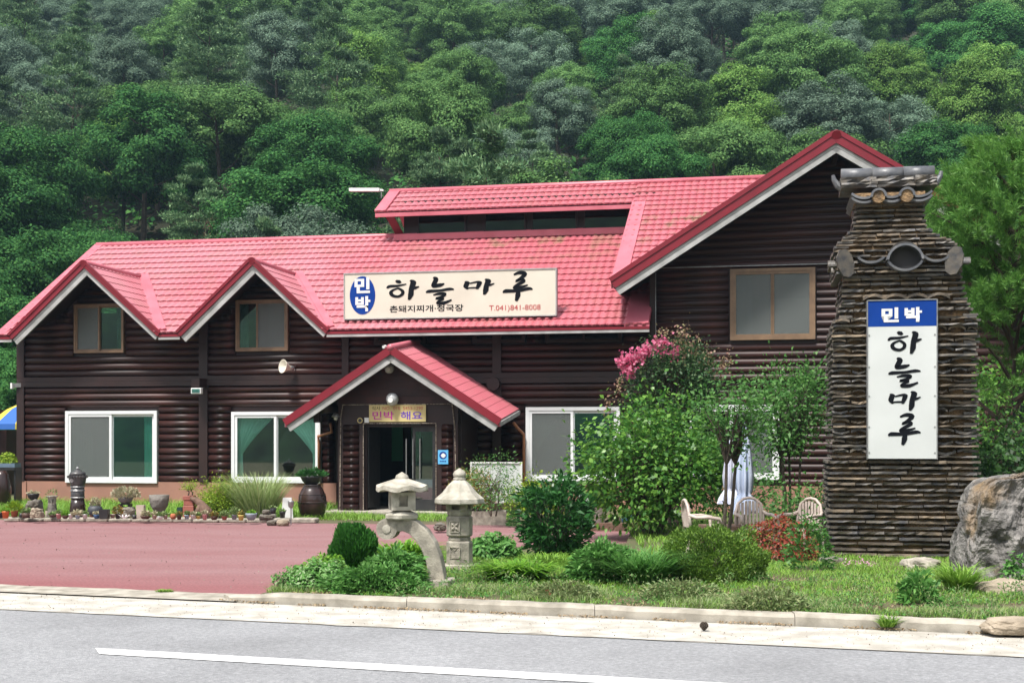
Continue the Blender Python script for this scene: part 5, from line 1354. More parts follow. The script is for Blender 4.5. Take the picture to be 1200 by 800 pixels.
G['varieg'] = leafmat('striped_reed_blades', [(0.30, 0.40, 0.14), (0.42, 0.50, 0.24), (0.2, 0.32, 0.08)], .35)
G['yellow'] = leafmat('yellow_green_leaves', [(0.12, 0.24, 0.015), (0.22, 0.34, 0.02), (0.32, 0.42, 0.04)], .35)
G['cream'] = leafmat('pale_succulent_leaves', [(0.42, 0.37, 0.24), (0.5, 0.46, 0.32), (0.28, 0.30, 0.16)], .2)
G['succ'] = leafmat('green_succulent_leaves', [(0.12, 0.2, 0.06), (0.2, 0.3, 0.1), (0.3, 0.36, 0.16)], .2)
G['autumn'] = leafmat('orange_green_leaves', [(0.3, 0.13, 0.04), (0.12, 0.2, 0.05), (0.35, 0.25, 0.06)], .2)
G['whitefl'] = leafmat('small_flower_petals', [(0.8, 0.8, 0.75), (0.75, 0.72, 0.4)], .3)
G['mauve'] = leafmat('mauve_petals', [(0.6, 0.25, 0.45), (0.7, 0.4, 0.55)], .3)
rg = np.random.default_rng(21)
def plant(name, label, cat, base, parts, stems=None, group=None):
    """parts: list of (part name, (V, Q), material) in local coordinates"""
    o = thing(name, label, cat, base, 0, group)
    for nm, (v, q), m in parts: link(nm, fastmesh(nm, v, q, m), o)
    if stems: stems.build('stem', M['bark'], o)
    return o
def ell(n, R_, c=(0, 0, 0), shell=.55, flat=-1.0):
    d = sphere_pts(n, rg); d[:, 2] = np.where(d[:, 2] < flat, -d[:, 2], d[:, 2])
    r = rg.uniform(shell, 1, size=(n, 1)) ** .6; return d * r * np.array(R_) + np.array(c), d
def lumpy(P, amp, sc):    # push a cloud of points out and in so that it has lumps
    out = P.copy()
    for i in range(len(P)): out[i] *= 1 + amp * mnoise.noise(Vector(tuple(P[i] * sc)))
    return out
# -- clipped conifer by the left lantern
b0 = gp(414, 672, .07); n = 9000
P, d = ell(n, (.25, .25, .29), (0, 0, .23), .8); P[:, 2] = np.maximum(P[:, 2], .02); P = lumpy(P, .18, 5)
v, q = leaf_quads(P, d * [.5, .5, .3] + [0, 0, 1.0] + rg.normal(size=P.shape) * .15, rg.uniform(.04, .085, n), .35, 0, rg)
plant('clipped_conifer', 'small clipped dark green conifer left of the arched lantern', 'shrub', (b0.x, b0.y, .07), [('foliage', (v, q), G['conifer'])], MB().tube([(0, 0, 0), (0, 0, .4)], .03, 6))
# -- round juniper
b0 = gp(833, 680, .07); n = 26000; rx = 62 * b0.y / F
P, d = ell(n, (rx, .5, .36), (0, 0, .17), .75); P[:, 2] = np.abs(P[:, 2]); P = lumpy(P, .34, 5.5)
v, q = leaf_quads(P, d * [.8, .8, .5] + [0, 0, .5] + rg.normal(size=P.shape) * .5, rg.uniform(.022, .05, n), .4, 0, rg)
plant('juniper_bush', 'wide rounded yellow-green juniper bush in the middle of the garden', 'shrub', (b0.x, b0.y, .07), [('foliage', (v, q), G['juniper'])], MB().tube([(0, 0, 0), (.1, 0, .3)], .03, 6))
# -- clumps of weeds and leafy cover
def clump(name, label, px, py, wpx, hpx, m, kind='blade', n=500, size=.1, group=None, aspect=.5, dep=.6, cat='plant', bend=.5, z0=.07):
    b0 = gp(px, py, z0); rx = wpx / 2 * b0.y / F; h = hpx * b0.y / F; dy = rx * dep
    if kind == 'blade':
        a = rg.uniform(0, 6.28, n); r_ = np.sqrt(rg.uniform(0, 1, n)) * .7
        P = np.stack([np.cos(a) * r_ * rx, np.sin(a) * r_ * dy, np.zeros(n)], 1)
        D = np.stack([np.cos(a) * r_ * .6, np.sin(a) * r_ * .6, np.ones(n)], 1) + rg.normal(size=(n, 3)) * .18
        v, q = blades(P, D, h * rg.uniform(.5, 1.15, n), size, bend, 3, rg)
    else:
        P, d = ell(n, (rx, dy, h), (0, 0, 0), .45); P[:, 2] = np.abs(P[:, 2]); P = lumpy(P, .3, 3.2 / max(rx, .2))
        if kind == 'leaf': v, q = facing_leaves(P, d * [.6, .6, .3] + [0, -.25, .9], size * rg.uniform(.6, 1.3, n), aspect, rg)
        else: v, q = leaf_quads(P, d * [.9, .9, .4] + [0, 0, .55] + rg.normal(size=P.shape) * .3, size * rg.uniform(.6, 1.3, n), aspect, .25, rg)
    return plant(name, label, cat, (b0.x, b0.y, z0), [('foliage' if kind != 'blade' else 'blades', (v, q), m)], None, group)
clump('groundcover_patch', 'low bright groundcover spilling over the kerb at the court corner', 375, 690, 110, 34, G['cover'], 'leaf', 5200, .05, aspect=.5, dep=.45, cat='groundcover')
clump('groundcover_patch', 'low leafy groundcover in front of the clipped conifer', 437, 694, 120, 30, G['weed'], 'spike', 5200, .075, aspect=.28, dep=.35, cat='groundcover')
clump('groundcover_patch', 'lime groundcover mound beside the conifer, next to the court', 382, 676, 70, 26, G['lime'], 'leaf', 2600, .05, dep=.5, cat='groundcover')
clump('leafy_weeds', 'tall mixed green weeds under the curved lantern leg', 462, 690, 70, 44, G['weed'], 'spike', 2600, .11, aspect=.25, dep=.5)
clump('lily_clump', 'lime daylily leaves glowing behind the curved lantern leg', 475, 662, 70, 46, G['lime'], 'blade', 420, .045, bend=.7)
clump('lily_clump', 'lime leafy clump at the foot of the steep-roofed lantern', 605, 680, 78, 40, G['lime'], 'blade', 520, .05, bend=.8)
clump('leafy_weeds', 'green broad-leaved weeds behind the lime clump', 580, 655, 70, 30, G['weed'], 'leaf', 1500, .08)
clump('leafy_weeds', 'bushy mid green weeds between the lime clump and the juniper', 705, 682, 72, 46, G['weed'], 'spike', 3600, .10, aspect=.26)
clump('leafy_weeds', 'tall grassy weeds leaning on the left side of the juniper', 752, 684, 66, 62, G['weed'], 'blade', 900, .022, bend=.6)
clump('leafy_weeds', 'grey-green weeds before the juniper', 800, 702, 100, 22, G['dry'], 'spike', 1700, .055, aspect=.3, dep=.3)
clump('leafy_weeds', 'small leafy weeds below the bushy weeds, near the kerb', 660, 702, 90, 20, G['dry'], 'spike', 1500, .055, aspect=.3, dep=.3)
clump('leafy_weeds', 'grey-green feathery weeds right of the juniper', 900, 716, 100, 30, G['dry'], 'spike', 1700, .06, aspect=.25, dep=.35)
clump('young_plant', 'young upright leafy plant in the grass before the tower', 1077, 708, 42, 36, G['weed'], 'spike', 380, .10, aspect=.35)
clump('leafy_weeds', 'grass tuft against the left foot of the boulder', 1124, 694, 30, 46, G['lawn'], 'blade', 420, .02)
clump('leafy_weeds', 'green creeper climbing the right of the boulder', 1188, 690, 36, 44, G['weed'], 'leaf', 260, .07)
clump('leafy_weeds', 'grassy weeds growing through the kerb joint at right', 1040, 734, 22, 20, G['lawn'], 'blade', 130, .014, z0=.02)
clump('leafy_weeds', 'tiny grass tuft on the court lip at left', 193, 694, 26, 6, G['lawn'], 'blade', 160, .012, z0=.0, dep=.3)
clump('flowering_weeds', 'small mauve flowers by the left tower foot', 1008, 664, 44, 12, G['mauve'], 'leaf', 90, .03)
clump('leafy_weeds', 'pale weeds between the red shrub and the tower', 948, 668, 56, 74, G['airy'], 'spike', 700, .07, aspect=.4)
clump('lily_clump', 'strappy green leaves behind the steep-roofed lantern, right of it', 572, 640, 56, 16, G['lime'], 'blade', 300, .03, bend=.8)
clump('leafy_weeds', 'short bright weeds under the dark glossy shrub', 645, 662, 90, 20, G['lawn'], 'blade', 600, .018)
clump('leafy_weeds', 'dark green leafy plants behind the juniper', 870, 655, 60, 30, G['dark'], 'leaf', 900, .06)
clump('flowering_weeds', 'small red-leaved sprig near the kerb', 641, 703, 14, 12, G['red'], 'leaf', 60, .04)
# -- red shrub
clump('red_shrub', 'low shrub with brick red new leaves left of the tower', 912, 657, 98, 54, G['red'], 'leaf', 3200, .05, cat='shrub')
# -- dark glossy shrub
b0 = gp(652, 655, .07); n = 3800; s = b0.y / F
P, d = ell(n, (43 * s, .42, 48 * s), (0, 0, 44 * s), .35); P = lumpy(P, .35, 3.5); P[:, 2] = np.maximum(P[:, 2], .05)
v, q = leaf_quads(P, d * [.8, .8, .3] + [0, 0, .5] + rg.normal(size=P.shape) * .45, rg.uniform(.07, .15, n), .3, .2, rg)
st = MB()
for i in range(12): a = i * 2.4; st.tube([(.06 * math.cos(a), .05 * math.sin(a), 0), (.16 * math.cos(a), .1 * math.sin(a), .35), (.33 * math.cos(a), .25 * math.sin(a), .8)], [.012, .010, .005], 5)
plant('glossy_shrub', 'dense dark shrub of narrow glossy leaves right of the lanterns', 'shrub', (b0.x, b0.y, .07), [('foliage', (v, q), G['dark'])], st)
# -- branching trees with leaves at the twigs
def branchy(name, label, cat, base, H, R_, nb, nl, leaf, m, bark, seed, aspect=.6, low=.3, trunks=5, extra=None, droop=.15, tw=.02, clr=.24, hang=-.1, cx=0.0):
    rs = np.random.default_rng(seed); mb = MB(); tips = []
    for i in range(nb):
        while True:
            p = rs.normal(size=3); p = p / np.linalg.norm(p) * rs.uniform(.3, 1) ** .5
            if p[2] > -.85: break
        tips.append(np.array([p[0] * R_[0] + cx, p[1] * R_[1], H - R_[2] + p[2] * R_[2]]))
    tips = np.array(tips)
    for k in range(trunks):
        a = k * 2.4 + seed; r0 = .04 * trunks ** .5; mid = Vector((math.cos(a) * R_[0] * .28 + cx * .5, math.sin(a) * R_[1] * .28, H * low)); foot = Vector((math.cos(a) * r0, math.sin(a) * r0, 0))
        mb.tube([foot, foot.lerp(mid, .5) + Vector((.02, 0, .03)), mid], [tw * 1.7, tw * 1.4, tw * 1.1], 7)
        mine = [t for j, t in enumerate(tips) if j % trunks == k]
        for t in mine:
            tv = Vector(t); c1 = mid.lerp(tv, .5) + Vector((0, 0, H * .05)); mb.tube([mid, c1, tv], [tw * .75, tw * .45, tw * .15], 5)
    P = []; D = []
    for t in tips:
        c = rs.normal(size=(nl, 3)) * clr * .5; P.append(t + c); D.append(c / clr + (t - [cx, 0, H * .4]) / max(R_) * .5 + [0, 0, hang])
    P = np.concatenate(P); D = np.concatenate(D)
    keep = P[:, 2] > .12; P, D = P[keep], D[keep]
    nv = len(P); h = nv // 2
    v1 = leaf_quads(P[:h], D[:h] + rs.normal(size=(h, 3)) * .4, leaf * rs.uniform(.6, 1.3, h), aspect, droop, rs)
    v2 = facing_leaves(P[h:], D[h:] * .5 + [0, -.2, .8], leaf * rs.uniform(.6, 1.3, nv - h), aspect, rs)
    o = thing(name, label, cat, base); link('foliage', fastmesh('foliage', *merge([v1, v2]), m), o); mb.build('stem', bark, o)
    for nm, VQ, mm in (extra(tips, rs) if extra else []): link(nm, fastmesh(nm, *VQ, mm), o, kind='stuff')
    return o
b0 = gp(763, 629, .05); s = b0.y / F
branchy('broadleaf_shrub_tree', 'big many-stemmed broad-leaved green tree in the middle of the garden', 'tree', (b0.x, b0.y, .05), 152 * s, (80 * s, .9, 68 * s), 120, 92, .088, G['tree'], M['bark'], 3, aspect=.62, low=.22, trunks=6, clr=.42)
def myx(tips, rs):
    # blossom on the left top, seed heads along the top
    P = []; 
    for c, r_, n in (((-.75, -.35, 2.95), (.22, .2, .14), 190), ((-.52, -.3, 3.08), (.18, .18, .12), 150), ((-.82, -.35, 2.72), (.12, .12, .12), 90), ((-.92, -.3, 2.86), (.1, .1, .1), 70), ((-.25, -.3, 3.2), (.2, .15, .12), 120), ((-.1, -.3, 3.02), (.15, .15, .1), 50)):
        P.append(np.array(c) + rs.normal(size=(n, 3)) * .5 * np.array(r_))
    P = np.concatenate(P); out = [('blossom', facing_leaves(P, rs.normal(size=P.shape) + [0, -.4, .4], rs.uniform(.04, .08, len(P)), .9, rs), G['pink'])]
    P = []
    for c in ((0, -.3, 3.3), (.15, -.3, 3.36), (.33, -.2, 3.15), (.55, -.2, 2.95), (.75, -.2, 2.75), (-.25, -.3, 3.3), (-1.15, -.2, 2.15), (-.95, -.2, 2.5), (.1, -.4, 3.1), (.9, -.2, 2.9)):
        P.append(np.array(c) + rs.normal(size=(60, 3)) * [.06, .06, .12])
    P = np.concatenate(P); out.append(('seed_heads', facing_leaves(P, rs.normal(size=P.shape), rs.uniform(.03, .06, len(P)), .8, rs), G['bud'])); return out
b0 = at(790, 22.5, .05); s = 22.5 / F
branchy('crape_myrtle', 'dark crape myrtle with pink blossom against the log wall, behind the big green tree', 'tree', (b0.x, b0.y, .03), pz(401, 22.5), (56 * s, .6, .85), 120, 90, .065, G['myrtle'], M['bark'], 9, aspect=.55, low=.5, trunks=4, extra=myx, clr=.26)
b0 = gp(925, 628, .05); s = b0.y / F
branchy('airy_shrub', 'tall airy light green shrub just left of the tile tower', 'tree', (b0.x, b0.y, .05), 205 * s, (46 * s, .5, 56 * s), 70, 60, .075, G['airy'], M['bark'], 14, aspect=.5, low=.45, trunks=4, clr=.30, tw=.016)
b0 = gp(846, 652, .05); s = b0.y / F
branchy('airy_shrub', 'slender light green shrub standing before the closed parasol', 'tree', (b0.x, b0.y, .05), 215 * s, (44 * s, .5, 44 * s), 46, 46, .07, G['airy'], M['bark'], 17, aspect=.5, low=.5, trunks=2, clr=.3, tw=.018, cx=.15)
b0 = gp(938, 640, .05); s = b0.y / F
branchy('low_shrub', 'loose yellow-green shrub under the airy shrub beside the tower', 'shrub', (b0.x, b0.y, .05), 78 * s, (34 * s, .4, 34 * s), 40, 40, .07, G['airy'], M['bark'], 23, aspect=.5, low=.3, trunks=3, clr=.25, tw=.01)
b0 = gp(885, 622, .05); s = b0.y / F
branchy('low_shrub', 'green leafy shrub behind the white chairs', 'shrub', (b0.x, b0.y + 1.4, .05), 78 * s, (50 * s, .4, 36 * s), 36, 40, .08, G['airy'], M['bark'], 29, aspect=.5, low=.3, trunks=3, clr=.3, tw=.01)
# nandina and low azalea before the white board
b0 = gp(577, 614, .05); s = b0.y / F
branchy('nandina', 'slim nandina with feathery leaves in front of the white board by the porch', 'shrub', (b0.x, b0.y, .2), 72 * s, (30 * s, .35, 34 * s), 30, 46, .06, G['airy'], M['bark'], 31, aspect=.35, low=.4, trunks=3, clr=.24, tw=.010)
b0 = gp(556, 612, .05); s = b0.y / F
branchy('azalea_bush', 'olive and rust coloured bush between the steep-roofed lantern and white board', 'shrub', (b0.x, b0.y + .3, .2), 54 * s, (24 * s, .35, 24 * s), 50, 50, .06, G['autumn'], M['bark'], 37, aspect=.5, low=.3, trunks=4, clr=.22, tw=.010)
b0 = gp(630, 612, .05); s = b0.y / F
branchy('yellow_shrub', 'yellow-green shrub behind the dark glossy shrub, under the window', 'shrub', (b0.x, b0.y + .8, .05), 52 * s, (30 * s, .4, 26 * s), 46, 60, .07, G['yellow'], M['bark'], 41, aspect=.4, low=.3, trunks=4, clr=.25, tw=.010)
# -- near pine at the right
def near_pine():
    rs = np.random.default_rng(77); Y = 19.5; o = thing('pine_tree', 'bright green bushy pine close behind the tower at the right edge', 'tree', (at(1188, Y).x, Y, 0))
    x0 = at(1215, Y).x; mb = MB(); pts = [(.75, 0, 0), (.7, 0, 1.2), (.45, .1, 2.6), (.25, 0, 4.0), (.05, 0, 5.4)]; mb.tube(pts, [.17, .15, .12, .08, .03], 9)
    P = []; D = []
    for i in range(2200):
        a = rs.uniform(0, 6.28); h = rs.uniform(2.3, 6.0)
        rmax = 1.75 * math.sqrt(max(.02, 1 - ((h - 3.7) / 2.45) ** 2)); r_ = rmax * rs.uniform(.35, 1.0)
        if h < 3.35 and rs.random() < (.93 if math.cos(a) * r_ < .1 else .2): continue
        c = np.array([math.cos(a) * r_, math.sin(a) * r_ * .8, h + .1 * rs.normal()])
        if mnoise.noise(Vector(tuple(c * 1.1))) < -.3: continue
        dirv = np.array([math.cos(a), math.sin(a) * .8, .55]) + rs.normal(size=3) * .25
        if i % 30 == 0: mb.tube([(0, 0, h - .5 - r_ * .2), (c[0] * .5, c[1] * .5, h - .25), tuple(c)], [.035, .022, .008], 5)
        for k in range(9):
            t = k / 9 * .22; n = 16; q = c + dirv * (t - .1); P.append(np.tile(q, (n, 1))); D.append(np.tile(dirv * .8, (n, 1)) + rs.normal(size=(n, 3)) * .62)
    P = np.concatenate(P); D = np.concatenate(D)
    v, q = leaf_quads(P, D, rs.uniform(.075, .15, len(P)), .065, 0, rs)
    link('foliage', fastmesh('foliage', v, q, G['near_pine']), o); mb.build('trunk', M['pinebark'], o)
near_pine()
b0 = at(1185, 18.5); s = 18.5 / F
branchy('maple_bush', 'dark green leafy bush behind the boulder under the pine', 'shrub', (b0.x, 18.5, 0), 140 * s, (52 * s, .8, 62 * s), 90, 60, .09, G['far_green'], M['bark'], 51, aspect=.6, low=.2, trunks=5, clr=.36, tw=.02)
b0 = at(1170, 23.5); s = 23.5 / F
branchy('maple_bush', 'shady green shrub against the wing wall, right of the tower', 'shrub', (b0.x, 23.5, 0), 190 * s, (70 * s, .8, 60 * s), 50, 50, .10, G['tree'], M['bark'], 57, aspect=.6, low=.3, trunks=4, clr=.36, tw=.02)
# -- lawn: blades by the thousand
def inpoly(x, y, poly):
    c = False; n = len(poly)
    for i in range(n):
        x0, y0_ = poly[i]; x1, y1_ = poly[(i + 1) % n]
        if (y0_ > y) != (y1_ > y) and x < (x1 - x0) * (y - y0_) / (y1_ - y0_) + x0: c = not c
    return c
def field(name, label, poly, dens, h, wdt, m, z, cat='grass', patch=None, bend=.45, hv=.4):
    xs = [p[0] for p in poly]; ys = [p[1] for p in poly]; pts = []
    A = (max(xs) - min(xs)) * (max(ys) - min(ys)); N_ = int(A * dens)
    X = rg.uniform(min(xs), max(xs), N_); Yv = rg.uniform(min(ys), max(ys), N_)
    for x, y in zip(X, Yv):
        if not inpoly(x, y, poly) or abs(x) > y * .47: continue
        nz = mnoise.noise(Vector((x * 1.3, y * 1.3, 5)))
        if patch is not None and nz < patch + .25 * rg.random(): continue
        pts.append((x, y, z, 1 + hv * 1.4 * nz))
    P = np.array(pts); n = len(P); D = rg.normal(size=(n, 3)) * .32 + [0, 0, 1]
    v, q = blades(P[:, :3], D, h * P[:, 3] * rg.uniform(.5, 1.3, n), wdt, bend, 2, rg)
    o = link(name, fastmesh(name, v, q, m), kind='stuff'); o['label'] = label; print(name, n)
front = [(x, kerbY(x) + .22) for x in (-2.5, -1.6, 0, 2, 4.1, 6)]
field('lawn_grass', 'short bright lawn grass over the garden bed', front + [(8, 10), (9, 17.5), (1.8, 17.5), (-1.3, 17.8), (-2.2, 14.2)], 1150, .068, .0065, G['lawn'], .07, patch=-.42)
field('verge_weeds', 'straggly dry weeds and grass along the kerb', front + [(6, 11.6), (4.1, 12.0), (0, 13.4), (-2.3, 14.0)], 1500, .11, .0055, G['dry'], .07, patch=-.25, bend=.6)
field('lawn_grass', 'grass between the garden shrubs and the house wall', [(1.8, 17.5), (9, 17.5), (11, 27), (2.2, 26.8), (1.9, 21)], 260, .13, .013, G['lawn'], .07, patch=-.35)
gb = bpoly([(-14, -4.9), (-3.7, -4.2), (-3.7, -.1), (-14, -.1)])
field('strip_grass', 'tall fresh grass strip along the foot of the log wall', gb, 300, .27, .016, G['lawn'], .0)
field('strip_grass', 'low grass strip before the entrance threshold', bpoly([(-4.0, -4.8), (.7, -4.6), (.6, -2.7), (-4.0, -2.7)]), 480, .13, .013, G['lawn'], .0, patch=-.5)

# -- broad-leaved lawn weeds and straw between the blades
def litter(name, label, n, fn, size, m, z, kind='leaf', asp=.6):
    pts = [];
    while len(pts) < n:
        p = fn()
        if p is not None: pts.append(p)
    P = np.array([(x, y, z + rg.uniform(0, .012)) for x, y in pts])
    v, q = facing_leaves(P, np.tile([0, 0, 1.0], (n, 1)) + rg.normal(size=(n, 3)) * .25, size * rg.uniform(.5, 1.5, n), asp, rg)
    o = link(name, fastmesh(name, v, q, m), kind='stuff'); o['label'] = label
def in_bed():
    x = rg.uniform(-2.4, 6.2); y = kerbY(x) + .25 + rg.uniform(0, 1) ** 1.3 * 5.0
    return (x, y) if mnoise.noise(Vector((x * 1.7, y * 1.7, 9))) > -.1 + .2 * rg.random() and abs(x) < y * .47 else None
litter('lawn_weeds', 'tiny broad-leaved weeds among the lawn blades', 9000, in_bed, .03, G['weed'], .085)
def in_bed2():
    x = rg.uniform(-2.4, 6.2); y = kerbY(x) + .2 + rg.uniform(0, 1) ** 1.6 * 3.0
    return (x, y) if mnoise.noise(Vector((x * 1.1, y * 1.4, 2))) > .05 else None
G['straw'] = leafmat('dead_straw', [(0.36, 0.27, 0.15), (0.25, 0.17, 0.10), (0.45, 0.36, 0.22)], .1)
litter('dry_straw', 'dry straw and clippings on bare patches of the lawn', 5000, in_bed2, .035, G['straw'], .078, asp=.2)
def at_kerb():
    x = rg.uniform(-3.0, 5.5); d = abs(rg.normal()) * .045; return (x, kerbY(x) - .005 - d) if mnoise.noise(Vector((x * 2.1, 0, 4))) > -.15 else None
litter('leaf_litter', 'brown leaf crumbs and grit swept against the kerb foot', 1500, at_kerb, .022, G['straw'], .0, asp=.6)
def on_gutter():
    x = rg.uniform(-6, 5.5); return (x, 10.9 + RS * x + rg.uniform(0, 1.1))
G['grit'] = leafmat('dark_grit', [(0.10, 0.08, 0.06), (0.2, 0.17, 0.13), (0.3, 0.25, 0.2)], 0)
litter('road_grit', 'scattered grit on the pale gutter concrete', 1600, on_gutter, .012, G['grit'], -.002, asp=.8)
def on_court():
    x = rg.uniform(-11, 1); y = rg.uniform(13.2, 25); return (x, y) if inpoly(x, y, court) and abs(x) < y * .45 else None
litter('court_litter', 'sparse dry leaves and grit on the red court', 700, on_court, .022, G['grit'], .006, asp=.5)

# -- ragged taller weeds massed along the verge
P = []; D = []; S_ = []
for i in range(170):
    x = rg.uniform(-1.9, 5.8); y = kerbY(x) + .3 + rg.uniform(0, 1) ** 1.4 * 2.4
    if mnoise.noise(Vector((x * 1.2, y * 1.5, 8))) < -.12: continue
    n = int(rg.integers(50, 130)); rr_ = rg.uniform(.06, .16); h = rg.uniform(.08, .24)
    q = rg.normal(size=(n, 3)) * [rr_ * .5, rr_ * .5, 0]; q[:, 2] = rg.uniform(0, 1, n) ** 1.2 * h
    P.append(q + [x, y, .07]); D.append(q * [4, 4, 0] + [0, 0, .9] + rg.normal(size=(n, 3)) * .55); S_.append(rg.uniform(.02, .05, n))
P = np.concatenate(P); D = np.concatenate(D); S_ = np.concatenate(S_); hf = len(P) // 2; pm = rg.permutation(len(P)); P, D, S_ = P[pm], D[pm], S_[pm]
for sl_i, m_ in ((slice(0, hf), G['dry']), (slice(hf, None), G['weed'])):
    v, q = leaf_quads(P[sl_i], D[sl_i], S_[sl_i], .28, .1, rg); o = link('verge_weeds', fastmesh('verge_weeds', v, q, m_), kind='stuff'); o['label'] = 'ragged feathery weeds along the kerb'
# ============================================================ signs on the house
VS = -0.62
sl0 = fr(404, 375, VS); sr0 = fr(651, 367, VS); sl1 = fr(404, 322, VS); sr1 = fr(651, 314.5, VS)
SW = sr0[0] - sl0[0]; zb_ = (sl0[1] + sr0[1]) / 2; zt_ = (sl1[1] + sr1[1]) / 2; SHh = zt_ - zb_
rs_ = thing('roof_sign', 'long cream roof sign with blue oval and black brush letters on the red roof', 'sign', b2w(sl0[0], VS, zb_), -YAW)
MB().box(0, SW, 0, .16, 0, SHh).build('sign_box', M['sign'], rs_)
m = MB(); e = .025
m.box(-e, 0, -.015, .17, -e, SHh + e).box(SW, SW + e, -.015, .17, -e, SHh + e).box(0, SW, -.015, .17, -e, 0).box(0, SW, -.015, .17, SHh, SHh + e); m.build('frame', M['fascia'], rs_)
for i in range(5):
    x = .2 + i * (SW - .4) / 4; MB().bar((x, .16, .1), (x, .75, .22), .04, .04).build('bracket', M['metal'], rs_)
def sx_(px): return (px - 404) / 247 * SW       # photo column -> sign x
def szz(py, px=404): return (1 - (py - (322 - (px - 404) * .0304)) / 53.0) * SHh
mb = MB(); n = 40; cx_, cz_ = sx_(425.5), szz(347, 425)
for k in range(n): a = 2 * PI * k / n; mb.v.append((cx_ + .062 * SW * math.cos(a), -.006, cz_ + .43 * SHh * math.sin(a)))
mb.f = [tuple(range(n))]; mb.build('blue_oval', M['blue'], rs_, fix=False)
text(rs_, '민', cx_ - .19, cz_ + .05, .37, .36, M['white'], -.012, bold=.04); text(rs_, '박', cx_ - .17, cz_ - .37, .36, .35, M['white'], -.012, bold=.04)
for key, x0_, x1_, y0_, y1_ in (('ha', 455, 492, 352, 328.5), ('neul', 501, 534, 356, 325), ('ma', 545, 581, 345, 327), ('ru', 591, 625, 352, 319)):
    xm = (x0_ + x1_) / 2; za, zb2 = szz(y0_, xm), szz(y1_, xm); glyph(rs_, key, sx_(x0_), za, sx_(x1_) - sx_(x0_), zb2 - za, M['ink'], -.006)
text(rs_, '촌돼지찌개·청국장', sx_(458), szz(367, 458) + .0, sx_(545) - sx_(458), .155, M['ink'], -.006, bold=.012)
text(rs_, 'T.041)841-8008', sx_(575), szz(365.5, 575), sx_(634) - sx_(575), .155, M['redink'], -.006, bold=.0)
# banner above the door
M['banner'] = mat('yellow_banner', (0.62, 0.50, 0.22), rough=.6, noise=(3, (0.55, 0.44, 0.2), .2))
M['magenta'] = mat('magenta_print', (0.48, 0.03, 0.28), rough=.6); M['violet'] = mat('violet_print', (0.12, 0.04, 0.42), rough=.6)
VB = VP - .09; a0 = fr(432.5, 494, VB); a1 = fr(499, 474, VB)
bn = thing('door_banner', 'yellow banner with pink and violet Korean lettering above the entrance', 'banner', b2w(a0[0], VB, a0[1]), -YAW); BW, BH = a1[0] - a0[0], a1[1] - a0[1]
MB().box(0, BW, 0, .012, 0, BH).build('cloth', M['banner'], bn)
text(bn, '민박', BW * .06, BH * .12, BW * .38, BH * .50, M['magenta'], -.004, bold=.015); text(bn, '해요', BW * .56, BH * .12, BW * .38, BH * .50, M['violet'], -.004, bold=.012)
text(bn, '식사', BW * .05, BH * .68, BW * .15, BH * .25, M['ink'], -.004, bold=.0); text(bn, 'NO.  010  5453-1290', BW * .24, BH * .70, BW * .71, BH * .2, M['redink'], -.004, bold=.0)
# blue notice on the pier
M['sky'] = mat('sky_blue_plate', (0.12, 0.42, 0.72), rough=.4); a0 = fr(513.3, 543.5, VB); a1 = fr(525.3, 527, VB)
nb_ = thing('blue_notice', 'small sky blue notice plate with a round emblem on the right door pier', 'sign', b2w(a0[0], VB, a0[1]), -YAW); NW, NH = a1[0] - a0[0], a1[1] - a0[1]
MB().box(0, NW, -.01, .015, 0, NH).build('plate', M['sky'], nb_)
mb = MB(); n = 24
for k in range(n): a = 2 * PI * k / n; mb.v.append((NW / 2 + .36 * NW * math.cos(a), -.013, NH * .62 + .36 * NW * math.sin(a)))
mb.f = [tuple(range(n))]; mb.build('round_emblem', M['blue'], nb_, fix=False)
mb = MB(); n = 16
for k in range(n): a = 2 * PI * k / n; mb.v.append((NW * .53 + (.19 + .05 * math.cos(2 * a)) * NW * math.cos(a), -.016, NH * .61 + .22 * NW * math.sin(a)))
mb.f = [tuple(range(n))]; mb.build('white_hand', M['white'], nb_, fix=False)
m = MB()
for i in range(4): m.box(NW * (.2 + i * .16), NW * (.32 + i * .16), -.014, -.011, NH * .16, NH * .24)
m.build('caption', M['blue'], nb_)
# small device and plate by the door, lamps, speakers
def lamp(name, label, px, py, v, r, build, cat='lamp', group=None):
    t, z = fr(px, py, v); o = thing(name, label, cat, b2w(t, v, z), -YAW, group); build(o, r); return o
M['bulb'] = mat('frosted_glass_globe', (0.55, 0.56, 0.56), rough=.25, spec=.7, noise=(20, (.35, .36, .36), .2))
def globe(o, r):
    MB().lathe([(.3 * r, -r), (.75 * r, -.72 * r), (r, -.1 * r), (.9 * r, .5 * r), (.5 * r, .9 * r), (.15 * r, r)], 16, (0, -.12, 0)).build('globe', M['bulb'], o, smooth=True)
    MB().tube([(0, -.0, 0), (0, -.12, 0)], .5 * r, 12).build('mount', M['metal'], o); MB().tube([(0, -.12 - r * .9, -.02), (0, -.12 - r * 1.05, -.02)], .4 * r, 12).build('bright_cap', M['white'], o)
lamp('porch_lamp', 'round frosted globe lamp over the yellow banner', 461.5, 468, VP - .03, .14, globe)
lamp('porch_lamp', 'small dim globe high under the porch gable peak', 458, 432, VP - .0, .11, globe)
def sconce(o, r):
    MB().lathe([(.02, .10), (.05, .09), (.09, .03), (.095, .01), (.03, .0)][::-1], 12, (0, -.12, 0)).build('shade', M['metal'], o, smooth=True)
    MB().lathe([(.03, -.06), (.045, -.03), (.04, .0)], 10, (0, -.12, 0)).build('bulb', M['white'], o, smooth=True); MB().tube([(0, 0, -.1), (0, -.06, -.12), (0, -.1, -.02)], .014, 6).build('arm', M['black'], o)
lamp('wall_sconce', 'small white-capped lantern lamp left of the entrance', 395.5, 489, VP + .1, .1, sconce)
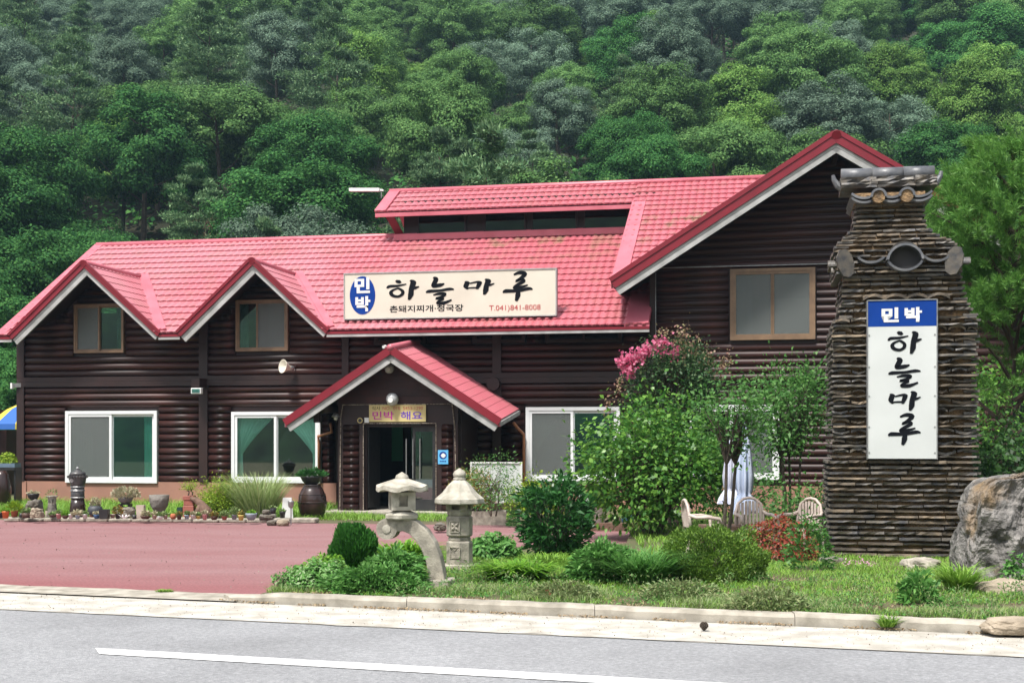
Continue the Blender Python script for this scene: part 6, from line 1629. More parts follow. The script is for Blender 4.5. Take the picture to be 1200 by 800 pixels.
def horn(o, r):
    MB().lathe([(.17, 0), (.165, .012), (.12, .10), (.07, .17), (.05, .22), (.05, .24)], 18).build('horn', M['sign'], o, smooth=True).rotation_euler = (R(90), 0, R(28))
    MB().tube([(0, -.04, 0), (.1, .16, .02)], .04, 10).build('driver', M['sign'], o); MB().box(.06, .12, .0, .3, .03, .1).build('bracket', M['metal'], o)
t, z = fr(331, 429, -.45); o = thing('horn_loudspeaker', 'cream horn loudspeaker under the second upper window', 'loudspeaker', b2w(t, -.45, z), -YAW)
hb = MB().lathe([(.03, .26), (.05, .24), (.06, .18), (.10, .11), (.155, .02), (.165, .0), (.15, .005), (.07, .08)], 20); c_ = hb.build('horn', M['sign'], o, smooth=True); c_.rotation_euler = (R(-98), 0, R(-35))
MB().lathe([(.055, .2), (.06, .22), (.06, .29), (.05, .31)], 14).build('driver', M['metal'], o, smooth=True).rotation_euler = (R(-98), 0, R(-35))
MB().bar((.12, .12, 0), (.18, .42, .02), .03, .04).build('bracket', M['metal'], o)
def flood(o, r):
    MB().box(-.14, .12, -.12, 0, -.07, .07).build('housing', M['white'], o, bevel=.01); MB().box(-.11, .09, -.127, -.121, -.045, .045).build('lens', M['glass'], o)
    MB().bar((0, .01, 0), (.05, .2, .12), .05, .04).build('bracket', M['metal'], o)
lamp('floodlight', 'white rectangular floodlight hanging under the beam end between the windows', 232.5, 458, -.35, .1, flood)
lamp('floodlight', 'small pale floodlight on the left corner of the house', 22, 452.5, -.12, .1, lambda o, r: (MB().box(-.17, -.12, -.1, 0, -.06, .08).build('housing', M['white'], o), MB().bar((-.1, -.03, .02), (.04, .05, .03), .08, .1).build('bracket', M['metal'], o)))
def cam_(o, r):
    MB().tube([(0, -.02, 0), (0, -.16, -.02)], .035, 10).build('camera_body', M['white'], o); MB().tube([(0, 0, 0), (0, .0, -.07)], .014, 6).build('stalk', M['white'], o)
lamp('security_camera', 'tiny white camera on the ridge end of the porch roof', 452, 406, VPR + .1, .1, cam_, 'camera')
t, z = fr(422.5, 492.5, VB); o = thing('door_clock', 'small round brass-ringed dial left of the banner', 'dial', b2w(t, VB - .02, z), -YAW)
MB().tube([(0, -.02, 0), (0, .02, 0)], .05, 16).build('dial_face', M['black'], o)
mb = MB(); mb.tube([(.052 * math.cos(a), -.02, .052 * math.sin(a)) for a in np.linspace(0, 6.283, 17)], .011, 5); mb.build('brass_ring', M['banner'], o)
a0 = fr(427, 495, VB); o = thing('door_plate', 'small pale number plate between the dial and the banner', 'plate', b2w(a0[0], VB, a0[1]), -YAW); MB().box(0, .10, 0, .02, 0, .11).build('plate', M['white'], o)
# light arm on the raised roof's left end
t, z = fr(447, 232, VU); o = thing('ridge_light', 'white tube light on a thin arm at the left end of the raised roof', 'light', b2w(t, VU, z), -YAW)
MB().tube([(0, 0, 0), (0, 0, .22)], .015, 6).build('arm', M['metal'], o); MB().bar((-.9, 0, .25), (-.05, 0, .22), .13, .09).build('tube_housing', M['white'], o); MB().bar((-.05, 0, .22), (.06, 0, .2), .06, .05).build('end_fitting', M['white'], o)
t, z = fr(758, 245, VUE)
# ============================================================ pots and stones along the court
def ledge(px): return gp(px, 611.5, 0.0)
edge = thing('stone_edging', None, None, (0, 0, 0)); edge['kind'] = 'structure'
x = -9.95; i = 0; rr = random.Random(3)
while x < -4.1:
    l = rr.uniform(.28, .55); y = 25.1 - .09 * (x + 5); mb = MB().box(0, l - .02, 0, .3, 0, .075 + rr.uniform(-.01, .02))
    o = mb.build('edging_stone', M['stone'], edge, bevel=.02); o.location = (x, y + rr.uniform(-.03, .03), 0); o.rotation_euler = (0, 0, R(-5 + rr.uniform(-3, 3))); x += l
pc = {}
def C_(n, c, **k):
    if n not in pc: pc[n] = mat(n, c, rough=k.get('rough', .55), noise=(8, tuple(x_ * .8 for x_ in c), .2)); 
    return pc[n]
colr = {'terracotta': M['terracotta'], 'orange': M['orange'], 'black': M['black'], 'brown': C_('brown_pot_glaze', (0.09, 0.045, 0.03)), 'pale': C_('pale_pot_clay', (0.5, 0.42, 0.35)), 'pink': C_('pink_pot_glaze', (0.6, 0.3, 0.3)),
        'white': M['white'], 'blue': C_('blue_pot_glaze', (0.05, 0.12, 0.25)), 'lblue': C_('light_blue_pot_glaze', (0.35, 0.5, 0.62)), 'grey': C_('grey_pot_clay', (0.2, 0.19, 0.18), rough=.8), 'yellow': C_('yellow_pot_glaze', (0.62, 0.5, 0.14)),
        'red': C_('red_pot_clay', (0.33, 0.11, 0.08)), 'green': C_('dark_green_box', (0.02, 0.06, 0.045)), 'stone': M['stone'], 'gblue': C_('grey_blue_pot_glaze', (0.28, 0.33, 0.38)), 'dgrey': C_('charcoal_ball_pot', (0.05, 0.055, 0.065))}
def pot(px, py, wpx, hpx, shape, c, pl, label, z0=None, Y=None, cat='plant pot', ph=1.0, name='flower_pot'):
    z0 = .085 if z0 is None else z0
    b0 = gp(px, py, z0) if Y is None else at(px, Y, z0)
    s = b0.y / F; w_, h = wpx * s, hpx * s
    o = thing(name, label, cat, (b0.x, b0.y, z0), 0, 'pots along the court edge')
    r_ = w_ / 2; n = 14; m_ = colr[c]
    if shape == 'taper': pr = [(r_ * .68, 0), (r_ * .92, h * .8), (r_, h * .82), (r_, h), (r_ * .85, h), (r_ * .8, h * .85)]
    elif shape == 'bowl': pr = [(r_ * .5, 0), (r_ * .8, h * .35), (r_ * .98, h * .8), (r_, h), (r_ * .88, h), (r_ * .8, h * .8)]
    elif shape == 'ball': pr = [(r_ * .5, 0), (r_ * .85, h * .2), (r_, h * .5), (r_ * .85, h * .85), (r_ * .6, h), (r_ * .5, h * .95)]
    elif shape == 'cyl': pr = [(r_ * .9, 0), (r_, h), (r_ * .86, h), (r_ * .84, h * .85)]
    else: pr = [(r_ * 1.2, 0), (r_ * 1.35, h), (r_ * 1.2, h), (r_ * 1.15, h * .85)]; n = 4
    MB().lathe(pr, n, rot=(0 if n == 4 else 0)).build('pot', m_, o, smooth=(n > 4))
    mb = MB().lathe([(pr[-1][0], h * .84), (pr[-1][0] * .9, h * .88)], n); mb.build('soil', M['soil'], o)
    if pl:
        kind, wp, hp = pl; rx, hh = wp * s / 2, hp * s
        nn = int(60 + wp * hp * 1.6); P, d = ell(nn, (rx, rx * .8, hh), (0, 0, h * .86), .3); P[:, 2] = np.maximum(np.abs(P[:, 2] - h * .86) + h * .86, h * .86)
        v, q = leaf_quads(P, d * [.8, .8, .4] + [0, 0, .6], rg.uniform(.03, .07, nn) * ph, .5, .1, rg); link('plant', fastmesh('plant', v, q, G[kind]), o)
    return o
pot(1, 607, 5, 7, 'taper', 'black', None, 'tiny black pot at the left end of the pot row')
pot(6.5, 607, 9, 8.5, 'taper', 'orange', ('lime', 9, 4), 'bright orange pot at the left end of the pot row')
pot(17, 605.5, 9, 7.5, 'taper', 'terracotta', ('yellow', 19, 12), 'terracotta pot with bushy yellow-green succulent near the left end')
pot(25, 606, 5, 5, 'cyl', 'black', None, 'small black pot right of the terracotta succulent pot')
pot(31.5, 606.5, 12, 6, 'cyl', 'brown', ('succ', 12, 6), 'dark brown bowl of pale succulents left of the rock mound')
pot(62, 606, 9, 3, 'bowl', 'brown', ('succ', 8, 3), 'low brown dish below the small stone pedestal')
pot(58, 605, 8, 7, 'square', 'pale', ('succ', 7, 5), 'square pale clay pot in front of the stone pedestal')
pot(69, 607.5, 6.5, 6, 'taper', 'pink', ('succ', 6, 4), 'small pink pot left of the tall black jar stack')
pot(76.5, 607.5, 8, 4, 'bowl', 'brown', ('lime', 7, 5), 'low brown bowl with a lime sprout by the jar stack')
pot(83, 607.5, 5.5, 5.5, 'taper', 'white', None, 'plain white little pot under the jar stack, left one')
pot(91, 607.5, 6, 4, 'taper', 'lblue', ('cream', 13, 6), 'white and blue pot with pale rosettes before the jar stack')
pot(99.5, 607.5, 6, 5.5, 'taper', 'white', ('succ', 4, 3), 'white little pot just right of the jar stack')
pot(108, 606, 7, 5, 'taper', 'red', ('autumn', 9, 7), 'reddish pot with rust and green succulents')
pot(113.5, 607.5, 8, 5, 'bowl', 'blue', ('cream', 6, 3), 'dark blue bowl in front of the charcoal ball planter')
pot(122.5, 607.5, 11, 11, 'square', 'black', None, 'empty square black pot right of the charcoal ball planter')
pot(132, 607, 6, 5, 'taper', 'pale', None, 'pale rough pot between the black square pot and succulents')
pot(138, 607.5, 6, 6, 'taper', 'black', ('autumn', 12, 9), 'small black pot with orange and green succulents')
pot(157.5, 608, 5, 5, 'cyl', 'black', None, 'little black pot left of the ribbed cream pot')
pot(165, 607.5, 9.5, 16, 'square', 'pale', None, 'tall ribbed cream square pot in the middle of the row')
pot(170.5, 608, 12, 4, 'bowl', 'brown', ('cream', 9, 7), 'shallow dark bowl of succulents before the cream pot')
pot(181, 608, 6, 5, 'taper', 'pale', ('cream', 6, 4), 'pale pot left of the stone mortar foot')
pot(187.5, 608.5, 7, 4, 'bowl', 'white', ('succ', 7, 5), 'white bowl in front of the stone mortar')
pot(194, 608, 5, 5, 'taper', 'pale', ('succ', 5, 3), 'pale round pot right of the mortar foot')
pot(203, 608, 7.5, 6.5, 'ball', 'terracotta', None, 'round peach clay pot right of the stone mortar')
pot(210, 608.5, 6, 5, 'taper', 'brown', ('autumn', 6, 4), 'small brown pot before the dark green box')
pot(211, 604, 6, 10, 'square', 'green', None, 'dark green square box pot behind the brown pot')
pot(219, 608, 6, 5, 'taper', 'lblue', ('succ', 5, 4), 'light blue pot below the stacked brown planter')
pot(226.5, 608, 6.5, 5, 'taper', 'white', ('cream', 6, 4), 'greyish white pot below the driftwood, left one')
pot(232.5, 608, 5, 4, 'taper', 'yellow', ('succ', 4, 3), 'tiny yellow pot below the driftwood')
pot(240, 609, 6, 7, 'taper', 'pink', ('cream', 6, 4), 'reddish pink pot below the driftwood foot')
pot(251, 609, 9, 4.5, 'bowl', 'brown', ('autumn', 8, 5), 'dark brown bowl under the yellow-green shrub, left one')
pot(263, 609, 7, 4.5, 'taper', 'red', ('succ', 9, 6), 'red-brown pot of succulents under the yellow-green shrub')
pot(274.5, 608.5, 7, 6, 'taper', 'gblue', ('succ', 12, 9), 'grey-blue pot with spreading succulents')
pot(282.5, 609.5, 7.5, 6.5, 'taper', 'yellow', ('autumn', 4, 4), 'yellow pot near the striped reed')
pot(294.5, 609, 14, 8, 'bowl', 'gblue', ('lime', 8, 4), 'oval blue-grey bowl at the foot of the striped reed')
pot(320, 601.5, 7, 7, 'cyl', 'black', ('succ', 5, 2), 'black nursery pot standing on the flat grey stone', z0=.2)
pot(331, 607, 7.5, 8, 'taper', 'black', ('succ', 5, 3), 'black nursery pot before the white post')
# a flower-shaped white bowl
b0 = gp(145.5, 608, .085); o = thing('flower_bowl', 'white petal-shaped bowl among the small pots', 'bowl', (b0.x, b0.y, .085), 0)
for k in range(9): a = k * .698; MB().add([(0, 0, 0), (.07 * math.cos(a - .3), .05 * math.sin(a - .3), .05), (.13 * math.cos(a), .1 * math.sin(a), .09), (.07 * math.cos(a + .3), .05 * math.sin(a + .3), .05)], [(0, 1, 2, 3)]).build('petal', M['white'], o, fix=False)
# rocks and pedestals that carry pots
def zpot(py, Y): return pz(py, Y)
Yr = 25.6
o = bounds_rock('garden_rock', 'grey pitted rock under the black bowl near the left end', 31, 49, 584, 606, Yr + .2, .3, 'rock', 4.4); o['group'] = 'rocks along the pot row'
pot(39, 0, 14, 7.5, 'bowl', 'black', ('cream', 13, 3), 'black bowl of succulents on the grey pitted rock', z0=zpot(585.5, Yr + .2), Y=Yr + .2)
bounds_rock('garden_rock', 'pinkish craggy rock mound left of the stone pedestal', 36, 51, 595, 607, Yr - .5, .25, 'rock_tan', 6.4)
ps = at(61, Yr + .1, .08); o = thing('stone_pedestal', 'little two-part stone pedestal with a pale carved drum, topped by a dish', 'pedestal', (ps.x, ps.y, .08)); s_ = ps.y / F
MB().lathe([(7 * s_, 0), (5.6 * s_, 7 * s_), (5 * s_, 15 * s_)], 7).build('rough_base', M['rock'], o); MB().lathe([(4.6 * s_, 15.2 * s_), (4.8 * s_, 23 * s_)], 12).build('carved_drum', M['stone_pale'], o)
MB().lathe([(6 * s_, 23.2 * s_), (6.4 * s_, 24.6 * s_), (5.6 * s_, 25 * s_)], 10).build('dish', M['stone'], o)
mb = MB(); 
for k in range(5): mb.box(-.05 + k * .024, -.04 + k * .024, -4.95 * s_, -4.6 * s_, 16.5 * s_, 21.5 * s_)
mb.build('carving', M['black'], o)
P, d = ell(90, (.10, .1, .1), (0, 0, 26 * s_), .3); v, q = leaf_quads(P, d + [0, 0, .6], rg.uniform(.03, .07, 90), .3, .1, rg); o2 = thing('dish_plant', 'wispy dry plant on the dish of the little stone pedestal', 'plant', (ps.x, ps.y, .08)); link('foliage', fastmesh('foliage', v, q, G['succ']), o2)
# jar stack lantern
js = at(91, Yr + .15, .06); s_ = js.y / F; o = thing('jar_lantern', 'tall lantern stacked from dark glazed jars left of the first window', 'jar lantern', (js.x, js.y, .06))
M['charc'] = mat('charcoal_glaze', (0.035, 0.037, 0.043), rough=.35, noise=(10, (0.09, 0.085, 0.08), .14), bump=(40, .2, .01))
MB().lathe([(9.5 * s_, 0), (10 * s_, 3 * s_), (8.5 * s_, 14 * s_), (7.4 * s_, 22 * s_)], 20).build('brown_jar', M['onggi'], o, smooth=True)
MB().lathe([(7.2 * s_, 22.2 * s_), (7.8 * s_, 24 * s_), (7.6 * s_, 37 * s_)], 20).build('middle_drum', M['charc'], o, smooth=True)
MB().lathe([(8 * s_, 37.2 * s_), (8.4 * s_, 39 * s_), (10.4 * s_, 48 * s_), (10.2 * s_, 48.6 * s_)], 20).build('fluted_bowl', M['charc'], o, smooth=True)
mb = MB()
for k in range(20): a = k * .314; mb.tube([(10.3 * s_ * math.cos(a), 10.3 * s_ * math.sin(a), 47.2 * s_), (11.0 * s_ * math.cos(a), 11.0 * s_ * math.sin(a), 49.5 * s_)], [.025, .02], 5)
mb.build('scalloped_rim', M['charc'], o); MB().lathe([(10 * s_, 49.6 * s_), (8.4 * s_, 53.5 * s_), (4.2 * s_, 54.5 * s_), (3.8 * s_, 56.5 * s_)], 20).build('lid', M['charc'], o, smooth=True)
MB().lathe([(1.5 * s_, 56.6 * s_), (2 * s_, 58 * s_), (1 * s_, 60 * s_)], 10).build('knob', M['metal'], o); MB().tube([(-4 * s_, -8.5 * s_, 44 * s_), (-4 * s_, -9.6 * s_, 44 * s_)], 2.2 * s_, 12).build('round_light', M['metal'], o)
mb = MB()
for zz_ in (24, 32, 36.5): mb.tube([(7.9 * s_ * math.cos(a), 7.9 * s_ * math.sin(a), zz_ * s_) for a in np.linspace(0, 6.283, 21)], .012, 5)
mb.build('drum_band', M['metal'], o)
# ball planter, bowl on stand on block, mortar, stacked planter, driftwood
pot(111.5, 603, 18, 12.5, 'ball', 'dgrey', ('cream', 11, 11), 'charcoal ball-shaped planter with whitish succulents right of the jar stack', Y=25.5, z0=.11)
o = bounds_rock('garden_rock', 'squared grey rock beneath the footed bowl', 133, 160, 593, 606, Yr, .3, 'stone', 14.4)
st_ = at(147, Yr, zpot(593.5, Yr)); o = thing('bowl_stand', 'little black footed stand carrying the round bowl', 'stand', tuple(st_)); s_ = Yr / F
mb = MB().box(-6.5 * s_, 6.5 * s_, -.1, .1, 2.6 * s_, 3.6 * s_)
for sx in (-1, 1): mb.box(sx * 5.5 * s_ - .02, sx * 5.5 * s_ + .02, -.09, .09, 0, 2.6 * s_)
mb.build('top_and_legs', M['black'], o)
pot(147, 0, 18, 7.5, 'bowl', 'grey', ('cream', 33, 13), 'round brown-grey bowl with spreading cream flowers on a black stand', z0=zpot(589.8, Yr), Y=Yr, ph=1.2)
mo = at(186.5, 25.4, .08); s_ = mo.y / F; o = thing('stone_mortar', 'big rough grey stone mortar on a pedestal below the first window', 'mortar', (mo.x, mo.y, .08))
MB().lathe([(5 * s_, 0), (4.2 * s_, 5 * s_), (6.5 * s_, 8.5 * s_), (9.8 * s_, 14 * s_), (11.2 * s_, 20 * s_), (11.6 * s_, 27 * s_), (9.8 * s_, 27.2 * s_), (8.5 * s_, 20 * s_), (3 * s_, 16 * s_)], 26).build('mortar', M['rock'], o, smooth=True)
st_ = at(222, 25.6, .08); s_ = st_.y / F; o = thing('stacked_planter', 'brown square planter stack with a small round bonsai', 'planter', (st_.x, st_.y, .08))
for nm, z0, z1, hw in (('lower_block', 0, 14, 6.3), ('middle_block', 14.2, 20, 5.6), ('upper_pot', 20.2, 25.5, 6.2)): MB().box(-hw * s_, hw * s_, -hw * s_, hw * s_, z0 * s_, z1 * s_).build(nm, colr['red'], o, bevel=.008)
branchy('bonsai', 'small round yellow-green bonsai on the stacked brown planter', 'plant', (st_.x, st_.y, .08 + 25 * s_), 15 * s_, (8 * s_, .12, 5.5 * s_), 16, 40, .035, G['yellow'], M['bark'], 61, aspect=.4, low=.35, trunks=2, clr=.10, tw=.008)
dw = at(232, 25.5, .08); s_ = dw.y / F; o = thing('driftwood', 'arching reddish driftwood stump between the pots', 'driftwood', (dw.x, dw.y, .08))
MB().tube([(-9 * s_, 0, 23 * s_), (-3 * s_, 0, 21 * s_), (3 * s_, 0, 16 * s_), (8 * s_, 0, 9 * s_), (9 * s_, 0, 0)], [.03, .06, .08, .12, .15], 10).build('arch', M['wood'], o, smooth=True)
MB().tube([(4 * s_, -.03, 15 * s_), (0, -.05, 8 * s_), (2 * s_, -.05, 0)], [.06, .05, .06], 8).build('root', M['wood'], o, smooth=True)
MB().tube([(7 * s_, 0, 11 * s_), (13 * s_, 0, 8 * s_), (15 * s_, 0, 0)], [.07, .06, .07], 8).build('root', M['wood'], o, smooth=True)
branchy('yellow_shrub', 'rounded yellow-green shrub left of the striped reed', 'shrub', tuple(at(257, 26.2, .03)), 38 * 26.2 / F, (20 * 26.2 / F, .3, 19 * 26.2 / F), 60, 110, .055, G['yellow'], M['bark'], 63, aspect=.35, low=.3, trunks=4, clr=.26, tw=.010)
b0 = at(303, 26.0, .03); n = 950; a = rg.uniform(0, 6.28, n); r_ = np.sqrt(rg.uniform(0, 1, n)); P = np.stack([np.cos(a) * r_ * .28, np.sin(a) * r_ * .2, np.zeros(n)], 1)
D = np.stack([np.cos(a) * r_ * .42 - .06, np.sin(a) * r_ * .3, np.ones(n)], 1) + rg.normal(size=(n, 3)) * .07
VQ = blades(P, D, rg.uniform(.55, 1.18, n), .022, .28, 4, rg)
P2 = np.tile([[-.2, 0, 0.]], (8, 1)) + rg.normal(size=(8, 3)) * .04; VQ2 = blades(P2, np.tile([[-.75, 0, .75]], (8, 1)) + rg.normal(size=(8, 3)) * .12, rg.uniform(.8, 1.1, 8), .025, .7, 5, rg)
plant('striped_reed', 'tall clump of cream-striped reed grass before the second window', 'ornamental grass', (b0.x, b0.y, .03), [('blades', merge([VQ, VQ2]), G['varieg'])])
o = bounds_rock('garden_rock', 'flat wide grey stone at the right end of the pot row', 303, 324, 602, 609, 25.2, .35, 'rock', 24.4, rough=.15)
o = bounds_rock('garden_rock', 'small grey block stone standing on the flat wide stone', 307, 317, 596.5, 603, 25.2, .18, 'rock', 28.4, rough=.1)
o = bounds_rock('garden_rock', 'dark rounded stone at the court edge below the flat stone', 312, 325, 609, 616, 24.4, .25, 'rock', 31, rough=.1)
o = bounds_rock('garden_rock', 'pale rounded stone at the court edge below the nursery pot', 324, 340, 608, 616, 24.3, .25, 'rock_tan', 33, rough=.1)
b0 = at(336.5, 25.7, .0); o = thing('white_post', 'short white tapered post behind the garden spotlight', 'post', tuple(b0)); MB().add([(-.12, 0, 0), (.12, 0, 0), (.12, .06, 0), (-.12, .06, 0), (-.085, 0, .46), (.085, 0, .46), (.085, .06, .46), (-.085, .06, .46)], [(0, 3, 2, 1), (4, 5, 6, 7), (0, 1, 5, 4), (1, 2, 6, 5), (2, 3, 7, 6), (3, 0, 4, 7)]).build('panel', M['white'], o)
b0 = at(341, 24.6, .0); o = thing('garden_spotlight', 'small grey solar stake light at the end of the pot row', 'garden light', tuple(b0))
MB().tube([(0, 0, 0), (0, 0, .32)], .013, 6).build('stake', M['metal'], o); MB().lathe([(.02, .31), (.05, .34), (.06, .43), (.058, .45)], 12).build('head', M['metal'], o, smooth=True)
b0 = at(366, 26.6, .02); s_ = b0.y / F; o = thing('onggi_jar', 'large glossy dark brown storage jar left of the entrance', 'jar', tuple(b0))
MB().lathe([(11.5 * s_, 0), (15 * s_, 6 * s_), (17 * s_, 15 * s_), (16 * s_, 25 * s_), (12.5 * s_, 33 * s_), (9.5 * s_, 37 * s_), (10.5 * s_, 38.5 * s_), (9 * s_, 38.5 * s_)], 28).build('jar', M['onggi'], o, smooth=True)
mb = MB()
for zz_, rr_ in ((18, 17.1), (27, 15.2)): mb.tube([(rr_ * s_ * math.cos(a), rr_ * s_ * math.sin(a), zz_ * s_) for a in np.linspace(0, 6.283, 29)], .012, 5)
mb.build('rib', M['onggi'], o)
pot(365, 0, 26, 10, 'bowl', 'black', ('dark', 38, 9), 'black bowl of low green leaves on top of the big brown jar', z0=.02 + 38.6 * s_, Y=26.6, ph=1.3)
# ============================================================ by the right of the porch
b0 = gp(583, 594, 0); Y = 25.4
x0, x1, z0, z1 = at(551, Y).x, at(612, Y).x, pz(589, Y), pz(541, Y)
o = thing('white_board', 'blank white framed board leaning behind the nandina, right of the porch', 'board', ((x0 + x1) / 2, Y, z0)); hw = (x1 - x0) / 2; H_ = z1 - z0
MB().box(-hw + .03, hw - .03, 0, .03, .03, H_ - .03).build('panel', M['sign_white'], o)
m = MB(); m.box(-hw, -hw + .03, -.02, .05, 0, H_).box(hw - .03, hw, -.02, .05, 0, H_).box(-hw + .03, hw - .03, -.02, .05, 0, .03).box(-hw + .03, hw - .03, -.02, .05, H_ - .03, H_).box(0, .012, -.008, 0, .03, H_ - .03); m.build('frame', M['white'], o)
for sx in (-1, 1): MB().box(sx * hw * .85 - .03, sx * hw * .85 + .03, -.05, .05, -z0, 0).build('foot', M['black'], o)
b0 = gp(575, 615, 0); Y = b0.y; o = thing('stone_trough', 'long mossy stone trough with plants, behind the steep-roofed lantern', 'trough', (at(570, Y).x, Y, 0)); hw = 23 * Y / F
m = MB(); m.box(-hw, hw, 0, .05, 0, .26).box(-hw, hw, .45, .5, 0, .26).box(-hw, -hw + .05, .05, .45, 0, .26).box(hw - .05, hw, .05, .45, 0, .26); m.build('trough', M['stone'], o); MB().box(-hw + .05, hw - .05, .05, .45, 0, .22).build('soil', M['soil'], o)
clump('leafy_weeds', 'dark mossy cone-shaped tuft right of the stone trough', 600, 616, 14, 20, G['conifer'], 'leaf', 900, .03, dep=.8, z0=0.02)
pot(703, 616, 15.5, 24, 'taper', 'white', ('lime', 26, 24), 'tall smooth white pot with a pale green leafy plant under the right window', z0=.02, ph=3.0)
pot(736, 614, 16, 10, 'cyl', 'blue', None, 'navy blue tub behind the big green tree trunks', z0=.02)
b0 = gp(717, 622, 0); o = thing('timber_edging', 'low weathered timber edging in front of the tall white pot', 'edging', (b0.x, b0.y, 0)); MB().box(-.75, .75, 0, .12, 0, .14).build('beam', M['wood'], o)
# closed parasol
def closed_parasol(px, Y, top, bot, rmax, label, m, seed):
    b = at(px, Y, 0); o = thing('closed_parasol', label, 'parasol', tuple(b)); z1, z0 = pz(top, Y), pz(bot, Y)
    MB().tube([(0, 0, 0), (0, 0, z1 + .06)], .02, 8).build('pole', M['metal'], o)
    mb = MB(); n = 48; rings = [(0, .015), (.06, .04), (.3, .075), (.6, .10), (.76, .09), (.8, .07), (.84, .10), (.92, .14), (1.0, rmax * .8)]
    for f, r_ in rings:
        for k in range(n):
            a = 2 * PI * k / n; fold = 1 + (.28 * math.cos(8 * a + seed) + .12 * math.cos(17 * a)) * min(1, f * 2 + .1); mb.v.append((r_ * fold * math.cos(a), r_ * fold * math.sin(a), z1 - (z1 - z0) * f + .03 * math.sin(5 * a + seed) * f))
    for i in range(len(rings) - 1):
        for k in range(n): mb.f.append((i * n + k, i * n + (k + 1) % n, (i + 1) * n + (k + 1) % n, (i + 1) * n + k))
    mb.build('canopy', m, o, fix=False, smooth=True); MB().lathe([(.02, z1), (.04, z1 + .01), (.03, z1 + .06), (.01, z1 + .09)], 10).build('finial', M['black'], o)
    MB().lathe([(.28, 0), (.28, .06), (.05, .1), (.04, .3)], 16).build('base', M['stone'], o)
def stripes(name, c1, c2, k):
    m = mat(name, c1, rough=.8); t = m.node_tree; N = t.nodes; L = t.links; b = N['Principled BSDF']; tc = N.new('ShaderNodeTexCoord'); gr = N.new('ShaderNodeTexGradient'); gr.gradient_type = 'RADIAL'
    L.new(tc.outputs['Object'], gr.inputs[0]); mu = N.new('ShaderNodeMath'); mu.operation = 'MULTIPLY'; mu.inputs[1].default_value = k; L.new(gr.outputs[0], mu.inputs[0]); fr_ = N.new('ShaderNodeMath'); fr_.operation = 'FRACT'; L.new(mu.outputs[0], fr_.inputs[0])
    g = N.new('ShaderNodeMath'); g.operation = 'GREATER_THAN'; g.inputs[1].default_value = .5; L.new(fr_.outputs[0], g.inputs[0]); mx = N.new('ShaderNodeMix'); mx.data_type = 'RGBA'; mx.inputs[6].default_value = (*c1, 1); mx.inputs[7].default_value = (*c2, 1)
    L.new(g.outputs[0], mx.inputs[0]); L.new(mx.outputs[2], b.inputs['Base Color']); return m
M['par1'] = stripes('blue_white_cloth', (0.36, 0.44, 0.62), (0.52, 0.58, 0.72), 16); M['par2'] = stripes('white_navy_cloth', (0.66, 0.68, 0.76), (0.40, 0.42, 0.55), 24)
closed_parasol(872, 18.6, 492, 600, .2, 'closed pale blue parasol standing before the right-hand window', M['par1'], 0)
closed_parasol(857, 19.1, 510, 588, .2, 'closed white and navy striped parasol just left of the blue one', M['par2'], 2)
# plastic garden chairs and table
M['plastic'] = mat('cream_plastic', (0.62, 0.54, 0.48), rough=.45, noise=(5, (0.45, 0.36, 0.32), .2))
def chair(px, Y, rz, label):
    b = at(px, Y, .03); o = thing('garden_chair', label, 'chair', tuple(b), rz, 'white plastic garden chairs'); o.scale = (.86, .86, .86); m = M['plastic']
    MB().box(-.23, .23, -.22, .22, .38, .41).build('seat', m, o, bevel=.01)
    for sx in (-1, 1):
        MB().tube([(sx * .26, -.24, 0), (sx * .25, -.22, .38), (sx * .27, -.2, .56)], .022, 7).build('leg', m, o); MB().tube([(sx * .25, .3, 0), (sx * .22, .22, .4)], .022, 7).build('leg', m, o)
        MB().tube([(sx * .27, -.26, .5), (sx * .28, -.22, .60), (sx * .28, -.05, .625), (sx * .27, .15, .62), (sx * .23, .25, .66)], .028, 8).build('armrest', m, o, smooth=True)
    bk_ = MB(); 
    for k in range(7):
        x = -.18 + k * .06; top = .84 - (x / .22) ** 2 * .10; bk_.box(x - .019, x + .019, .22, .245, .46, top)
    for k in range(5): x = -.15 + k * .075; bk_.v[k]
    bk_.build('back_slats', m, o); o.children[-1]['kind'] = 'stuff'
    MB().tube([(-.23, .22, .42), (-.235, .24, .62), (-.19, .26, .79), (-.09, .27, .87), (.0, .27, .885), (.09, .27, .87), (.19, .26, .79), (.235, .24, .62), (.23, .22, .42)], .024, 8).build('back_frame', m, o, smooth=True)
    return o
chair(884, 18.0, R(8), 'cream plastic chair with rounded back in front of the blue parasol')
chair(822, 17.6, R(95), 'cream plastic armchair seen from the side behind the juniper')
chair(938, 17.9, R(-50), 'cream plastic chair half hidden by shrubs beside the tower')
b = at(852, 18.2, .03); o = thing('garden_table', 'low dark brown square table between the plastic chairs', 'table', tuple(b), R(10)); MB().box(-.32, .32, -.3, .3, .33, .38).build('tabletop', M['wood'], o)
for sx in (-1, 1):
    for sy in (-1, 1): MB().box(sx * .27 - .025, sx * .27 + .025, sy * .25 - .025, sy * .25 + .025, 0, .33).build('leg', M['wood'], o)
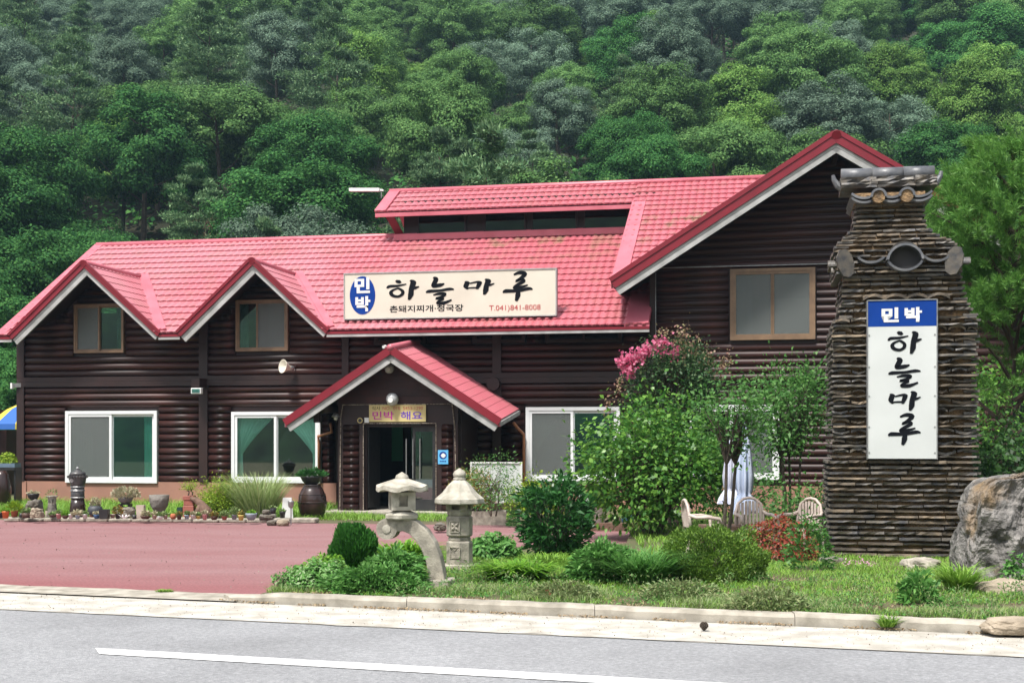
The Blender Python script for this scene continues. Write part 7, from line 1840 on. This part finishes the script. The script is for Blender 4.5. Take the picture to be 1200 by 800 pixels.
# ============================================================ left edge: open parasol, far roof, barbecue corner
Yp = 34.0; b = at(36, Yp, 0); o = thing('open_parasol', 'open parasol in green, yellow and blue panels at the left edge behind the house', 'parasol', tuple(b)); z_r = pz(497, Yp); z_t = pz(467, Yp)
MB().tube([(0, 0, 0), (0, 0, z_t)], .025, 8).build('pole', M['metal'], o)
cols = [('parasol_green', (0.05, 0.33, 0.16)), ('parasol_yellow', (0.75, 0.62, 0.08)), ('parasol_blue', (0.04, 0.16, 0.55)), ('parasol_white', (0.6, 0.68, 0.66))]
cm_ = [mat(a, c, rough=.7, trans=.3) for a, c in cols]; R0 = 48 * Yp / F
for k in range(12):
    a0, a1 = 2 * PI * k / 12, 2 * PI * (k + 1) / 12; mb = MB(); vs = [(0, 0, z_t)]; am = (a0 + a1) / 2
    for r_, z in ((.55, z_t - (z_t - z_r) * .42), (1.0, z_r)):
        for a in (a0, am, a1): rr_ = R0 * r_ * (1 if a != am else .97); vs.append((rr_ * math.cos(a), rr_ * math.sin(a), z))
    vs += [(x_ * 1.005, y_ * 1.005, z_ - .14) for x_, y_, z_ in vs[4:7]]
    mb.v = vs; mb.f = [(0, 1, 2), (0, 2, 3), (1, 4, 5, 2), (2, 5, 6, 3), (4, 7, 8, 5), (5, 8, 9, 6)]
    mb.build('panel', cm_[{6: 3, 7: 1, 8: 2, 5: 0}.get(k, k % 4)], o, fix=False)
Yh = 40.0; b = at(-10, Yh, 0); o = thing('annex_house', 'small annex with a pink-red tiled roof at the far left edge', 'house', tuple(b))
zr_, ze_ = pz(455, Yh), pz(479, Yh); xr = (24 + 10) * Yh / F
bm_ = tile_patch((-5, -2, ze_), (1, 0, 0), (0, 2.2, zr_ + .2 - ze_), 5 + xr, 2.2, [((xr, -2, ze_ + .15), (-.42, 0, -1))])
e_ = join_patches('roof', [bm_], o); MB().box(-5, xr - .2, -.6, 2.5, 0, ze_ - .05).build('wall', M['log'], o); MB().box(-5, xr, -2.02, -1.95, ze_ - .1, ze_).build('fascia', M['trim'], o)
Yg = 30.8; b = at(12, Yg, 0); o = thing('barbecue_stand', 'black metal stand with a blue-grey tray at the left corner of the house', 'stand', tuple(b)); s_ = Yg / F
for x in (-11, 9): MB().box(x * s_ - .02, x * s_ + .02, -.2, .2, 0, 44 * s_).build('leg', M['black'], o)
MB().box(-16 * s_, 9.5 * s_, -.25, .25, 44 * s_, 47 * s_).build('top', M['black'], o); MB().box(-16 * s_, 9 * s_, -.2, .2, 47.3 * s_, 52 * s_).build('tray', C_('blue_grey_tray', (0.12, 0.18, 0.24)), o)
o = plant('planter_greens', 'yellow-green foliage box on the black stand at the left edge', 'plant', (b.x, b.y, 52 * s_), [])
P, d = ell(900, (12 * s_, .2, 13 * s_), (-3 * s_, 0, 1 * s_), .3); P[:, 2] = np.abs(P[:, 2]); v, q = facing_leaves(P, d + [0, -.3, .5], rg.uniform(.04, .08, 900), .7, rg); link('foliage', fastmesh('foliage', v, q, G['yellow']), o)
b = at(2, 30.2, 0); s_ = 30.2 / F; o = thing('onggi_jar', 'brown-grey storage jar cut by the left edge of the view', 'jar', tuple(b)); MB().lathe([(6 * s_, 0), (10 * s_, 10 * s_), (11 * s_, 24 * s_), (8 * s_, 40 * s_), (5 * s_, 45 * s_)], 22).build('jar', M['onggi'], o, smooth=True)
